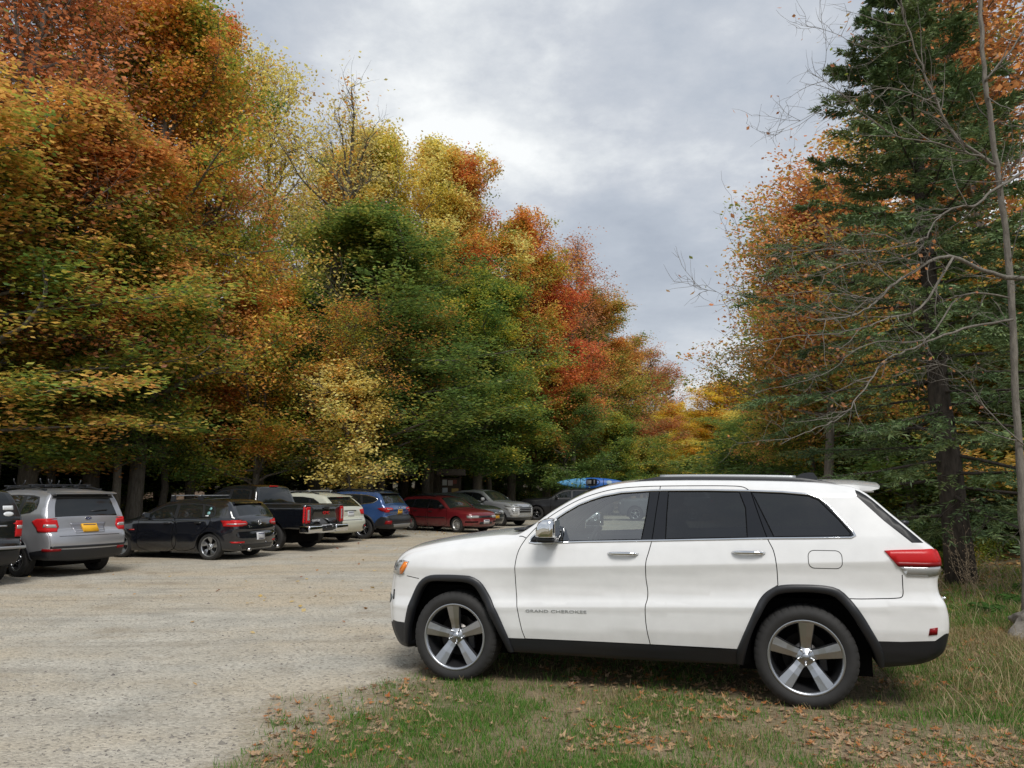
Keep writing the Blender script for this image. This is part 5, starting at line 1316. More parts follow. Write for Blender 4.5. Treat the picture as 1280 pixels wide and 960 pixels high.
c = silver_crossover(); put_by_wheel(c, -.60, 36.0, .82, -.57, 'F', 'R')
c = dark_suv('suv', 'matte charcoal suv facing left under the blue kayak, far side of the lot'); put_by_wheel(c, 1.35, 43.0, -.985, .17, 'F', 'L'); kc = c
c = dark_suv('suv', 'blue grey suv seen only through the front window of the white suv', True); put_by_wheel(c, 6.66, 42.2, -.97, .25, 'F', 'L')
k = kayak(); h_ = kc.root.rotation_euler.z
k.rotation_euler = (R(90-22), 0, h_)
q = kc.root.matrix_basis @ Vector((2.95, -.12, 2.02)); k.location = q
for x in (1.75, 2.85):
    b = MB(); b.rbox((x, 0, 1.775), (.06, 1.25, .03), .01); 
    for sd in (-1, 1): b.rbox((x, sd*.55, 1.745), (.09, .06, .06), .01)
    b.build('roof_crossbar', M['black_plastic'], kc.root)
# ================================================================== trees
def leafmat(name, stops, scale=.35, trans=.50, k_=2.5):
    """stops: list of colours; large soft patches plus a tint per leaf"""
    m, nt, out = newmat(name)
    tc = nt.nodes.new('ShaderNodeTexCoord'); at_ = nt.nodes.new('ShaderNodeAttribute'); at_.attribute_name = 'tint'
    oi = nt.nodes.new('ShaderNodeObjectInfo')
    add = nt.nodes.new('ShaderNodeVectorMath'); add.operation = 'ADD'; nt.links.new(tc.outputs['Object'], add.inputs[0])
    cb = nt.nodes.new('ShaderNodeCombineXYZ'); nt.links.new(math_(nt, 'MULTIPLY', oi.outputs['Random'], 40.), cb.inputs[0]); nt.links.new(cb.outputs[0], add.inputs[1])
    n = noise(nt, add.outputs[0], scale, 3, .5)
    nf = noise(nt, add.outputs[0], scale*4.5, 3, .6); n = math_(nt, 'ADD', math_(nt, 'MULTIPLY', n, .66), math_(nt, 'MULTIPLY', nf, .34))
    f = math_(nt, 'ADD', mrange(nt, n, .33, .67), math_(nt, 'MULTIPLY', math_(nt, 'SUBTRACT', at_.outputs['Fac'], .5), 1.0))
    stops = [tuple(min(.85, v*k_) for v in c) for c in stops]
    k = len(stops); col = ramp(nt, f, [(.02+.96*i/(k-1), c) for i, c in enumerate(stops)])
    hs = nt.nodes.new('ShaderNodeHueSaturation'); hs.inputs['Saturation'].default_value = .95; nt.links.new(col, hs.inputs['Color'])
    wn = nt.nodes.new('ShaderNodeTexWhiteNoise'); wn.noise_dimensions = '1D'; nt.links.new(math_(nt, 'MULTIPLY', at_.outputs['Fac'], 91.7), wn.inputs['W'])
    nt.links.new(mrange(nt, wn.outputs['Value'], 0, 1, .62, 1.42), hs.inputs['Value']); nt.links.new(mrange(nt, oi.outputs['Random'], 0, 1, .488, .512), hs.inputs['Hue'])
    d = nt.nodes.new('ShaderNodeBsdfDiffuse'); t = nt.nodes.new('ShaderNodeBsdfTranslucent'); nt.links.new(hs.outputs[0], d.inputs[0]); nt.links.new(hs.outputs[0], t.inputs[0])
    mx = nt.nodes.new('ShaderNodeMixShader'); mx.inputs[0].default_value = trans; nt.links.new(d.outputs[0], mx.inputs[1]); nt.links.new(t.outputs[0], mx.inputs[2])
    g = nt.nodes.new('ShaderNodeBsdfGlossy'); g.inputs['Roughness'].default_value = .5
    m2 = nt.nodes.new('ShaderNodeMixShader'); m2.inputs[0].default_value = .03; nt.links.new(mx.outputs[0], m2.inputs[1]); nt.links.new(g.outputs[0], m2.inputs[2])
    nt.links.new(m2.outputs[0], out.inputs[0]); return m
G1, G2, G3 = (.030, .060, .014), (.055, .098, .018), (.11, .14, .020)
YG, YE, GO = (.19, .19, .018), (.42, .27, .022), (.46, .22, .020)
OR, RU, RE, BR = (.39, .145, .020), (.27, .105, .026), (.34, .055, .018), (.17, .085, .036)
PAL = {
 'rust_green': leafmat('leaves_rust_green', [G2, G3, (.17, .165, .02), (.30, .18, .028), (.27, .125, .03), (.34, .16, .035)]),
 'orange_green': leafmat('leaves_orange_green', [G2, (.12, .15, .018), YG, (.38, .21, .025), OR, RU], .28),
 'orange': leafmat('leaves_orange', [G3, YG, (.34, .19, .022), (.36, .15, .024), (.31, .10, .022)], .3, k_=2.4),
 'green': leafmat('leaves_green', [G1, G2, (.05, .088, .018), (.07, .11, .02), G3, (.18, .175, .025)], .5),
 'green_yellow': leafmat('leaves_green_yellow', [G1, G2, G3, YG, GO], .45),
 'gold': leafmat('leaves_gold', [G3, (.28, .22, .03), (.38, .26, .045), (.42, .27, .06), (.40, .19, .03)], .4),
 'gold_pale': leafmat('leaves_pale_gold', [(.36, .25, .05), (.44, .28, .08), (.48, .30, .10), OR], .4),
 'red': leafmat('leaves_red', [YG, (.36, .18, .025), (.36, .115, .024), (.31, .07, .02), (.28, .05, .02), (.33, .12, .03)], .4, k_=2.3),
 'rust': leafmat('leaves_rust', [G3, BR, RU, (.26, .12, .04), (.33, .15, .035)], .4, k_=2.4),
 'deep_orange': leafmat('leaves_deep_orange', [YE, (.48, .27, .022), (.50, .21, .018), (.44, .15, .02)], .5),
 'beech': leafmat('leaves_beech', [(.10, .14, .02), (.20, .19, .03), (.30, .20, .035), (.33, .165, .033), (.28, .12, .035), (.20, .10, .04)], .7),
 'conifer': leafmat('needles', [(.028, .052, .020), (.048, .080, .028), (.078, .104, .036)], 1.2, .15),
 'under': leafmat('understory_leaves', [G1, G2, G3, G2, YG, GO], .8),
}
def barkmat(name, a, b, sc=6):
    m, nt, out = newmat(name); tc = nt.nodes.new('ShaderNodeTexCoord')
    mp = nt.nodes.new('ShaderNodeMapping'); mp.inputs['Scale'].default_value = (sc, sc, sc*.22); nt.links.new(tc.outputs['Object'], mp.inputs[0])
    n = noise(nt, mp.outputs[0], 3, 8, .65); p = nt.nodes.new('ShaderNodeBsdfPrincipled'); p.inputs['Roughness'].default_value = .9
    n2 = noise(nt, tc.outputs['Object'], 1.3, 4)
    nt.links.new(mixc(nt, mrange(nt, n2, .45, .75, 0, .5), ramp(nt, n, [(.3, a), (.65, b)]), tuple(x*.55 for x in b)), p.inputs['Base Color'])
    nt.links.new(bump(nt, n, .7, .03), p.inputs['Normal']); nt.links.new(p.outputs[0], out.inputs[0]); return m
BARK = barkmat('bark_grey_brown', (.07, .06, .048), (.21, .185, .155)); BARKP = barkmat('bark_pale_grey', (.10, .088, .07), (.24, .215, .18), 9); BARKD = barkmat('bark_dark', (.020, .016, .013), (.085, .068, .055))

class LeafBuf:
    def __init__(s): s.V = []; s.T = []
    def spray(s, rs, c, n, sx, sz, size, tint, droop=.12, aspect=.60, flat=.9):
        """n leaves in a flattened spray about c"""
        P = c+rs.normal(size=(n, 3))*np.array([sx, sx, sz])
        P[:, 2] -= droop*((P[:, 0]-c[0])**2+(P[:, 1]-c[1])**2)/max(sx, .05)*.5
        az = rs.uniform(0, 2*np.pi, n); 
        d = np.stack([np.cos(az), np.sin(az), rs.normal(-.42, .42, n)], 1); d /= np.linalg.norm(d, axis=1)[:, None]
        up = np.stack([rs.normal(0, flat, n), rs.normal(0, flat, n), np.ones(n)], 1)
        side = np.cross(d, up); side /= np.linalg.norm(side, axis=1)[:, None]+1e-9
        L = size*rs.uniform(.7, 1.25, n)[:, None]
        nn = np.cross(side, d)
        a = P; b = P+d*L*.5+side*L*aspect*.5-nn*L*.06; c_ = P+d*L; e = P+d*L*.5-side*L*aspect*.5-nn*L*.06
        s.V.append(np.stack([a, b, c_, e], 1)); s.T.append(np.clip(tint+rs.normal(0, .14, n), 0, 1))
    def needles(s, rs, a, b, n, ln, w, tint, spread=.35, droop=.0):
        """needle tufts along a twig from a to b"""
        t = rs.uniform(0, 1, n)[:, None]; P = a+(b-a)*t; ax = (b-a)/(np.linalg.norm(b-a)+1e-9)
        d = rs.normal(size=(n, 3))*np.array([1, 1, .45]); d -= (d*ax).sum(1)[:, None]*ax; d /= np.linalg.norm(d, axis=1)[:, None]+1e-9
        d = d+ax*.8; d /= np.linalg.norm(d, axis=1)[:, None]
        side = np.cross(d, rs.normal(size=(n, 3))); side /= np.linalg.norm(side, axis=1)[:, None]+1e-9
        L = ln*rs.uniform(.6, 1.2, n)[:, None]
        s.V.append(np.stack([P, P+d*L*.5+side*w, P+d*L, P+d*L*.5-side*w], 1)); s.T.append(np.clip(tint+rs.normal(0, .2, n), 0, 1))
    def mesh(s, name, mat):
        V = np.concatenate(s.V).reshape(-1, 3); T = np.concatenate(s.T); n = len(T)
        F = np.arange(n*4).reshape(n, 4); me = mesh_np(name, V, F, mat, None, False)
        at_ = me.attributes.new('tint', 'FLOAT', 'FACE'); at_.data.foreach_set('value', T.astype(np.float32)); return me

def wobble(rs, p0, d, L, n, curv=.12, up=0.):
    P = [np.array(p0, float)]; d = np.array(d, float); d /= np.linalg.norm(d)
    for i in range(n):
        d = d+rs.normal(0, curv, 3)+np.array([0, 0, up]); d /= np.linalg.norm(d); P.append(P[-1]+d*L/n)
    return P
def broadleaf(seed, H=18., Rm=4.5, low=3., leaves=40000, lsize=.17, tr=.22, nl=46, density=1., fork=0, shape=(.55, .5), twig=False, clump=.55, skirt=True):
    """returns (trunk mesh, crown mesh)"""
    rs = np.random.RandomState(seed); b = MB(); lb = LeafBuf()
    T = [np.array([0, 0, 0.])]; d = np.array([rs.normal(0, .03), rs.normal(0, .03), 1.])
    n = 14
    for i in range(n):
        d = d+np.array([rs.normal(0, .05), rs.normal(0, .05), 0]); d[2] = 1; T.append(T[-1]+d/np.linalg.norm(d)*H*.97/n)
    b.tube([T[0]-np.array([0, 0, .3])]+T, [tr*1.5]+[tr*(1.25 if i == 0 else 1)*(1-i/n)**.75+.012 for i in range(n+1)], 9)
    def tp(h):
        k = min(int(h/(H*.97)*n), n-1); f = h/(H*.97)*n-k; return T[k]*(1-f)+T[k+1]*f
    tips = []
    for i in range(nl):
        t = (i+rs.uniform(0, .9))/nl; h = low*.8+(H*.96-low*.8)*t**1.05
        tt = (h-low)/(H-low); env = Rm*max(.10, (max(0, 1-tt))**shape[0]*(max(tt, 0)+.22)**shape[1]*1.35)
        az = i*2.399+rs.normal(0, .35); el = R(26)+R(46)*max(tt, 0)+rs.normal(0, .2)
        L = env*rs.uniform(.42, 1.28)
        P = wobble(rs, tp(h), (math.cos(az)*math.cos(el), math.sin(az)*math.cos(el), math.sin(el)), L, 6, .17, .05 if tt > .25 else .0)
        r0 = tr*.42*(1-tt*.6)*(L/Rm)**.5+.008
        b.tube(P, [r0*(1-k/6.5)+.004 for k in range(7)], 5, caps=False)
        for q in range(2, 7):
            nsub = 2 if q < 6 else 1
            for _ in range(nsub):
                p = P[q]; dd = P[q]-P[q-1]; dd /= np.linalg.norm(dd); a2 = rs.uniform(-1.1, 1.1); 
                e = np.array([dd[0]*math.cos(a2)-dd[1]*math.sin(a2), dd[0]*math.sin(a2)+dd[1]*math.cos(a2), dd[2]+rs.normal(.16, .42)])
                l2 = L*rs.uniform(.18, .36)*(1 if q < 6 else .6)+.25
                Q = wobble(rs, p, e, l2, 3, .2, .0)
                b.tube(Q, [.019, .014, .009, .004], 3, caps=False)
                tips.append((Q[1], tt)); tips.append((Q[2], tt)); tips.append((Q[3], tt))
                if twig:
                    for _2 in range(3):
                        W_ = wobble(rs, Q[rs.randint(1, 4)], e+rs.normal(0, .7, 3)+np.array([0, 0, .3]), rs.uniform(.5, 1.2), 3, .2, .03); b.tube(W_, [.007, .005, .004, .002], 3, caps=False); tips.append((W_[3], tt))
    per = max(3, int(leaves/len(tips))); 
    for c, tt in tips:
        k = rs.poisson(per*min(3., rs.lognormal(-.25, .75))*density)
        if k < 1: continue
        lb.spray(rs, c, k, clump*rs.uniform(.5, 1.25), clump*rs.uniform(.3, .8), lsize, .5+.30*(tt-.45)+rs.normal(0, .17))
    # stand the crown over the foot of the trunk and bring it to its nominal size
    A = np.concatenate(lb.V).reshape(-1, 3); c = A.mean(0); sh = c[:2]/c[2]*.9
    A[:, :2] -= A[:, 2:3]*sh; kz = H/np.percentile(A[:, 2], 99.7); kr = Rm/np.percentile(np.hypot(A[:, 0], A[:, 1]), 95)
    for q in lb.V: q[..., :2] = (q[..., :2]-q[..., 2:3]*sh)*kr; q[..., 2] *= kz
    b.v = [((x-z*sh[0])*kr, (y-z*sh[1])*kr, z*kz) for x, y, z in b.v]
    return b.mesh('trunk', BARK), lb.mesh('crown', PAL['green'])
def conifer(seed, H=13., Rm=3.2, low=1.5, nb=90, tr=.20, dens=26, ln=.10, bare=0.):
    rs = np.random.RandomState(seed); b = MB(); lb = LeafBuf()
    T = [np.array([rs.normal(0, .02)*i*.3, rs.normal(0, .02)*i*.3, H*i/10]) for i in range(11)]; T[0][2] = -.3
    b.tube(T, [tr*(1.15 if i == 0 else 1)*(1-i/10.3)+.01 for i in range(11)], 10)
    for i in range(nb):
        t = (i+.5)/nb; h = low+(H-low)*t**.92; az = i*2.399+rs.normal(0, .3); L = Rm*(1-t)**.8*rs.uniform(.7, 1.15)+.25
        if t < .2: L *= .75+rs.uniform(0, .4)
        el = -.18+.75*t+rs.normal(0, .08)
        base = np.array([0, 0, h]); P = wobble(rs, base, (math.cos(az), math.sin(az), el), L, 6, .06, .02 if t > .3 else -.015)
        b.tube(P, [.035*(1-t*.6)*(1-k/7)+.004 for k in range(7)], 4, caps=False)
        for q in range(1, 7):
            for sd in (-1, 1):
                for _ in range(2 if L > 1 else 1):
                    dd = P[q]-P[q-1]; dd /= np.linalg.norm(dd); a2 = sd*rs.uniform(.5, 1.1)
                    e = np.array([dd[0]*math.cos(a2)-dd[1]*math.sin(a2), dd[0]*math.sin(a2)+dd[1]*math.cos(a2), dd[2]-.12]); l2 = L*.34*(1.15-q/8)+.12
                    st = P[q-1]+(P[q]-P[q-1])*rs.uniform(0, 1); Q = wobble(rs, st, e, l2, 2, .1, -.05)
                    if rs.uniform() < bare*(1-t): 
                        b.tube(Q, [.008, .005, .003], 3, caps=False); continue
                    tn = .5+rs.normal(0, .2)
                    for a_, b_ in zip(Q[:-1], Q[1:]): lb.needles(rs, a_, b_, dens, ln, .012, tn)
                    for _2 in range(2):
                        a3 = rs.uniform(-.9, .9); e3 = np.array([e[0]*math.cos(a3)-e[1]*math.sin(a3), e[0]*math.sin(a3)+e[1]*math.cos(a3), e[2]-.1]); s3 = Q[0]+(Q[2]-Q[0])*rs.uniform(.2, .9)
                        lb.needles(rs, s3, s3+e3*l2*.4, dens//2+2, ln, .012, tn)
            lb.needles(rs, P[q-1], P[q], dens//2, ln, .012, .5) if rs.uniform() > bare*(1-t) else None
    return b.mesh('trunk', BARKD), lb.mesh('crown', PAL['conifer'])
def shrub(seed, H=2.6, Rm=1.6, leaves=5000, lsize=.12):
    rs = np.random.RandomState(seed); b = MB(); lb = LeafBuf()
    for i in range(9):
        az = rs.uniform(0, 6.28); P = wobble(rs, (rs.normal(0, .15), rs.normal(0, .15), -.1), (math.cos(az)*.55, math.sin(az)*.55, 1), H*rs.uniform(.6, 1.), 6, .12)
        b.tube(P, [.03*(1-k/7)+.004 for k in range(7)], 5, caps=False)
        for q in range(1, 7):
            for _ in range(3):
                a2 = rs.uniform(0, 6.28); Q = wobble(rs, P[q], (math.cos(a2), math.sin(a2), rs.uniform(-.1, .5)), Rm*rs.uniform(.25, .6), 2, .1); b.tube(Q, [.008, .006, .003], 3, caps=False)
                lb.spray(rs, Q[2], int(leaves/160), .30, .10, lsize, .5+rs.normal(0, .2)); lb.spray(rs, Q[1], int(leaves/320), .25, .10, lsize, .5)
    return b.mesh('stems', BARKD), lb.mesh('foliage', PAL['under'])
def add_tree(proto, x, y, sc, rot, pal, name, label, cat, group=None, z=0., bark=None, names=('trunk', 'crown')):
    e = bpy.data.objects.new(name, None); COL.objects.link(e); e.empty_display_size = .5
    e.location = (x, y, z); e.rotation_euler = (0, 0, rot); e.scale = sc if isinstance(sc, tuple) else (sc, sc, sc)
    tag(e, label, cat, group)
    for nm, me, mt in ((names[0], proto[0], bark), (names[1], proto[1], PAL.get(pal))):
        o = put(nm, me, e)
        if mt is not None: o.material_slots[0].link = 'OBJECT'; o.material_slots[0].material = mt
    return e
# ================================================================== ground
LOT = [(-2.8, 2.0), (-2.35, 4.2), (-2.02, 4.93), (-1.68, 6.05), (-1.45, 7.0), (-1.15, 8.0), (.0, 9.3), (3.2, 10.0), (6.0, 11.6), (8.0, 15), (9, 20), (9.5, 30), (10.5, 42), (12, 55), (15, 72), (18, 90), (14, 93), (9, 76), (6, 62), (3, 52), (0, 46.5), (-3.5, 41.5), (-6.5, 36), (-9.3, 30.5), (-12.5, 26), (-15.5, 22), (-19, 18), (-24, 13), (-30, 2), (-30, -25), (-3, -25)]
LA = np.array(LOT); LB_ = np.roll(LA, -1, 0)
def lot_sd(x, y):
    P = np.stack([np.ravel(x), np.ravel(y)], 1); out = np.zeros(len(P))
    for i in range(0, len(P), 20000):
        q = P[i:i+20000]; D, _, _ = segdist(q, LA, LB_); out[i:i+20000] = np.where(pip(q, LOT), D, -D)
    return out.reshape(np.shape(x))
def vnoise(x, y, sc, seed=0):
    x = x*sc+seed*17.3; y = y*sc+seed*9.1; xi = np.floor(x); yi = np.floor(y); fx = x-xi; fy = y-yi; fx = fx*fx*(3-2*fx); fy = fy*fy*(3-2*fy)
    def h(a, b): v = np.sin(a*127.1+b*311.7+seed*74.7)*43758.5453; return v-np.floor(v)
    return (h(xi, yi)*(1-fx)+h(xi+1, yi)*fx)*(1-fy)+(h(xi, yi+1)*(1-fx)+h(xi+1, yi+1)*fx)*fy
def fbm(x, y, sc, seed=0, o=4): return sum(vnoise(x, y, sc*2**k, seed+k)*.5**k for k in range(o))/sum(.5**k for k in range(o))
def edge(x, y):   # 1 deep in the grass, 0 on the lot
    d = -lot_sd(x, y)+(fbm(x, y, .9, 3)-.5)*1.3+(fbm(x, y, 4, 5)-.5)*.5
    return np.clip(d/.9+.35, 0, 1)
def gz(x, y):
    x = np.asarray(x, float); y = np.asarray(y, float)
    e = np.clip(-lot_sd(x, y)/1.0, 0, 1)
    jd = np.clip((np.hypot((x-1.2)/2.6, (y-7.2)/1.7)-1), 0, 1)   # level where the car stands
    return e*jd*((fbm(x, y, .7, 8)-.4)*.10+np.clip((x-5.5)/10, 0, .6)*.35)
def make_ground():
    def axis(a, b, st, far):
        c = list(np.arange(a, b, st)); o = []; v = b; s_ = st
        while v < far: o.append(v); s_ *= 1.22; v += s_
        o.append(far); p = []; v = a; s_ = st
        while v > -far: s_ *= 1.22; v -= s_; p.append(v)
        p.append(-far-1); return np.array(p[::-1]+c+o)
    xs = axis(-4, 10, .11, 1500); ys = axis(3.6, 15, .11, 1500)
    X, Y = np.meshgrid(xs, ys); E_ = edge(X, Y); Z = gz(X, Y)
    V = np.stack([X.ravel(), Y.ravel(), Z.ravel()], 1); nx = len(xs); ny = len(ys)
    I = np.arange(nx*ny).reshape(ny, nx); F = np.stack([I[:-1, :-1], I[:-1, 1:], I[1:, 1:], I[1:, :-1]], -1).reshape(-1, 4)
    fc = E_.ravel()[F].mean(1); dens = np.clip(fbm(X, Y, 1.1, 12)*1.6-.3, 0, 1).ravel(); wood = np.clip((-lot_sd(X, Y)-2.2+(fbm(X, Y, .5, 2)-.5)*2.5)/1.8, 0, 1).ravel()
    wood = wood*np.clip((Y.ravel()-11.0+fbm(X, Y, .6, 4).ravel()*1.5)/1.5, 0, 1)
    m, nt, out = newmat('ground_soil_gravel'); tc = nt.nodes.new('ShaderNodeTexCoord'); pos = tc.outputs['Object']
    def att(n): a = nt.nodes.new('ShaderNodeAttribute'); a.attribute_name = n; return a.outputs['Fac']
    ge = att('edge'); gw = att('wood'); gd = att('dens')
    big = noise(nt, pos, .35, 5, .6); mid = noise(nt, pos, 1.6, 5, .6); fine = noise(nt, pos, 22, 6, .7)
    vo = nt.nodes.new('ShaderNodeTexVoronoi'); vo.inputs['Scale'].default_value = 38; nt.links.new(pos, vo.inputs['Vector'])
    vo2 = nt.nodes.new('ShaderNodeTexVoronoi'); vo2.inputs['Scale'].default_value = 13; nt.links.new(pos, vo2.inputs['Vector'])
    # faint wheel tracks running along the lot
    mp = nt.nodes.new('ShaderNodeMapping'); mp.inputs['Rotation'].default_value = (0, 0, R(-22)); mp.inputs['Scale'].default_value = (.10, 1.0, 1); nt.links.new(pos, mp.inputs[0])
    trk = noise(nt, mp.outputs[0], .75, 4, .5)
    sand = mixc(nt, mrange(nt, big, .35, .65), (.48, .41, .305), (.42, .37, .285)); grav = mixc(nt, mrange(nt, mid, .35, .65), (.37, .35, .30), (.50, .47, .40))
    base = mixc(nt, mrange(nt, math_(nt, 'ADD', math_(nt, 'MULTIPLY', big, .5), math_(nt, 'MULTIPLY', trk, .5)), .43, .57), sand, grav)
    cell = mixc(nt, .75, mixc(nt, .5, (1, 1, 1), vo.outputs['Color']), (1, 1, 1)); 
    hsv = nt.nodes.new('ShaderNodeHueSaturation'); hsv.inputs['Saturation'].default_value = 0.; nt.links.new(vo.outputs['Color'], hsv.inputs['Color'])
    st = mrange(nt, hsv.outputs[0], .1, .9, .70, 1.22); 
    gr = mixc(nt, 1., base, st, 'MULTIPLY')
    hs2 = nt.nodes.new('ShaderNodeHueSaturation'); hs2.inputs['Saturation'].default_value = 0.; nt.links.new(vo2.outputs['Color'], hs2.inputs['Color'])
    gr = mixc(nt, math_(nt, 'MULTIPLY', mrange(nt, hs2.outputs[0], .80, .84), mrange(nt, vo2.outputs['Distance'], .32, .1, 0, .8)), gr, (.17, .155, .135))
    gr = mixc(nt, mrange(nt, fine, .35, .75, .0, .35), gr, (.17, .14, .10))
    rut = noise(nt, mp.outputs[0], 2.6, 5, .55); gr = mixc(nt, math_(nt, 'MULTIPLY', mrange(nt, rut, .54, .66), .35), gr, (.23, .20, .16))
    gr = mixc(nt, math_(nt, 'MULTIPLY', mrange(nt, noise(nt, pos, .9, 6, .65), .56, .68), .4), gr, (.22, .175, .12))
    soil = mixc(nt, mrange(nt, fine, .3, .7), (.17, .125, .075), (.32, .25, .16)); soilg = mixc(nt, math_(nt, 'MULTIPLY', gd, mrange(nt, noise(nt, pos, 9, 5), .35, .6)), soil, (.10, .115, .04))
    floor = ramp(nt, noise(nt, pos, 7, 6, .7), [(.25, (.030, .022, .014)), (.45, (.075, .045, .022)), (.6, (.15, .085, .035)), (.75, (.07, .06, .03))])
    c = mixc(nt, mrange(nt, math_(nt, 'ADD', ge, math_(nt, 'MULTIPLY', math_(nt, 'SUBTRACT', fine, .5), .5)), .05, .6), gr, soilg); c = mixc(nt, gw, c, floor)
    p = nt.nodes.new('ShaderNodeBsdfPrincipled'); p.inputs['Roughness'].default_value = .93; p.inputs['Specular IOR Level'].default_value = .25; nt.links.new(c, p.inputs['Base Color'])
    hgt = math_(nt, 'ADD', math_(nt, 'MULTIPLY', fine, .7), math_(nt, 'MULTIPLY', math_(nt, 'SUBTRACT', 1., vo.outputs['Distance']), .5))
    hgt = math_(nt, 'ADD', hgt, math_(nt, 'MULTIPLY', mid, 1.5))
    nt.links.new(bump(nt, hgt, .8, .03), p.inputs['Normal']); nt.links.new(p.outputs[0], out.inputs[0])
    lot = fc < .30
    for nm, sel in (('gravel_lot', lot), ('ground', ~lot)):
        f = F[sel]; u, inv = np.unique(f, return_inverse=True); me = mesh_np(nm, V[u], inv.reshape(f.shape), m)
        for an, arr in (('edge', E_.ravel()), ('wood', wood), ('dens', dens)):
            a = me.attributes.new(an, 'FLOAT', 'POINT'); a.data.foreach_set('value', arr[u].astype(np.float32))
        tag(put(nm, me), kind='structure')
make_ground()

def attrmat(name, rough=.85, trans=0., stops=None):
    m, nt, out = newmat(name); a = nt.nodes.new('ShaderNodeAttribute'); a.attribute_name = 'tint'; c = ramp(nt, a.outputs['Fac'], stops)
    d = nt.nodes.new('ShaderNodeBsdfPrincipled'); d.inputs['Roughness'].default_value = rough; d.inputs['Specular IOR Level'].default_value = .2; nt.links.new(c, d.inputs['Base Color'])
    if trans:
        t = nt.nodes.new('ShaderNodeBsdfTranslucent'); nt.links.new(c, t.inputs[0]); mx = nt.nodes.new('ShaderNodeMixShader'); mx.inputs[0].default_value = trans
        nt.links.new(d.outputs[0], mx.inputs[1]); nt.links.new(t.outputs[0], mx.inputs[2]); nt.links.new(mx.outputs[0], out.inputs[0])
    else: nt.links.new(d.outputs[0], out.inputs[0])
    return m
def quads(name, V, T, mat, kind='stuff', label=None, cat=None, smooth=False):
    n = len(T); me = mesh_np(name, V.reshape(-1, 3), np.arange(n*4).reshape(n, 4), mat, None, smooth)
    a = me.attributes.new('tint', 'FLOAT', 'FACE'); a.data.foreach_set('value', T.astype(np.float32)); o = put(name, me); tag(o, label, cat, kind=kind); return o
def make_grass():
    rs = np.random.RandomState(3); N_ = 560000
    # more blades near the lens
    y = 4.2+(rs.uniform(0, 1, N_)**1.5)*12; x = rs.uniform(-.32, .80, N_)*y+rs.normal(0, .2, N_)
    e = edge(x, y); d = fbm(x, y, 1.1, 12); d2 = fbm(x, y, 3.5, 21); d3 = fbm(x, y, .45, 31)
    right = np.clip((x-2.6)/2.5, 0, 1)
    left = np.clip((1.6-x)/2, 0, 1); dens = np.clip((d-.33+.10*left)*4.0, 0, 1)*np.clip((d2-.25)*3, .1, 1)*(.75+.25*right)+.15*right+.06
    green = np.clip(1.2-right*.8+(d3-.5)*2.4, 0, 1)
    # greener strip where the woods begin
    green = np.where(y > 9.5, np.clip(.75+(d3-.5), 0, 1), green)
    keep = (rs.uniform(0, 1, N_) < dens*np.clip((e-.25)*2, 0, 1)) & (lot_sd(x, y) < .35) & (y < 15)
    # thin under the car body
    cx, cy = (x-.87-.28), (y-6.59-.90); u = cx*.955-cy*.296; v = cx*.296+cy*.955; under = (np.abs(u) < 2.2) & (np.abs(v) < .85); keep &= ~(under & (rs.uniform(0, 1, N_) < .8))
    x, y, green, right = x[keep], y[keep], green[keep], right[keep]; n = len(x)
    g = rs.uniform(0, 1, n) < green*.85
    L = np.where(g, rs.uniform(.025, .065, n), rs.uniform(.03, .085, n))*(1+right*.4)*np.where(y > 9.5, 1.5, 1)
    w = rs.uniform(.0016, .0032, n)*(1+.10*(y-4)); az = rs.uniform(0, 6.28, n); ln = rs.uniform(.15, .9, n)
    B = np.stack([x, y, gz(x, y)-.004], 1); lean = np.stack([np.cos(az)*ln, np.sin(az)*ln, np.ones(n)], 1); lean /= np.linalg.norm(lean, axis=1)[:, None]
    a2 = rs.uniform(0, 6.28, n); s = np.stack([np.cos(a2), np.sin(a2), np.zeros(n)], 1)*w[:, None]
    tip = B+lean*L[:, None]
    V = np.stack([B-s, B+s, tip+s*.25, tip-s*.25], 1); T = np.where(g, rs.uniform(0, .45, n), rs.uniform(.6, 1, n))
    quads('grass', V, T, attrmat('grass_blades', .8, .3, [(0, (.055, .16, .022)), (.25, (.10, .25, .035)), (.45, (.17, .27, .055)), (.6, (.22, .18, .075)), (.8, (.36, .28, .14)), (1, (.42, .34, .20))]), label='short green grass mixed with straw', cat='grass')
    # tall dry stalks
    n = 1500; y = rs.uniform(5.0, 13.0, n); x = rs.uniform(.25, .78, n)*y; k = (fbm(x, y, .8, 44) > .47) & (x > 2.6) & (lot_sd(x, y) < -.6)
    cx, cy = (x-1.15), (y-7.49); u = cx*.955-cy*.296; v = cx*.296+cy*.955; k &= ~((np.abs(u) < 2.4) & (np.abs(v) < 1.1))
    x, y = x[k], y[k]; n = len(x); Vs = []; Ts = []
    for i in range(n):
        L = rs.uniform(.08, .30); az = rs.uniform(0, 6.28); b = np.array([x[i], y[i], float(gz(x[i:i+1], y[i:i+1])[0])]); d = np.array([math.cos(az)*.25, math.sin(az)*.25, 1]); s = np.array([.0022, 0, 0])*(1+.05*y[i])
        p = b
        for q in range(3):
            p2 = p+d*L/3; Vs.append([p-s, p+s, p2+s*.8, p2-s*.8]); Ts.append(rs.uniform(.7, 1)); p = p2; d = d+np.array([math.cos(az)*.35, math.sin(az)*.35, -.15]); s = s*.8
    quads('dry_grass', np.array(Vs), np.array(Ts), attrmat('dry_grass_stalks', .85, .2, [(0, (.3, .24, .12)), (.8, (.34, .27, .14)), (1, (.46, .38, .24))]), label='tall dry straw coloured grass', cat='grass')
make_grass()
LEAFST = [(0, (.42, .13, .04)), (.2, (.44, .22, .09)), (.45, (.50, .34, .20)), (.75, (.40, .28, .18)), (1, (.24, .15, .09))]
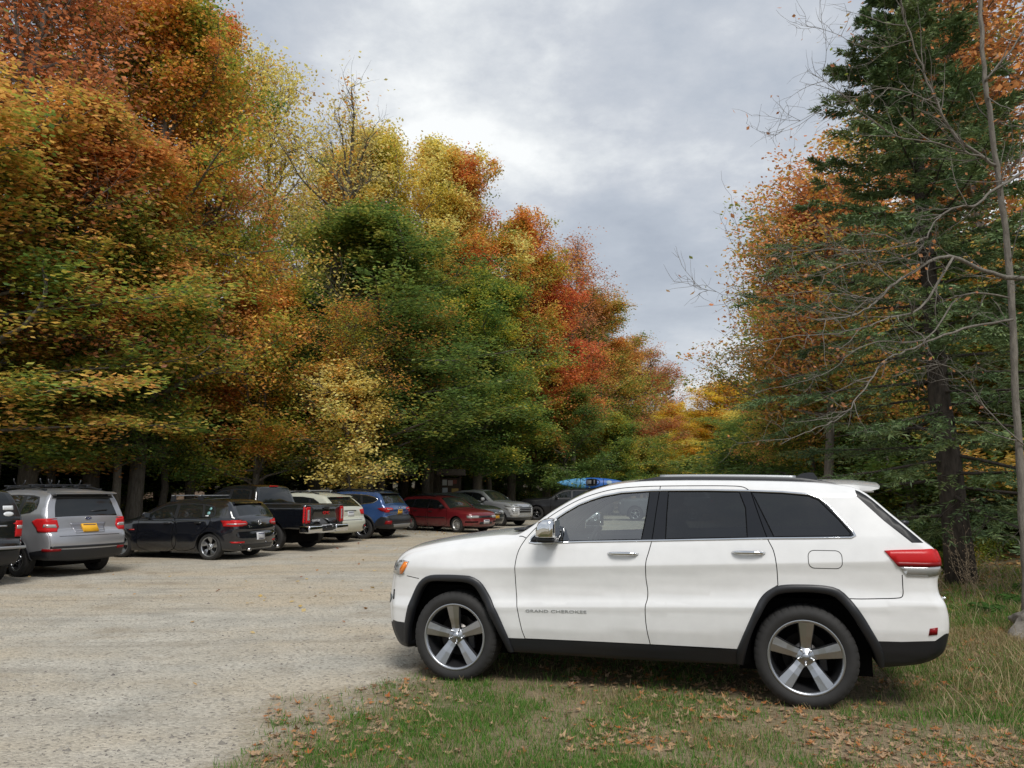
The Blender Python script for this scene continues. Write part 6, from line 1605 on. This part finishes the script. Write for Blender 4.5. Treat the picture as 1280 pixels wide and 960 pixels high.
def litter(name, x, y, size, rs, label, lift=.006, stops=LEAFST, near=False):
    n = len(x); az = rs.uniform(0, 6.28, n); L = size*rs.uniform(.6, 1.3, n)[:, None]
    P = np.stack([x, y, gz(x, y)+lift+rs.uniform(0, .018, n)], 1); d = np.stack([np.cos(az), np.sin(az), rs.normal(0, .22, n)], 1); d /= np.linalg.norm(d, axis=1)[:, None]
    up = np.stack([rs.normal(0, .30, n), rs.normal(0, .30, n), np.ones(n)], 1); s = np.cross(d, up); s /= np.linalg.norm(s, axis=1)[:, None]; nn = np.cross(s, d)
    tnt = rs.uniform(0, 1, n); 
    if not near:
        V = np.stack([P-d*L*.5, P+s*L*.34+nn*L*.05, P+d*L*.5, P-s*L*.34+nn*L*.05], 1); return quads(name, V, tnt, attrmat(name+'_mat', .8, .2, stops), label=label, cat='leaves')
    # lobed leaf: five pointed quads round the middle, tips curling up; a third are long beech ovals
    cu = rs.uniform(.02, .30, n)[:, None]; oval = (rs.uniform(0, 1, n) < .45)[:, None]
    def pt(a, b, c): return P+d*L*a+s*L*b+nn*L*c
    Q = []
    A_ = [-2.25, -1.15, 0, 1.15, 2.25]; RT = [.36, .50, .60, .50, .36]; RO = [.16, .27, .62, .27, .16]
    for k in range(5):
        rt = np.where(oval, RO[k], RT[k])*rs.uniform(.8, 1.15, n)[:, None]; rv = np.where(oval, .24, .19)
        a0, a1, am = A_[k]-.56, A_[k]+.56, A_[k]
        Q.append(np.stack([pt(0, 0, 0), pt(rv*math.cos(a0), rv*math.sin(a0), cu*.25), pt(rt*math.cos(am), rt*math.sin(am), cu*rt*2.0), pt(rv*math.cos(a1), rv*math.sin(a1), cu*.25)], 1))
    Q.append(np.stack([pt(0, 0, 0), pt(-.3, .012, .04), pt(-.55, .0, .10), pt(-.3, -.012, .04)], 1))
    V = np.concatenate(Q); tv = np.concatenate([np.clip(tnt+rs.normal(0, .06, n), 0, 1) for _ in Q])
    return quads(name, V, tv, attrmat(name+'_mat', .75, .25, stops), label=label, cat='leaves')
rs = np.random.RandomState(11)
n = 18000; y = 4.3+rs.uniform(0, 1, n)**1.3*8; x = rs.uniform(-.32, .75, n)*y; k = (edge(x, y) > .30) & (rs.uniform(0, 1, n) < np.clip((fbm(x, y, 1.3, 50)-.40+.10*np.clip(x/3, -1, 1))*3.4, .06, 1)*.62)
litter('fallen_leaves', x[k], y[k], .072, rs, 'curled brown and orange leaves lying on the grass', near=True)
n = 7000; y = 5+rs.uniform(0, 1, n)**.8*30; x = rs.uniform(-.68, .05, n)*y; k = (lot_sd(x, y) > .3) & (rs.uniform(0, 1, n) < np.clip((y-10)/10, .008, 1)*np.clip(1.1-lot_sd(x, y)/7, .06, 1))
litter('scattered_leaves', x[k], y[k], .085, rs, 'yellow leaves scattered on the gravel', stops=[(0, (.50, .33, .10)), (.6, (.55, .42, .20)), (.9, (.40, .14, .04)), (1, (.2, .03, .02))])
n = 60000; t = rs.uniform(0, 1, n); y = 9+rs.uniform(0, 1, n)*40; x = rs.uniform(-.9, .95, n)*y; d_ = lot_sd(x, y); k = ((d_ < .3) | ((d_ < 2.2) & (rs.uniform(0, 1, n) < .25) & (y > 12)& (x < 4))) & (d_ > -9)
litter('forest_floor_leaves', x[k], y[k], .13, rs, 'brown leaf litter along the edge of the woods', stops=[(0, (.24, .10, .04)), (.4, (.38, .20, .07)), (.7, (.50, .33, .13)), (1, (.15, .09, .05))])
def pebbles():
    rs = np.random.RandomState(5); n = 34000; y = 4.4+rs.uniform(0, 1, n)**1.6*14; x = rs.uniform(-.72, .10, n)*y; k = (lot_sd(x, y) > -.5) & (fbm(x, y, .6, 61) > .38); x, y = x[k], y[k]; n = len(x)
    base = np.array([(1, 0, 0), (.3, .95, 0), (-.8, .6, 0), (-.8, -.6, 0), (.3, -.95, 0), (.1, .1, .8)]); F0 = [(0, 1, 5), (1, 2, 5), (2, 3, 5), (3, 4, 5), (4, 0, 5)]
    sz = rs.lognormal(-5.35, .55, n); az = rs.uniform(0, 6.28, n); V = np.zeros((n, 6, 3)); jit = rs.uniform(.7, 1.3, (n, 6, 3)); b = base[None]*jit
    V[:, :, 0] = x[:, None]+(b[:, :, 0]*np.cos(az)[:, None]-b[:, :, 1]*np.sin(az)[:, None])*sz[:, None]; V[:, :, 1] = y[:, None]+(b[:, :, 0]*np.sin(az)[:, None]+b[:, :, 1]*np.cos(az)[:, None])*sz[:, None]*.8; V[:, :, 2] = b[:, :, 2]*sz[:, None]*.8-.001
    F = (np.arange(n)[:, None, None]*6+np.array(F0)[None]).reshape(-1, 3); T = np.repeat(rs.uniform(0, 1, n), 5)
    me = mesh_np('gravel', V.reshape(-1, 3), F, attrmat('gravel_stones', .9, 0, [(0, (.12, .11, .10)), (.5, (.24, .22, .19)), (1, (.42, .39, .33))]), None, False)
    a = me.attributes.new('tint', 'FLOAT', 'FACE'); a.data.foreach_set('value', T.astype(np.float32)); tag(put('gravel', me), 'loose grey stones on the lot', 'gravel', kind='stuff')
pebbles()
# ------------------------------------------------------------------ hill
def hill():
    xs = np.linspace(-500, 900, 90); ys = np.linspace(420, 900, 24); X, Y = np.meshgrid(xs, ys); Z = 68*np.exp(-((X-150)/330)**2)*np.sin(np.clip((Y-420)/480, 0, 1)*math.pi)**.7*(.8+.4*fbm(X, Y, .006, 7))+fbm(X, Y, .05, 9)*7-6
    I = np.arange(X.size).reshape(X.shape); F = np.stack([I[:-1, :-1], I[:-1, 1:], I[1:, 1:], I[1:, :-1]], -1).reshape(-1, 4)
    m, nt, out = newmat('wooded_hill'); tc = nt.nodes.new('ShaderNodeTexCoord'); n = noise(nt, tc.outputs['Object'], .08, 8, .7); p = nt.nodes.new('ShaderNodeBsdfPrincipled'); p.inputs['Roughness'].default_value = 1
    nt.links.new(ramp(nt, n, [(.3, (.03, .045, .03)), (.5, (.09, .075, .05)), (.65, (.16, .095, .05))]), p.inputs['Base Color']); nt.links.new(bump(nt, n, 1, 6), p.inputs['Normal']); nt.links.new(p.outputs[0], out.inputs[0])
    tag(put('hill', mesh_np('hill', np.stack([X.ravel(), Y.ravel(), Z.ravel()], 1), F, m)), kind='structure')
hill()
# ------------------------------------------------------------------ kiosk, rock, ferns
def kiosk():
    e = bpy.data.objects.new('notice_board', None); COL.objects.link(e); e.location = (-3.05, 38.6, 0); e.rotation_euler = (0, 0, R(8)); tag(e, 'small roofed wooden notice board at the edge of the woods behind the parked cars', 'notice board')
    wd = simple('weathered_wood', (.075, .052, .036), .85, var=.4); rf = simple('shingle_roof', (.085, .065, .05), .9, var=.5)
    for x in (-.50, .46):
        b = MB(); b.rbox((x, 0, 1.2), (.10, .10, 2.5), .008); b.build('post', wd, e)
    b = MB(); b.add([(-.72, -.42, 2.40), (.72, -.42, 2.40), (.72, 0, 2.68), (-.72, 0, 2.68), (-.72, -.42, 2.36), (.72, -.42, 2.36), (.72, 0, 2.64), (-.72, 0, 2.64)], [(0, 1, 2, 3), (7, 6, 5, 4), (0, 4, 5, 1), (1, 5, 6, 2), (3, 7, 4, 0)])
    b.add([(-.72, .42, 2.40), (.72, .42, 2.40), (.72, 0, 2.68), (-.72, 0, 2.68), (-.72, .42, 2.36), (.72, .42, 2.36), (.72, 0, 2.64), (-.72, 0, 2.64)], [(3, 2, 1, 0), (4, 5, 6, 7), (1, 5, 4, 0), (2, 6, 5, 1), (0, 4, 7, 3)]); b.build('roof', rf, e)
    b = MB(); b.rbox((0, .02, 1.72), (.88, .05, 1.05), .01); o = b.build('board', wd, e)
    for x, z, w, h, c in ((-.30, 2.02, .22, .28, (.55, .55, .52)), (-.02, 2.0, .24, .26, (.5, .42, .38)), (-.28, 1.55, .26, .42, (.42, .45, .47)), (.22, 1.62, .34, .22, (.40, .26, .07)), (.20, 2.05, .2, .2, (.25, .07, .04))):
        b = MB(); b.rbox((x, -.012, z), (w, .008, h), .002); b.build('notice', simple('notice_paper', c, .7), o)
kiosk()
def rock(x, y, d, seed, label):
    rs = np.random.RandomState(seed); bm = bmesh.new(); bmesh.ops.create_icosphere(bm, subdivisions=4, radius=.5)
    o = rs.uniform(0, 20, 3)
    from mathutils import noise as mn
    for v in bm.verts:
        p = v.co.copy(); k = 1+.5*(mn.noise(p*2.2+Vector(o)))+.18*mn.noise(p*7+Vector(o)); v.co = Vector((p.x*d[0]*k, p.y*d[1]*k, max(p.z*d[2]*k, -.1)))
    b = MB(); b.bm(bm); m, nt, out = newmat('rock_lichen'); tc = nt.nodes.new('ShaderNodeTexCoord'); n = noise(nt, tc.outputs['Object'], 5, 8, .7); n2 = noise(nt, tc.outputs['Object'], 2.2, 5)
    p = nt.nodes.new('ShaderNodeBsdfPrincipled'); p.inputs['Roughness'].default_value = .95; nt.links.new(mixc(nt, mrange(nt, n2, .5, .62), ramp(nt, n, [(.3, (.10, .09, .075)), (.6, (.26, .235, .20)), (.75, (.36, .34, .30))]), (.12, .13, .05)), p.inputs['Base Color']); nt.links.new(bump(nt, n, .8, .04), p.inputs['Normal']); nt.links.new(p.outputs[0], out.inputs[0])
    tag(b.build('rock', m, None, loc=(x, y, .08)), label, 'rock')
rock(6.25, 9.0, (1.25, .7, .55), 3, 'grey lichen covered rock in the grass at the right edge')
def fern(x, y, seed, label, n=9, L=.55):
    rs = np.random.RandomState(seed); V = []; T = []; z0 = float(gz(np.array([x]), np.array([y]))[0])
    for i in range(n):
        az = i*6.28/n+rs.normal(0, .2); p = np.array([x, y, z0]); d = np.array([math.cos(az)*.6, math.sin(az)*.6, .9]); l = L*rs.uniform(.7, 1.1); K = 14
        for k in range(K):
            p2 = p+d*l/K; s = np.cross(d, (0, 0, 1.)); s /= np.linalg.norm(s)+1e-9; w = .16*L/.55*math.sin(math.pi*(k+1.5)/(K+2.5))**.8; q = d/np.linalg.norm(d)
            for sg in (-1, 1): V.append([p, p+s*sg*w*.5+q*.028, p+s*sg*w-np.array([0, 0, .02])+q*.02, p+s*sg*w*.5+q*.002]); T.append(rs.uniform(0, .5))
            p = p2; d = d+np.array([0, 0, -.13])
    o = quads('fern', np.array(V), np.array(T), attrmat('fern_leaf', .7, .3, [(0, (.03, .08, .015)), (.5, (.07, .15, .025)), (1, (.3, .25, .1))]), kind=None); tag(o, label, 'fern', 'ferns at the edge of the woods')
fern(7.05, 11.0, 1, 'fern under the pale trunk at the right edge'); fern(6.35, 10.6, 2, 'low fern between the spruce and the rock', 8, .5); fern(7.9, 12.0, 4, 'fern farthest back beside the spruce roots', 8, .6)
def weed(x, y, seed, label, n=14, H=.75):
    rs = np.random.RandomState(seed); b = MB(); z0 = float(gz(np.array([x]), np.array([y]))[0])
    for i in range(n):
        P = wobble(rs, (x+rs.normal(0, .10), y+rs.normal(0, .10), z0-.02), (rs.normal(0, .3), rs.normal(0, .3), 1), H*rs.uniform(.5, 1.1), 6, .12); b.tube(P, [.005, .004, .004, .003, .003, .002, .002], 4, caps=False)
        for q in range(3, 7):
            for _ in range(2): Q = wobble(rs, P[q], (rs.normal(0, 1), rs.normal(0, 1), .8), rs.uniform(.05, .16), 2, .2); b.tube(Q, [.003, .002, .0015], 3, caps=False); b.ball(tuple(Q[-1]), (.012, .012, .02), seg=5)
    tag(b.build('dry_weed', simple('dry_stalk', (.20, .15, .095), .9, var=.3)), label, 'weed', 'dry weeds at the edge of the woods')
weed(6.75, 11.6, 1, 'tall dry brown weed in front of the spruce trunk', 18, 1.0); weed(7.4, 11.9, 2, 'dry weed right of the spruce trunk', 12, .8); weed(6.0, 11.4, 3, 'smaller dry weed behind the tail of the white SUV', 10, .6)
# ================================================================== the woods
FULL = [broadleaf(1, leaves=115000, lsize=.128, low=3.8, Rm=4.8, nl=72, clump=.31), broadleaf(2, leaves=82000, lsize=.13, low=4.0, Rm=4.5, nl=66, clump=.31, shape=(.5, .45)), broadleaf(3, leaves=115000, lsize=.128, low=3.8, Rm=5.0, nl=72, clump=.32, shape=(.6, .4)), broadleaf(4, leaves=100000, lsize=.13, low=5.0, Rm=4.5, nl=66, clump=.31)]
SPARSE = [broadleaf(11, H=19, Rm=3.9, low=6, leaves=22000, lsize=.14, twig=True, clump=.42, nl=42, tr=.18), broadleaf(12, H=19, Rm=4.4, low=7, leaves=24000, lsize=.14, twig=True, clump=.42, nl=46, tr=.2, shape=(.45, .5))]
MID = broadleaf(21, H=10, Rm=3.6, low=2.3, leaves=60000, lsize=.115, nl=50, tr=.12, clump=.27)
BEECH = broadleaf(22, H=10, Rm=3.8, low=5.0, leaves=56000, lsize=.105, nl=50, tr=.12, clump=.26, twig=True)
SPARSE.append(broadleaf(13, H=19, Rm=4.4, low=8, leaves=7500, lsize=.14, twig=True, clump=.34, nl=38, tr=.24, shape=(.42, .5)))
SAP = broadleaf(23, H=6.5, Rm=2.0, low=2.2, leaves=8000, lsize=.13, nl=24, tr=.06, clump=.26)
CON = [conifer(31, H=13, Rm=3.3, low=1.2, nb=100, dens=28, ln=.11, bare=.42), conifer(32, H=14, Rm=2.8, low=.8, nb=60, dens=14, ln=.19)]
SHR = [shrub(41, leaves=9000), shrub(42, H=3.2, Rm=1.8, leaves=9000)]
def T(px, Y, vt, Rm, proto, pal, label, name='maple_tree', cat='tree', rot=None, H0=18., R0=4.5, bark=None, x=None, lean=0.):
    X = (px-640)/962*Y if x is None else x; H = at(px, vt, Y)[2]; s = H/H0; r_ = Rm/R0
    o = add_tree(proto, X, Y, (r_, r_, s), rnd.uniform(0, 6.28) if rot is None else rot, pal, name, label, cat, bark=bark)
    if lean: o.rotation_euler = (0, R(lean), o.rotation_euler[2])
    return o
# front row on the left, near to far
T(-70, 19.5, 110, 4.8, FULL[1], 'rust_green', 'rust and green tree cut off by the left picture edge')
T(-10, 21.5, -130, 4.8, SPARSE[0], 'rust', 'tall thin rust tree with sky showing through, leftmost of the tall ones', H0=19)
T(118, 26, -60, 4.8, SPARSE[1], 'rust', 'tall brown twiggy crown rising above the rust tree over the silver wagon', H0=19)
T(52, 22.5, 165, 4.3, FULL[0], 'rust_green', 'tall rust coloured tree above the silver wagon')
T(172, 25, -8, 3.6, FULL[2], 'orange_green', 'tall orange and green tree above the black hatchback', rot=1.)
T(243, 28.5, 22, 2.4, FULL[3], 'orange', 'bright orange crowned tree left of the two thin pale trees', rot=2.2)
T(318, 33, 62, 3.9, SPARSE[0], 'gold_pale', 'thin pale golden tree standing left of a second one', H0=19)
T(402, 34, 100, 4.4, SPARSE[2], 'gold_pale', 'nearly bare grey branched tree, right of two thin ones', H0=19, rot=.6)
T(318, 28.5, 350, 3.0, MID, 'orange_green', 'orange and green tree behind the black pickup cab', H0=10, R0=3.6)
T(455, 34, 272, 5.2, FULL[2], 'green', 'large green tree in the middle of the woods edge', rot=.3)
T(535, 42, 345, 3.7, FULL[3], 'green', 'green tree behind the red wagon, right of the large green one', rot=4.)
T(436, 28.4, 452, 1.75, SAP, 'gold_pale', 'small yellow sapling behind the pale wagon', 'sapling', H0=6.5, R0=2.0, rot=1.5)
T(462, 42, 168, 3.9, FULL[2], 'gold', 'tall golden tree rising behind the large green one')
T(545, 45, 182, 4.2, FULL[3], 'gold_pale', 'tall gold topped tree right of the first golden one', rot=3)
T(596, 46, 208, 3.6, FULL[0], 'orange', 'tall orange tree right of the golden ones', rot=5)
T(598, 42, 345, 3.9, FULL[2], 'green_yellow', 'yellow green tree over the silver crossover', rot=2)
T(640, 47, 268, 3.6, FULL[1], 'orange', 'orange tree between the yellow green and the red ones')
T(684, 48.5, 328, 3.6, FULL[3], 'red', 'bright red maple above the grey trunk', rot=1.2)
T(716, 56, 300, 4.2, SPARSE[0], 'rust', 'rust coloured thin crowned tree behind the red maple', H0=19)
T(752, 60, 366, 4.4, FULL[1], 'rust_green', 'rust and green tree right of the red maple', rot=.7)
T(706, 47, 478, 3.2, MID, 'green', 'dark green tree under the red maple, behind the charcoal suv', H0=10, R0=3.6)
T(762, 52, 520, 3.2, MID, 'green_yellow', 'low green and yellow tree behind the kayak', H0=10, R0=3.6)
T(784, 74, 425, 4.4, FULL[2], 'rust', 'rust brown tree where the woods fall away', rot=3.3)
T(815, 88, 455, 4.6, SPARSE[1], 'rust', 'thin rust brown tree beside the dark spire', H0=19, R0=4.4)
T(835, 98, 468, 2.6, CON[1], 'conifer', 'dark conifer spire at the far end of the lot', 'spruce_tree', H0=14, R0=2.8)
T(808, 66, 545, 3.4, MID, 'green_yellow', 'low green and yellow tree in the far gap', H0=10, R0=3.6, rot=2.)
T(890, 76, 478, 5.2, FULL[0], 'deep_orange', 'glowing orange tree in the gap at the end of the lot', rot=1.1)
T(846, 84, 505, 3.2, FULL[2], 'deep_orange', 'smaller orange tree left of the glowing one', rot=4)
T(952, 74, 520, 3.2, SPARSE[0], 'rust', 'brown twiggy tree right of the glowing orange one', H0=19, R0=3.9)
T(862, 60, 572, 2.4, MID, 'green', 'small dark green tree in front of the glowing orange one', H0=10, R0=3.6)
T(395, 43, 185, 3.4, FULL[0], 'orange_green', 'orange and green tree seen behind the nearly bare one', rot=2.)
# right side
T(1035, 34, 415, 3.2, MID, 'green_yellow', 'green and yellow tree right of the gap', H0=10, R0=3.6)
T(1035, 19.5, 200, 2.7, BEECH, 'beech', 'orange leaved beech left of the spruce', 'beech_tree', H0=10, R0=3.8, rot=.4)
T(1012, 22, 330, 2.1, BEECH, 'beech', 'smaller beech nearest the gap, behind the orange one', 'beech_tree', H0=10, R0=3.8, rot=3.)
T(1060, 25, 300, 3.8, MID, 'green_yellow', 'green tree behind the orange beech', H0=10, R0=3.6, rot=1.)
T(1130, 21, 330, 3.6, MID, 'green', 'green leaved tree behind the spruce', H0=10, R0=3.6, rot=2.4)
T(1275, 22, -60, 4.4, SPARSE[0], 'rust', 'tall thin rust tree behind the spruce', H0=19, R0=3.9)
T(1190, 27, 40, 4.2, FULL[3], 'rust_green', 'tall rust and green tree filling the gap behind the spruce', rot=2.5)
T(1300, 19, 280, 3.4, MID, 'gold', 'golden leaved tree at the right edge', H0=10, R0=3.6, rot=2.)
sx, sy, _ = 7.70, 13.6, 0
T(0, 13.6, -12, 3.75, CON[0], 'conifer', 'tall dark spruce with a bare lower trunk on the right', 'spruce_tree', H0=13, R0=3.3, x=7.75, lean=-3, rot=.5)
T(0, 17.5, 300, 2.6, CON[1], 'conifer', 'smaller spruce behind the pale bare tree', 'spruce_tree', H0=14, R0=2.8, x=12.1)
# bare young tree in front at the right edge, limbs taken where the photo shows them
def bare_tree():
    e = bpy.data.objects.new('bare_tree', None); COL.objects.link(e); bx = at(1284, 745, 9.3); tag(e, 'pale bare young tree at the right edge, long leafless limbs reaching left', 'tree')
    e.location = (bx[0], 9.3, 0); O = np.array([bx[0], 9.3, 0.])
    rs = np.random.RandomState(77); b = MB(); lb = LeafBuf()
    def path(pts, Y0, Y1): return [np.array(at(u, v, Y0+(Y1-Y0)*i/(len(pts)-1)))-O for i, (u, v) in enumerate(pts)]
    def limb(P, r0, r1, tw=10, tl=.7, per=4):
        sp = spline([tuple(p) for p in P], per); sp = [q+rs.normal(0, .006, 3) for q in sp]; n = len(sp); b.tube(sp, [(r0+(r1-r0)*(i/(n-1))**.8)*rs.uniform(.9, 1.08) for i in range(n)], 8 if r0 > .03 else 5)
        for _ in range(int(tw*1.6)):
            i = rs.randint(1, n-1); d = sp[i+1]-sp[i-1]; d = d/np.linalg.norm(d); e_ = d+rs.normal(0, .55, 3)+np.array([0, 0, .12]); L = tl*rs.uniform(.4, 1.2)
            Q = wobble(rs, sp[i], e_, L, 6, .17, .03); rt_ = min(.0065, .7*(r0+(r1-r0)*(i/(n-1))**.8)); b.tube(Q, [rt_*(1-k/7)+.0012 for k in range(7)], 4, caps=False)
            for q in range(2, 7):
                W_ = wobble(rs, Q[q], Q[q]-Q[q-1]+rs.normal(0, .09, 3), rs.uniform(.08, .34), 3, .25, .02); b.tube(W_, [.0022, .0018, .0015, .001], 3, caps=False)
                if rs.uniform() < .22: lb.spray(rs, W_[3], 1, .01, .01, .06, rs.uniform(.2, 1), flat=1.)
    T_ = path([(1284, 790), (1283, 745), (1279, 640), (1271, 520), (1267, 440), (1262, 335), (1252, 250), (1245, 206), (1236, 135), (1231, 100), (1226, 20), (1222, -60)], 9.3, 9.1); T_[0][2] = -.2
    limb(T_, .054, .023, 10, .9)
    L_ = [([(1245, 208), (1218, 190), (1190, 165), (1172, 130), (1155, 92), (1140, 50), (1128, 12), (1118, -40)], 9.15, 8.8, .030, .008, 14, .9),
          ([(1240, 200), (1205, 190), (1165, 177), (1120, 170), (1080, 142), (1045, 112), (1016, 92)], 9.15, 8.6, .018, .004, 12, .7),
          ([(1300, 350), (1257, 346), (1222, 335), (1192, 321), (1169, 323), (1144, 339), (1119, 353), (1098, 374), (1080, 387), (1048, 398), (1015, 400)], 8.9, 8.0, .040, .007, 14, .6),
          ([(1285, 212), (1238, 240), (1221, 256), (1197, 259), (1170, 275), (1159, 296), (1148, 312), (1118, 326), (1085, 330)], 8.9, 8.3, .024, .006, 12, .6),
          ([(1262, 372), (1204, 368), (1158, 424), (1098, 427), (1062, 442), (1034, 466), (1002, 477), (978, 484)], 9.1, 8.2, .016, .004, 12, .5),
          ([(1266, 400), (1215, 408), (1169, 424), (1133, 438), (1105, 452), (1091, 470), (1073, 495), (1052, 520), (1034, 530), (1006, 541), (975, 556)], 9.1, 7.9, .022, .004, 14, .5),
          ([(1192, 321), (1150, 385), (1112, 397), (1077, 410), (1038, 417), (985, 422), (956, 427), (930, 438)], 8.6, 7.9, .020, .004, 14, .5),
          ([(1159, 296), (1098, 314), (1048, 312), (992, 314), (950, 320), (915, 312)], 8.5, 8.0, .014, .003, 12, .6),
          ([(1098, 374), (1050, 368), (1009, 364), (956, 371), (903, 367), (868, 358)], 8.2, 7.7, .009, .002, 12, .45),
          ([(1231, 100), (1265, 60), (1290, 20), (1310, -40)], 9.1, 9.0, .018, .006, 10, .8), ([(1250, 235), (1275, 200), (1300, 120)], 9.1, 9.2, .016, .006, 8, .7),
          ([(1140, 50), (1085, 60), (1040, 40), (1000, 30)], 8.9, 8.6, .008, .002, 9, .5), ([(1172, 130), (1110, 110), (1060, 125), (1000, 150), (960, 175)], 8.95, 8.5, .010, .002, 12, .55),
          ([(1119, 353), (1090, 330), (1060, 330), (1020, 345), (985, 340)], 8.3, 8.0, .010, .003, 10, .45), ([(1285, 560), (1240, 520), (1205, 470), (1170, 455), (1120, 470)], 9.2, 8.6, .014, .003, 10, .5)]
    for P, a, c_, r0, r1, tw, tl in L_: limb(path(P, a, c_), r0*.78, r1*.7, tw, tl)
    put('trunk', b.mesh('trunk', BARKP), e); put('leaves', lb.mesh('leaves', PAL['rust']), e)
bare_tree()
# rows of trees behind the edge: nothing tells them apart
def fill(pts, d0, d1, step, side, H, group, label, seed, pals, conshare=.2):
    rs_ = random.Random(seed); P = np.array(pts, float); k = 0
    L = np.r_[0, np.cumsum(np.linalg.norm(np.diff(P, axis=0), axis=1))]; d = d0
    while d < d1:
        s = rs_.uniform(0, step)
        while s < L[-1]:
            i = min(int(np.searchsorted(L, s, 'right'))-1, len(P)-2); t = (s-L[i])/(L[i+1]-L[i]); q = P[i]*(1-t)+P[i+1]*t; tg = (P[i+1]-P[i])/(L[i+1]-L[i]); nrm = np.array([-tg[1], tg[0]])*side
            x, y = q+nrm*(d+rs_.uniform(-1, 1))+tg*rs_.uniform(-1, 1); r_ = rs_.uniform(.75, 1.0)
            if rs_.random() < conshare: pr, pal, h0, nm = CON[1], 'conifer', 14, 'spruce_tree'
            else: pr, pal, h0, nm = rs_.choice(FULL[:3]), rs_.choice(pals), 18, 'maple_tree'
            h = (H[0]+H[1]*y)*rs_.uniform(.75, 1.05)
            o = add_tree(pr, x, y, (r_, r_, h/h0), rs_.uniform(0, 6.28), pal, nm, label[0] if nm == 'maple_tree' else label[1], 'tree', group[0] if nm == 'maple_tree' else group[1])
            k += 1; s += step*rs_.uniform(.8, 1.2)
        d += step*.95
    return k
EDGE = [(-27, 13), (-18.5, 20.5), (-15, 24.5), (-12, 28.5), (-9.3, 33), (-6.5, 38.5), (-3, 44), (0, 49), (3, 55), (6, 65), (9.5, 78), (14, 96)]
fill(EDGE, 3.5, 24, 5.0, 1, (2.2, .235), ('broadleaved trees deep in the woods on the left', 'spruces deep in the woods on the left'), ('broadleaved tree deep in the woods behind the parked cars', 'dark spruce deep in the woods behind the parked cars'), 5, ['green', 'green', 'green_yellow'], .35)
EDGR = [(11.5, 17), (12.5, 24), (13, 32), (14, 42), (16, 55), (20, 70), (27, 88)]
fill(EDGR, 2.0, 18, 4.8, -1, (6.0, .06), ('broadleaved trees deep in the woods on the right', 'spruces deep in the woods on the right'), ('broadleaved tree deep in the woods on the right', 'dark spruce deep in the woods on the right'), 6, ['green', 'green_yellow', 'green_yellow', 'gold'], .2)
fill([(12, 104), (50, 96)], 0, 14, 6, 1, (9, 0), ('broadleaved trees closing the far end', 'spruces closing the far end'), ('broadleaved tree closing the far end of the lot', 'dark spruce closing the far end of the lot'), 8, ['deep_orange', 'rust', 'green_yellow'], .2)
def shrubs(pts, n, d0, d1, side, group, label, seed, pals, smin=.5, smax=1.):
    rs_ = random.Random(seed); P = np.array(pts, float); L = np.r_[0, np.cumsum(np.linalg.norm(np.diff(P, axis=0), axis=1))]
    for k in range(n):
        s = (k+rs_.random())/n*L[-1]; i = min(int(np.searchsorted(L, s, 'right'))-1, len(P)-2); t = (s-L[i])/(L[i+1]-L[i]); q = P[i]*(1-t)+P[i+1]*t; tg = (P[i+1]-P[i])/(L[i+1]-L[i]); nrm = np.array([-tg[1], tg[0]])*side
        x, y = q+nrm*rs_.uniform(d0, d1); c = rs_.uniform(smin, smax); add_tree(rs_.choice(SHR), x, y, (c, c, c*rs_.uniform(.7, 1.)), rs_.uniform(0, 6.28), rs_.choice(pals), 'shrub', label, 'shrub', group, names=('stems', 'foliage'))
shrubs(EDGE, 52, .5, 7, 1, 'shrubs along the woods behind the parked cars', 'leafy shrub at the foot of the woods behind the parked cars', 3, ['under', 'green', 'under'], .3, .6)
shrubs(EDGE, 30, 3.5, 9, 1, 'tall shrubs under the trees on the left', 'tall leafy shrub in the shade under the trees on the left', 13, ['under', 'green_yellow', 'green_yellow'], .75, 1.05)
shrubs([(11.5, 17), (12.5, 24), (13, 32), (14, 42), (16, 55)], 22, -3, 4, -1, 'shrubs along the woods on the right', 'leafy shrub at the foot of the woods on the right', 4, ['under', 'green_yellow', 'green'])
shrubs([(8.2, 15.5), (16, 14.5)], 7, -1, 2, 1, 'shrubs around the big spruce', 'low shrub near the foot of the big spruce', 9, ['under', 'green_yellow'], .3, .55)
# slim trunks at the very edge of the woods
for k, (px, Y, h, r_) in enumerate(((150, 24.2, 10, 1.), (205, 27, 9, .9), (432, 29.0, 9, 1.), (641, 47.0, 13, 1.3), (612, 45, 10, 1.2), (478, 36, 11, 1.4), (532, 39.5, 11, 1.6), (60, 25, 10, 1.), (330, 30, 10, .8))):
    o = add_tree(SPARSE[k % 2], (px-640)/962*Y, Y, (.6*r_, .6*r_, h/19), k*1.3, ['green', 'green_yellow', 'orange_green'][k % 3], 'young_tree', ['slim trunked tree just behind the silver wagon', 'slim tree behind the black hatchback roof', 'slim grey trunk under the yellow sapling', 'pale grey trunk right of the silver crossover roof', 'thin dark trunk behind the silver crossover', 'dark trunk behind the blue wagon', 'dark trunk left of the notice board', 'slim tree behind the black suv on the left', 'slim tree behind the pickup cab'][k], 'tree', bark=BARKP if k in (3, 0, 2) else None)
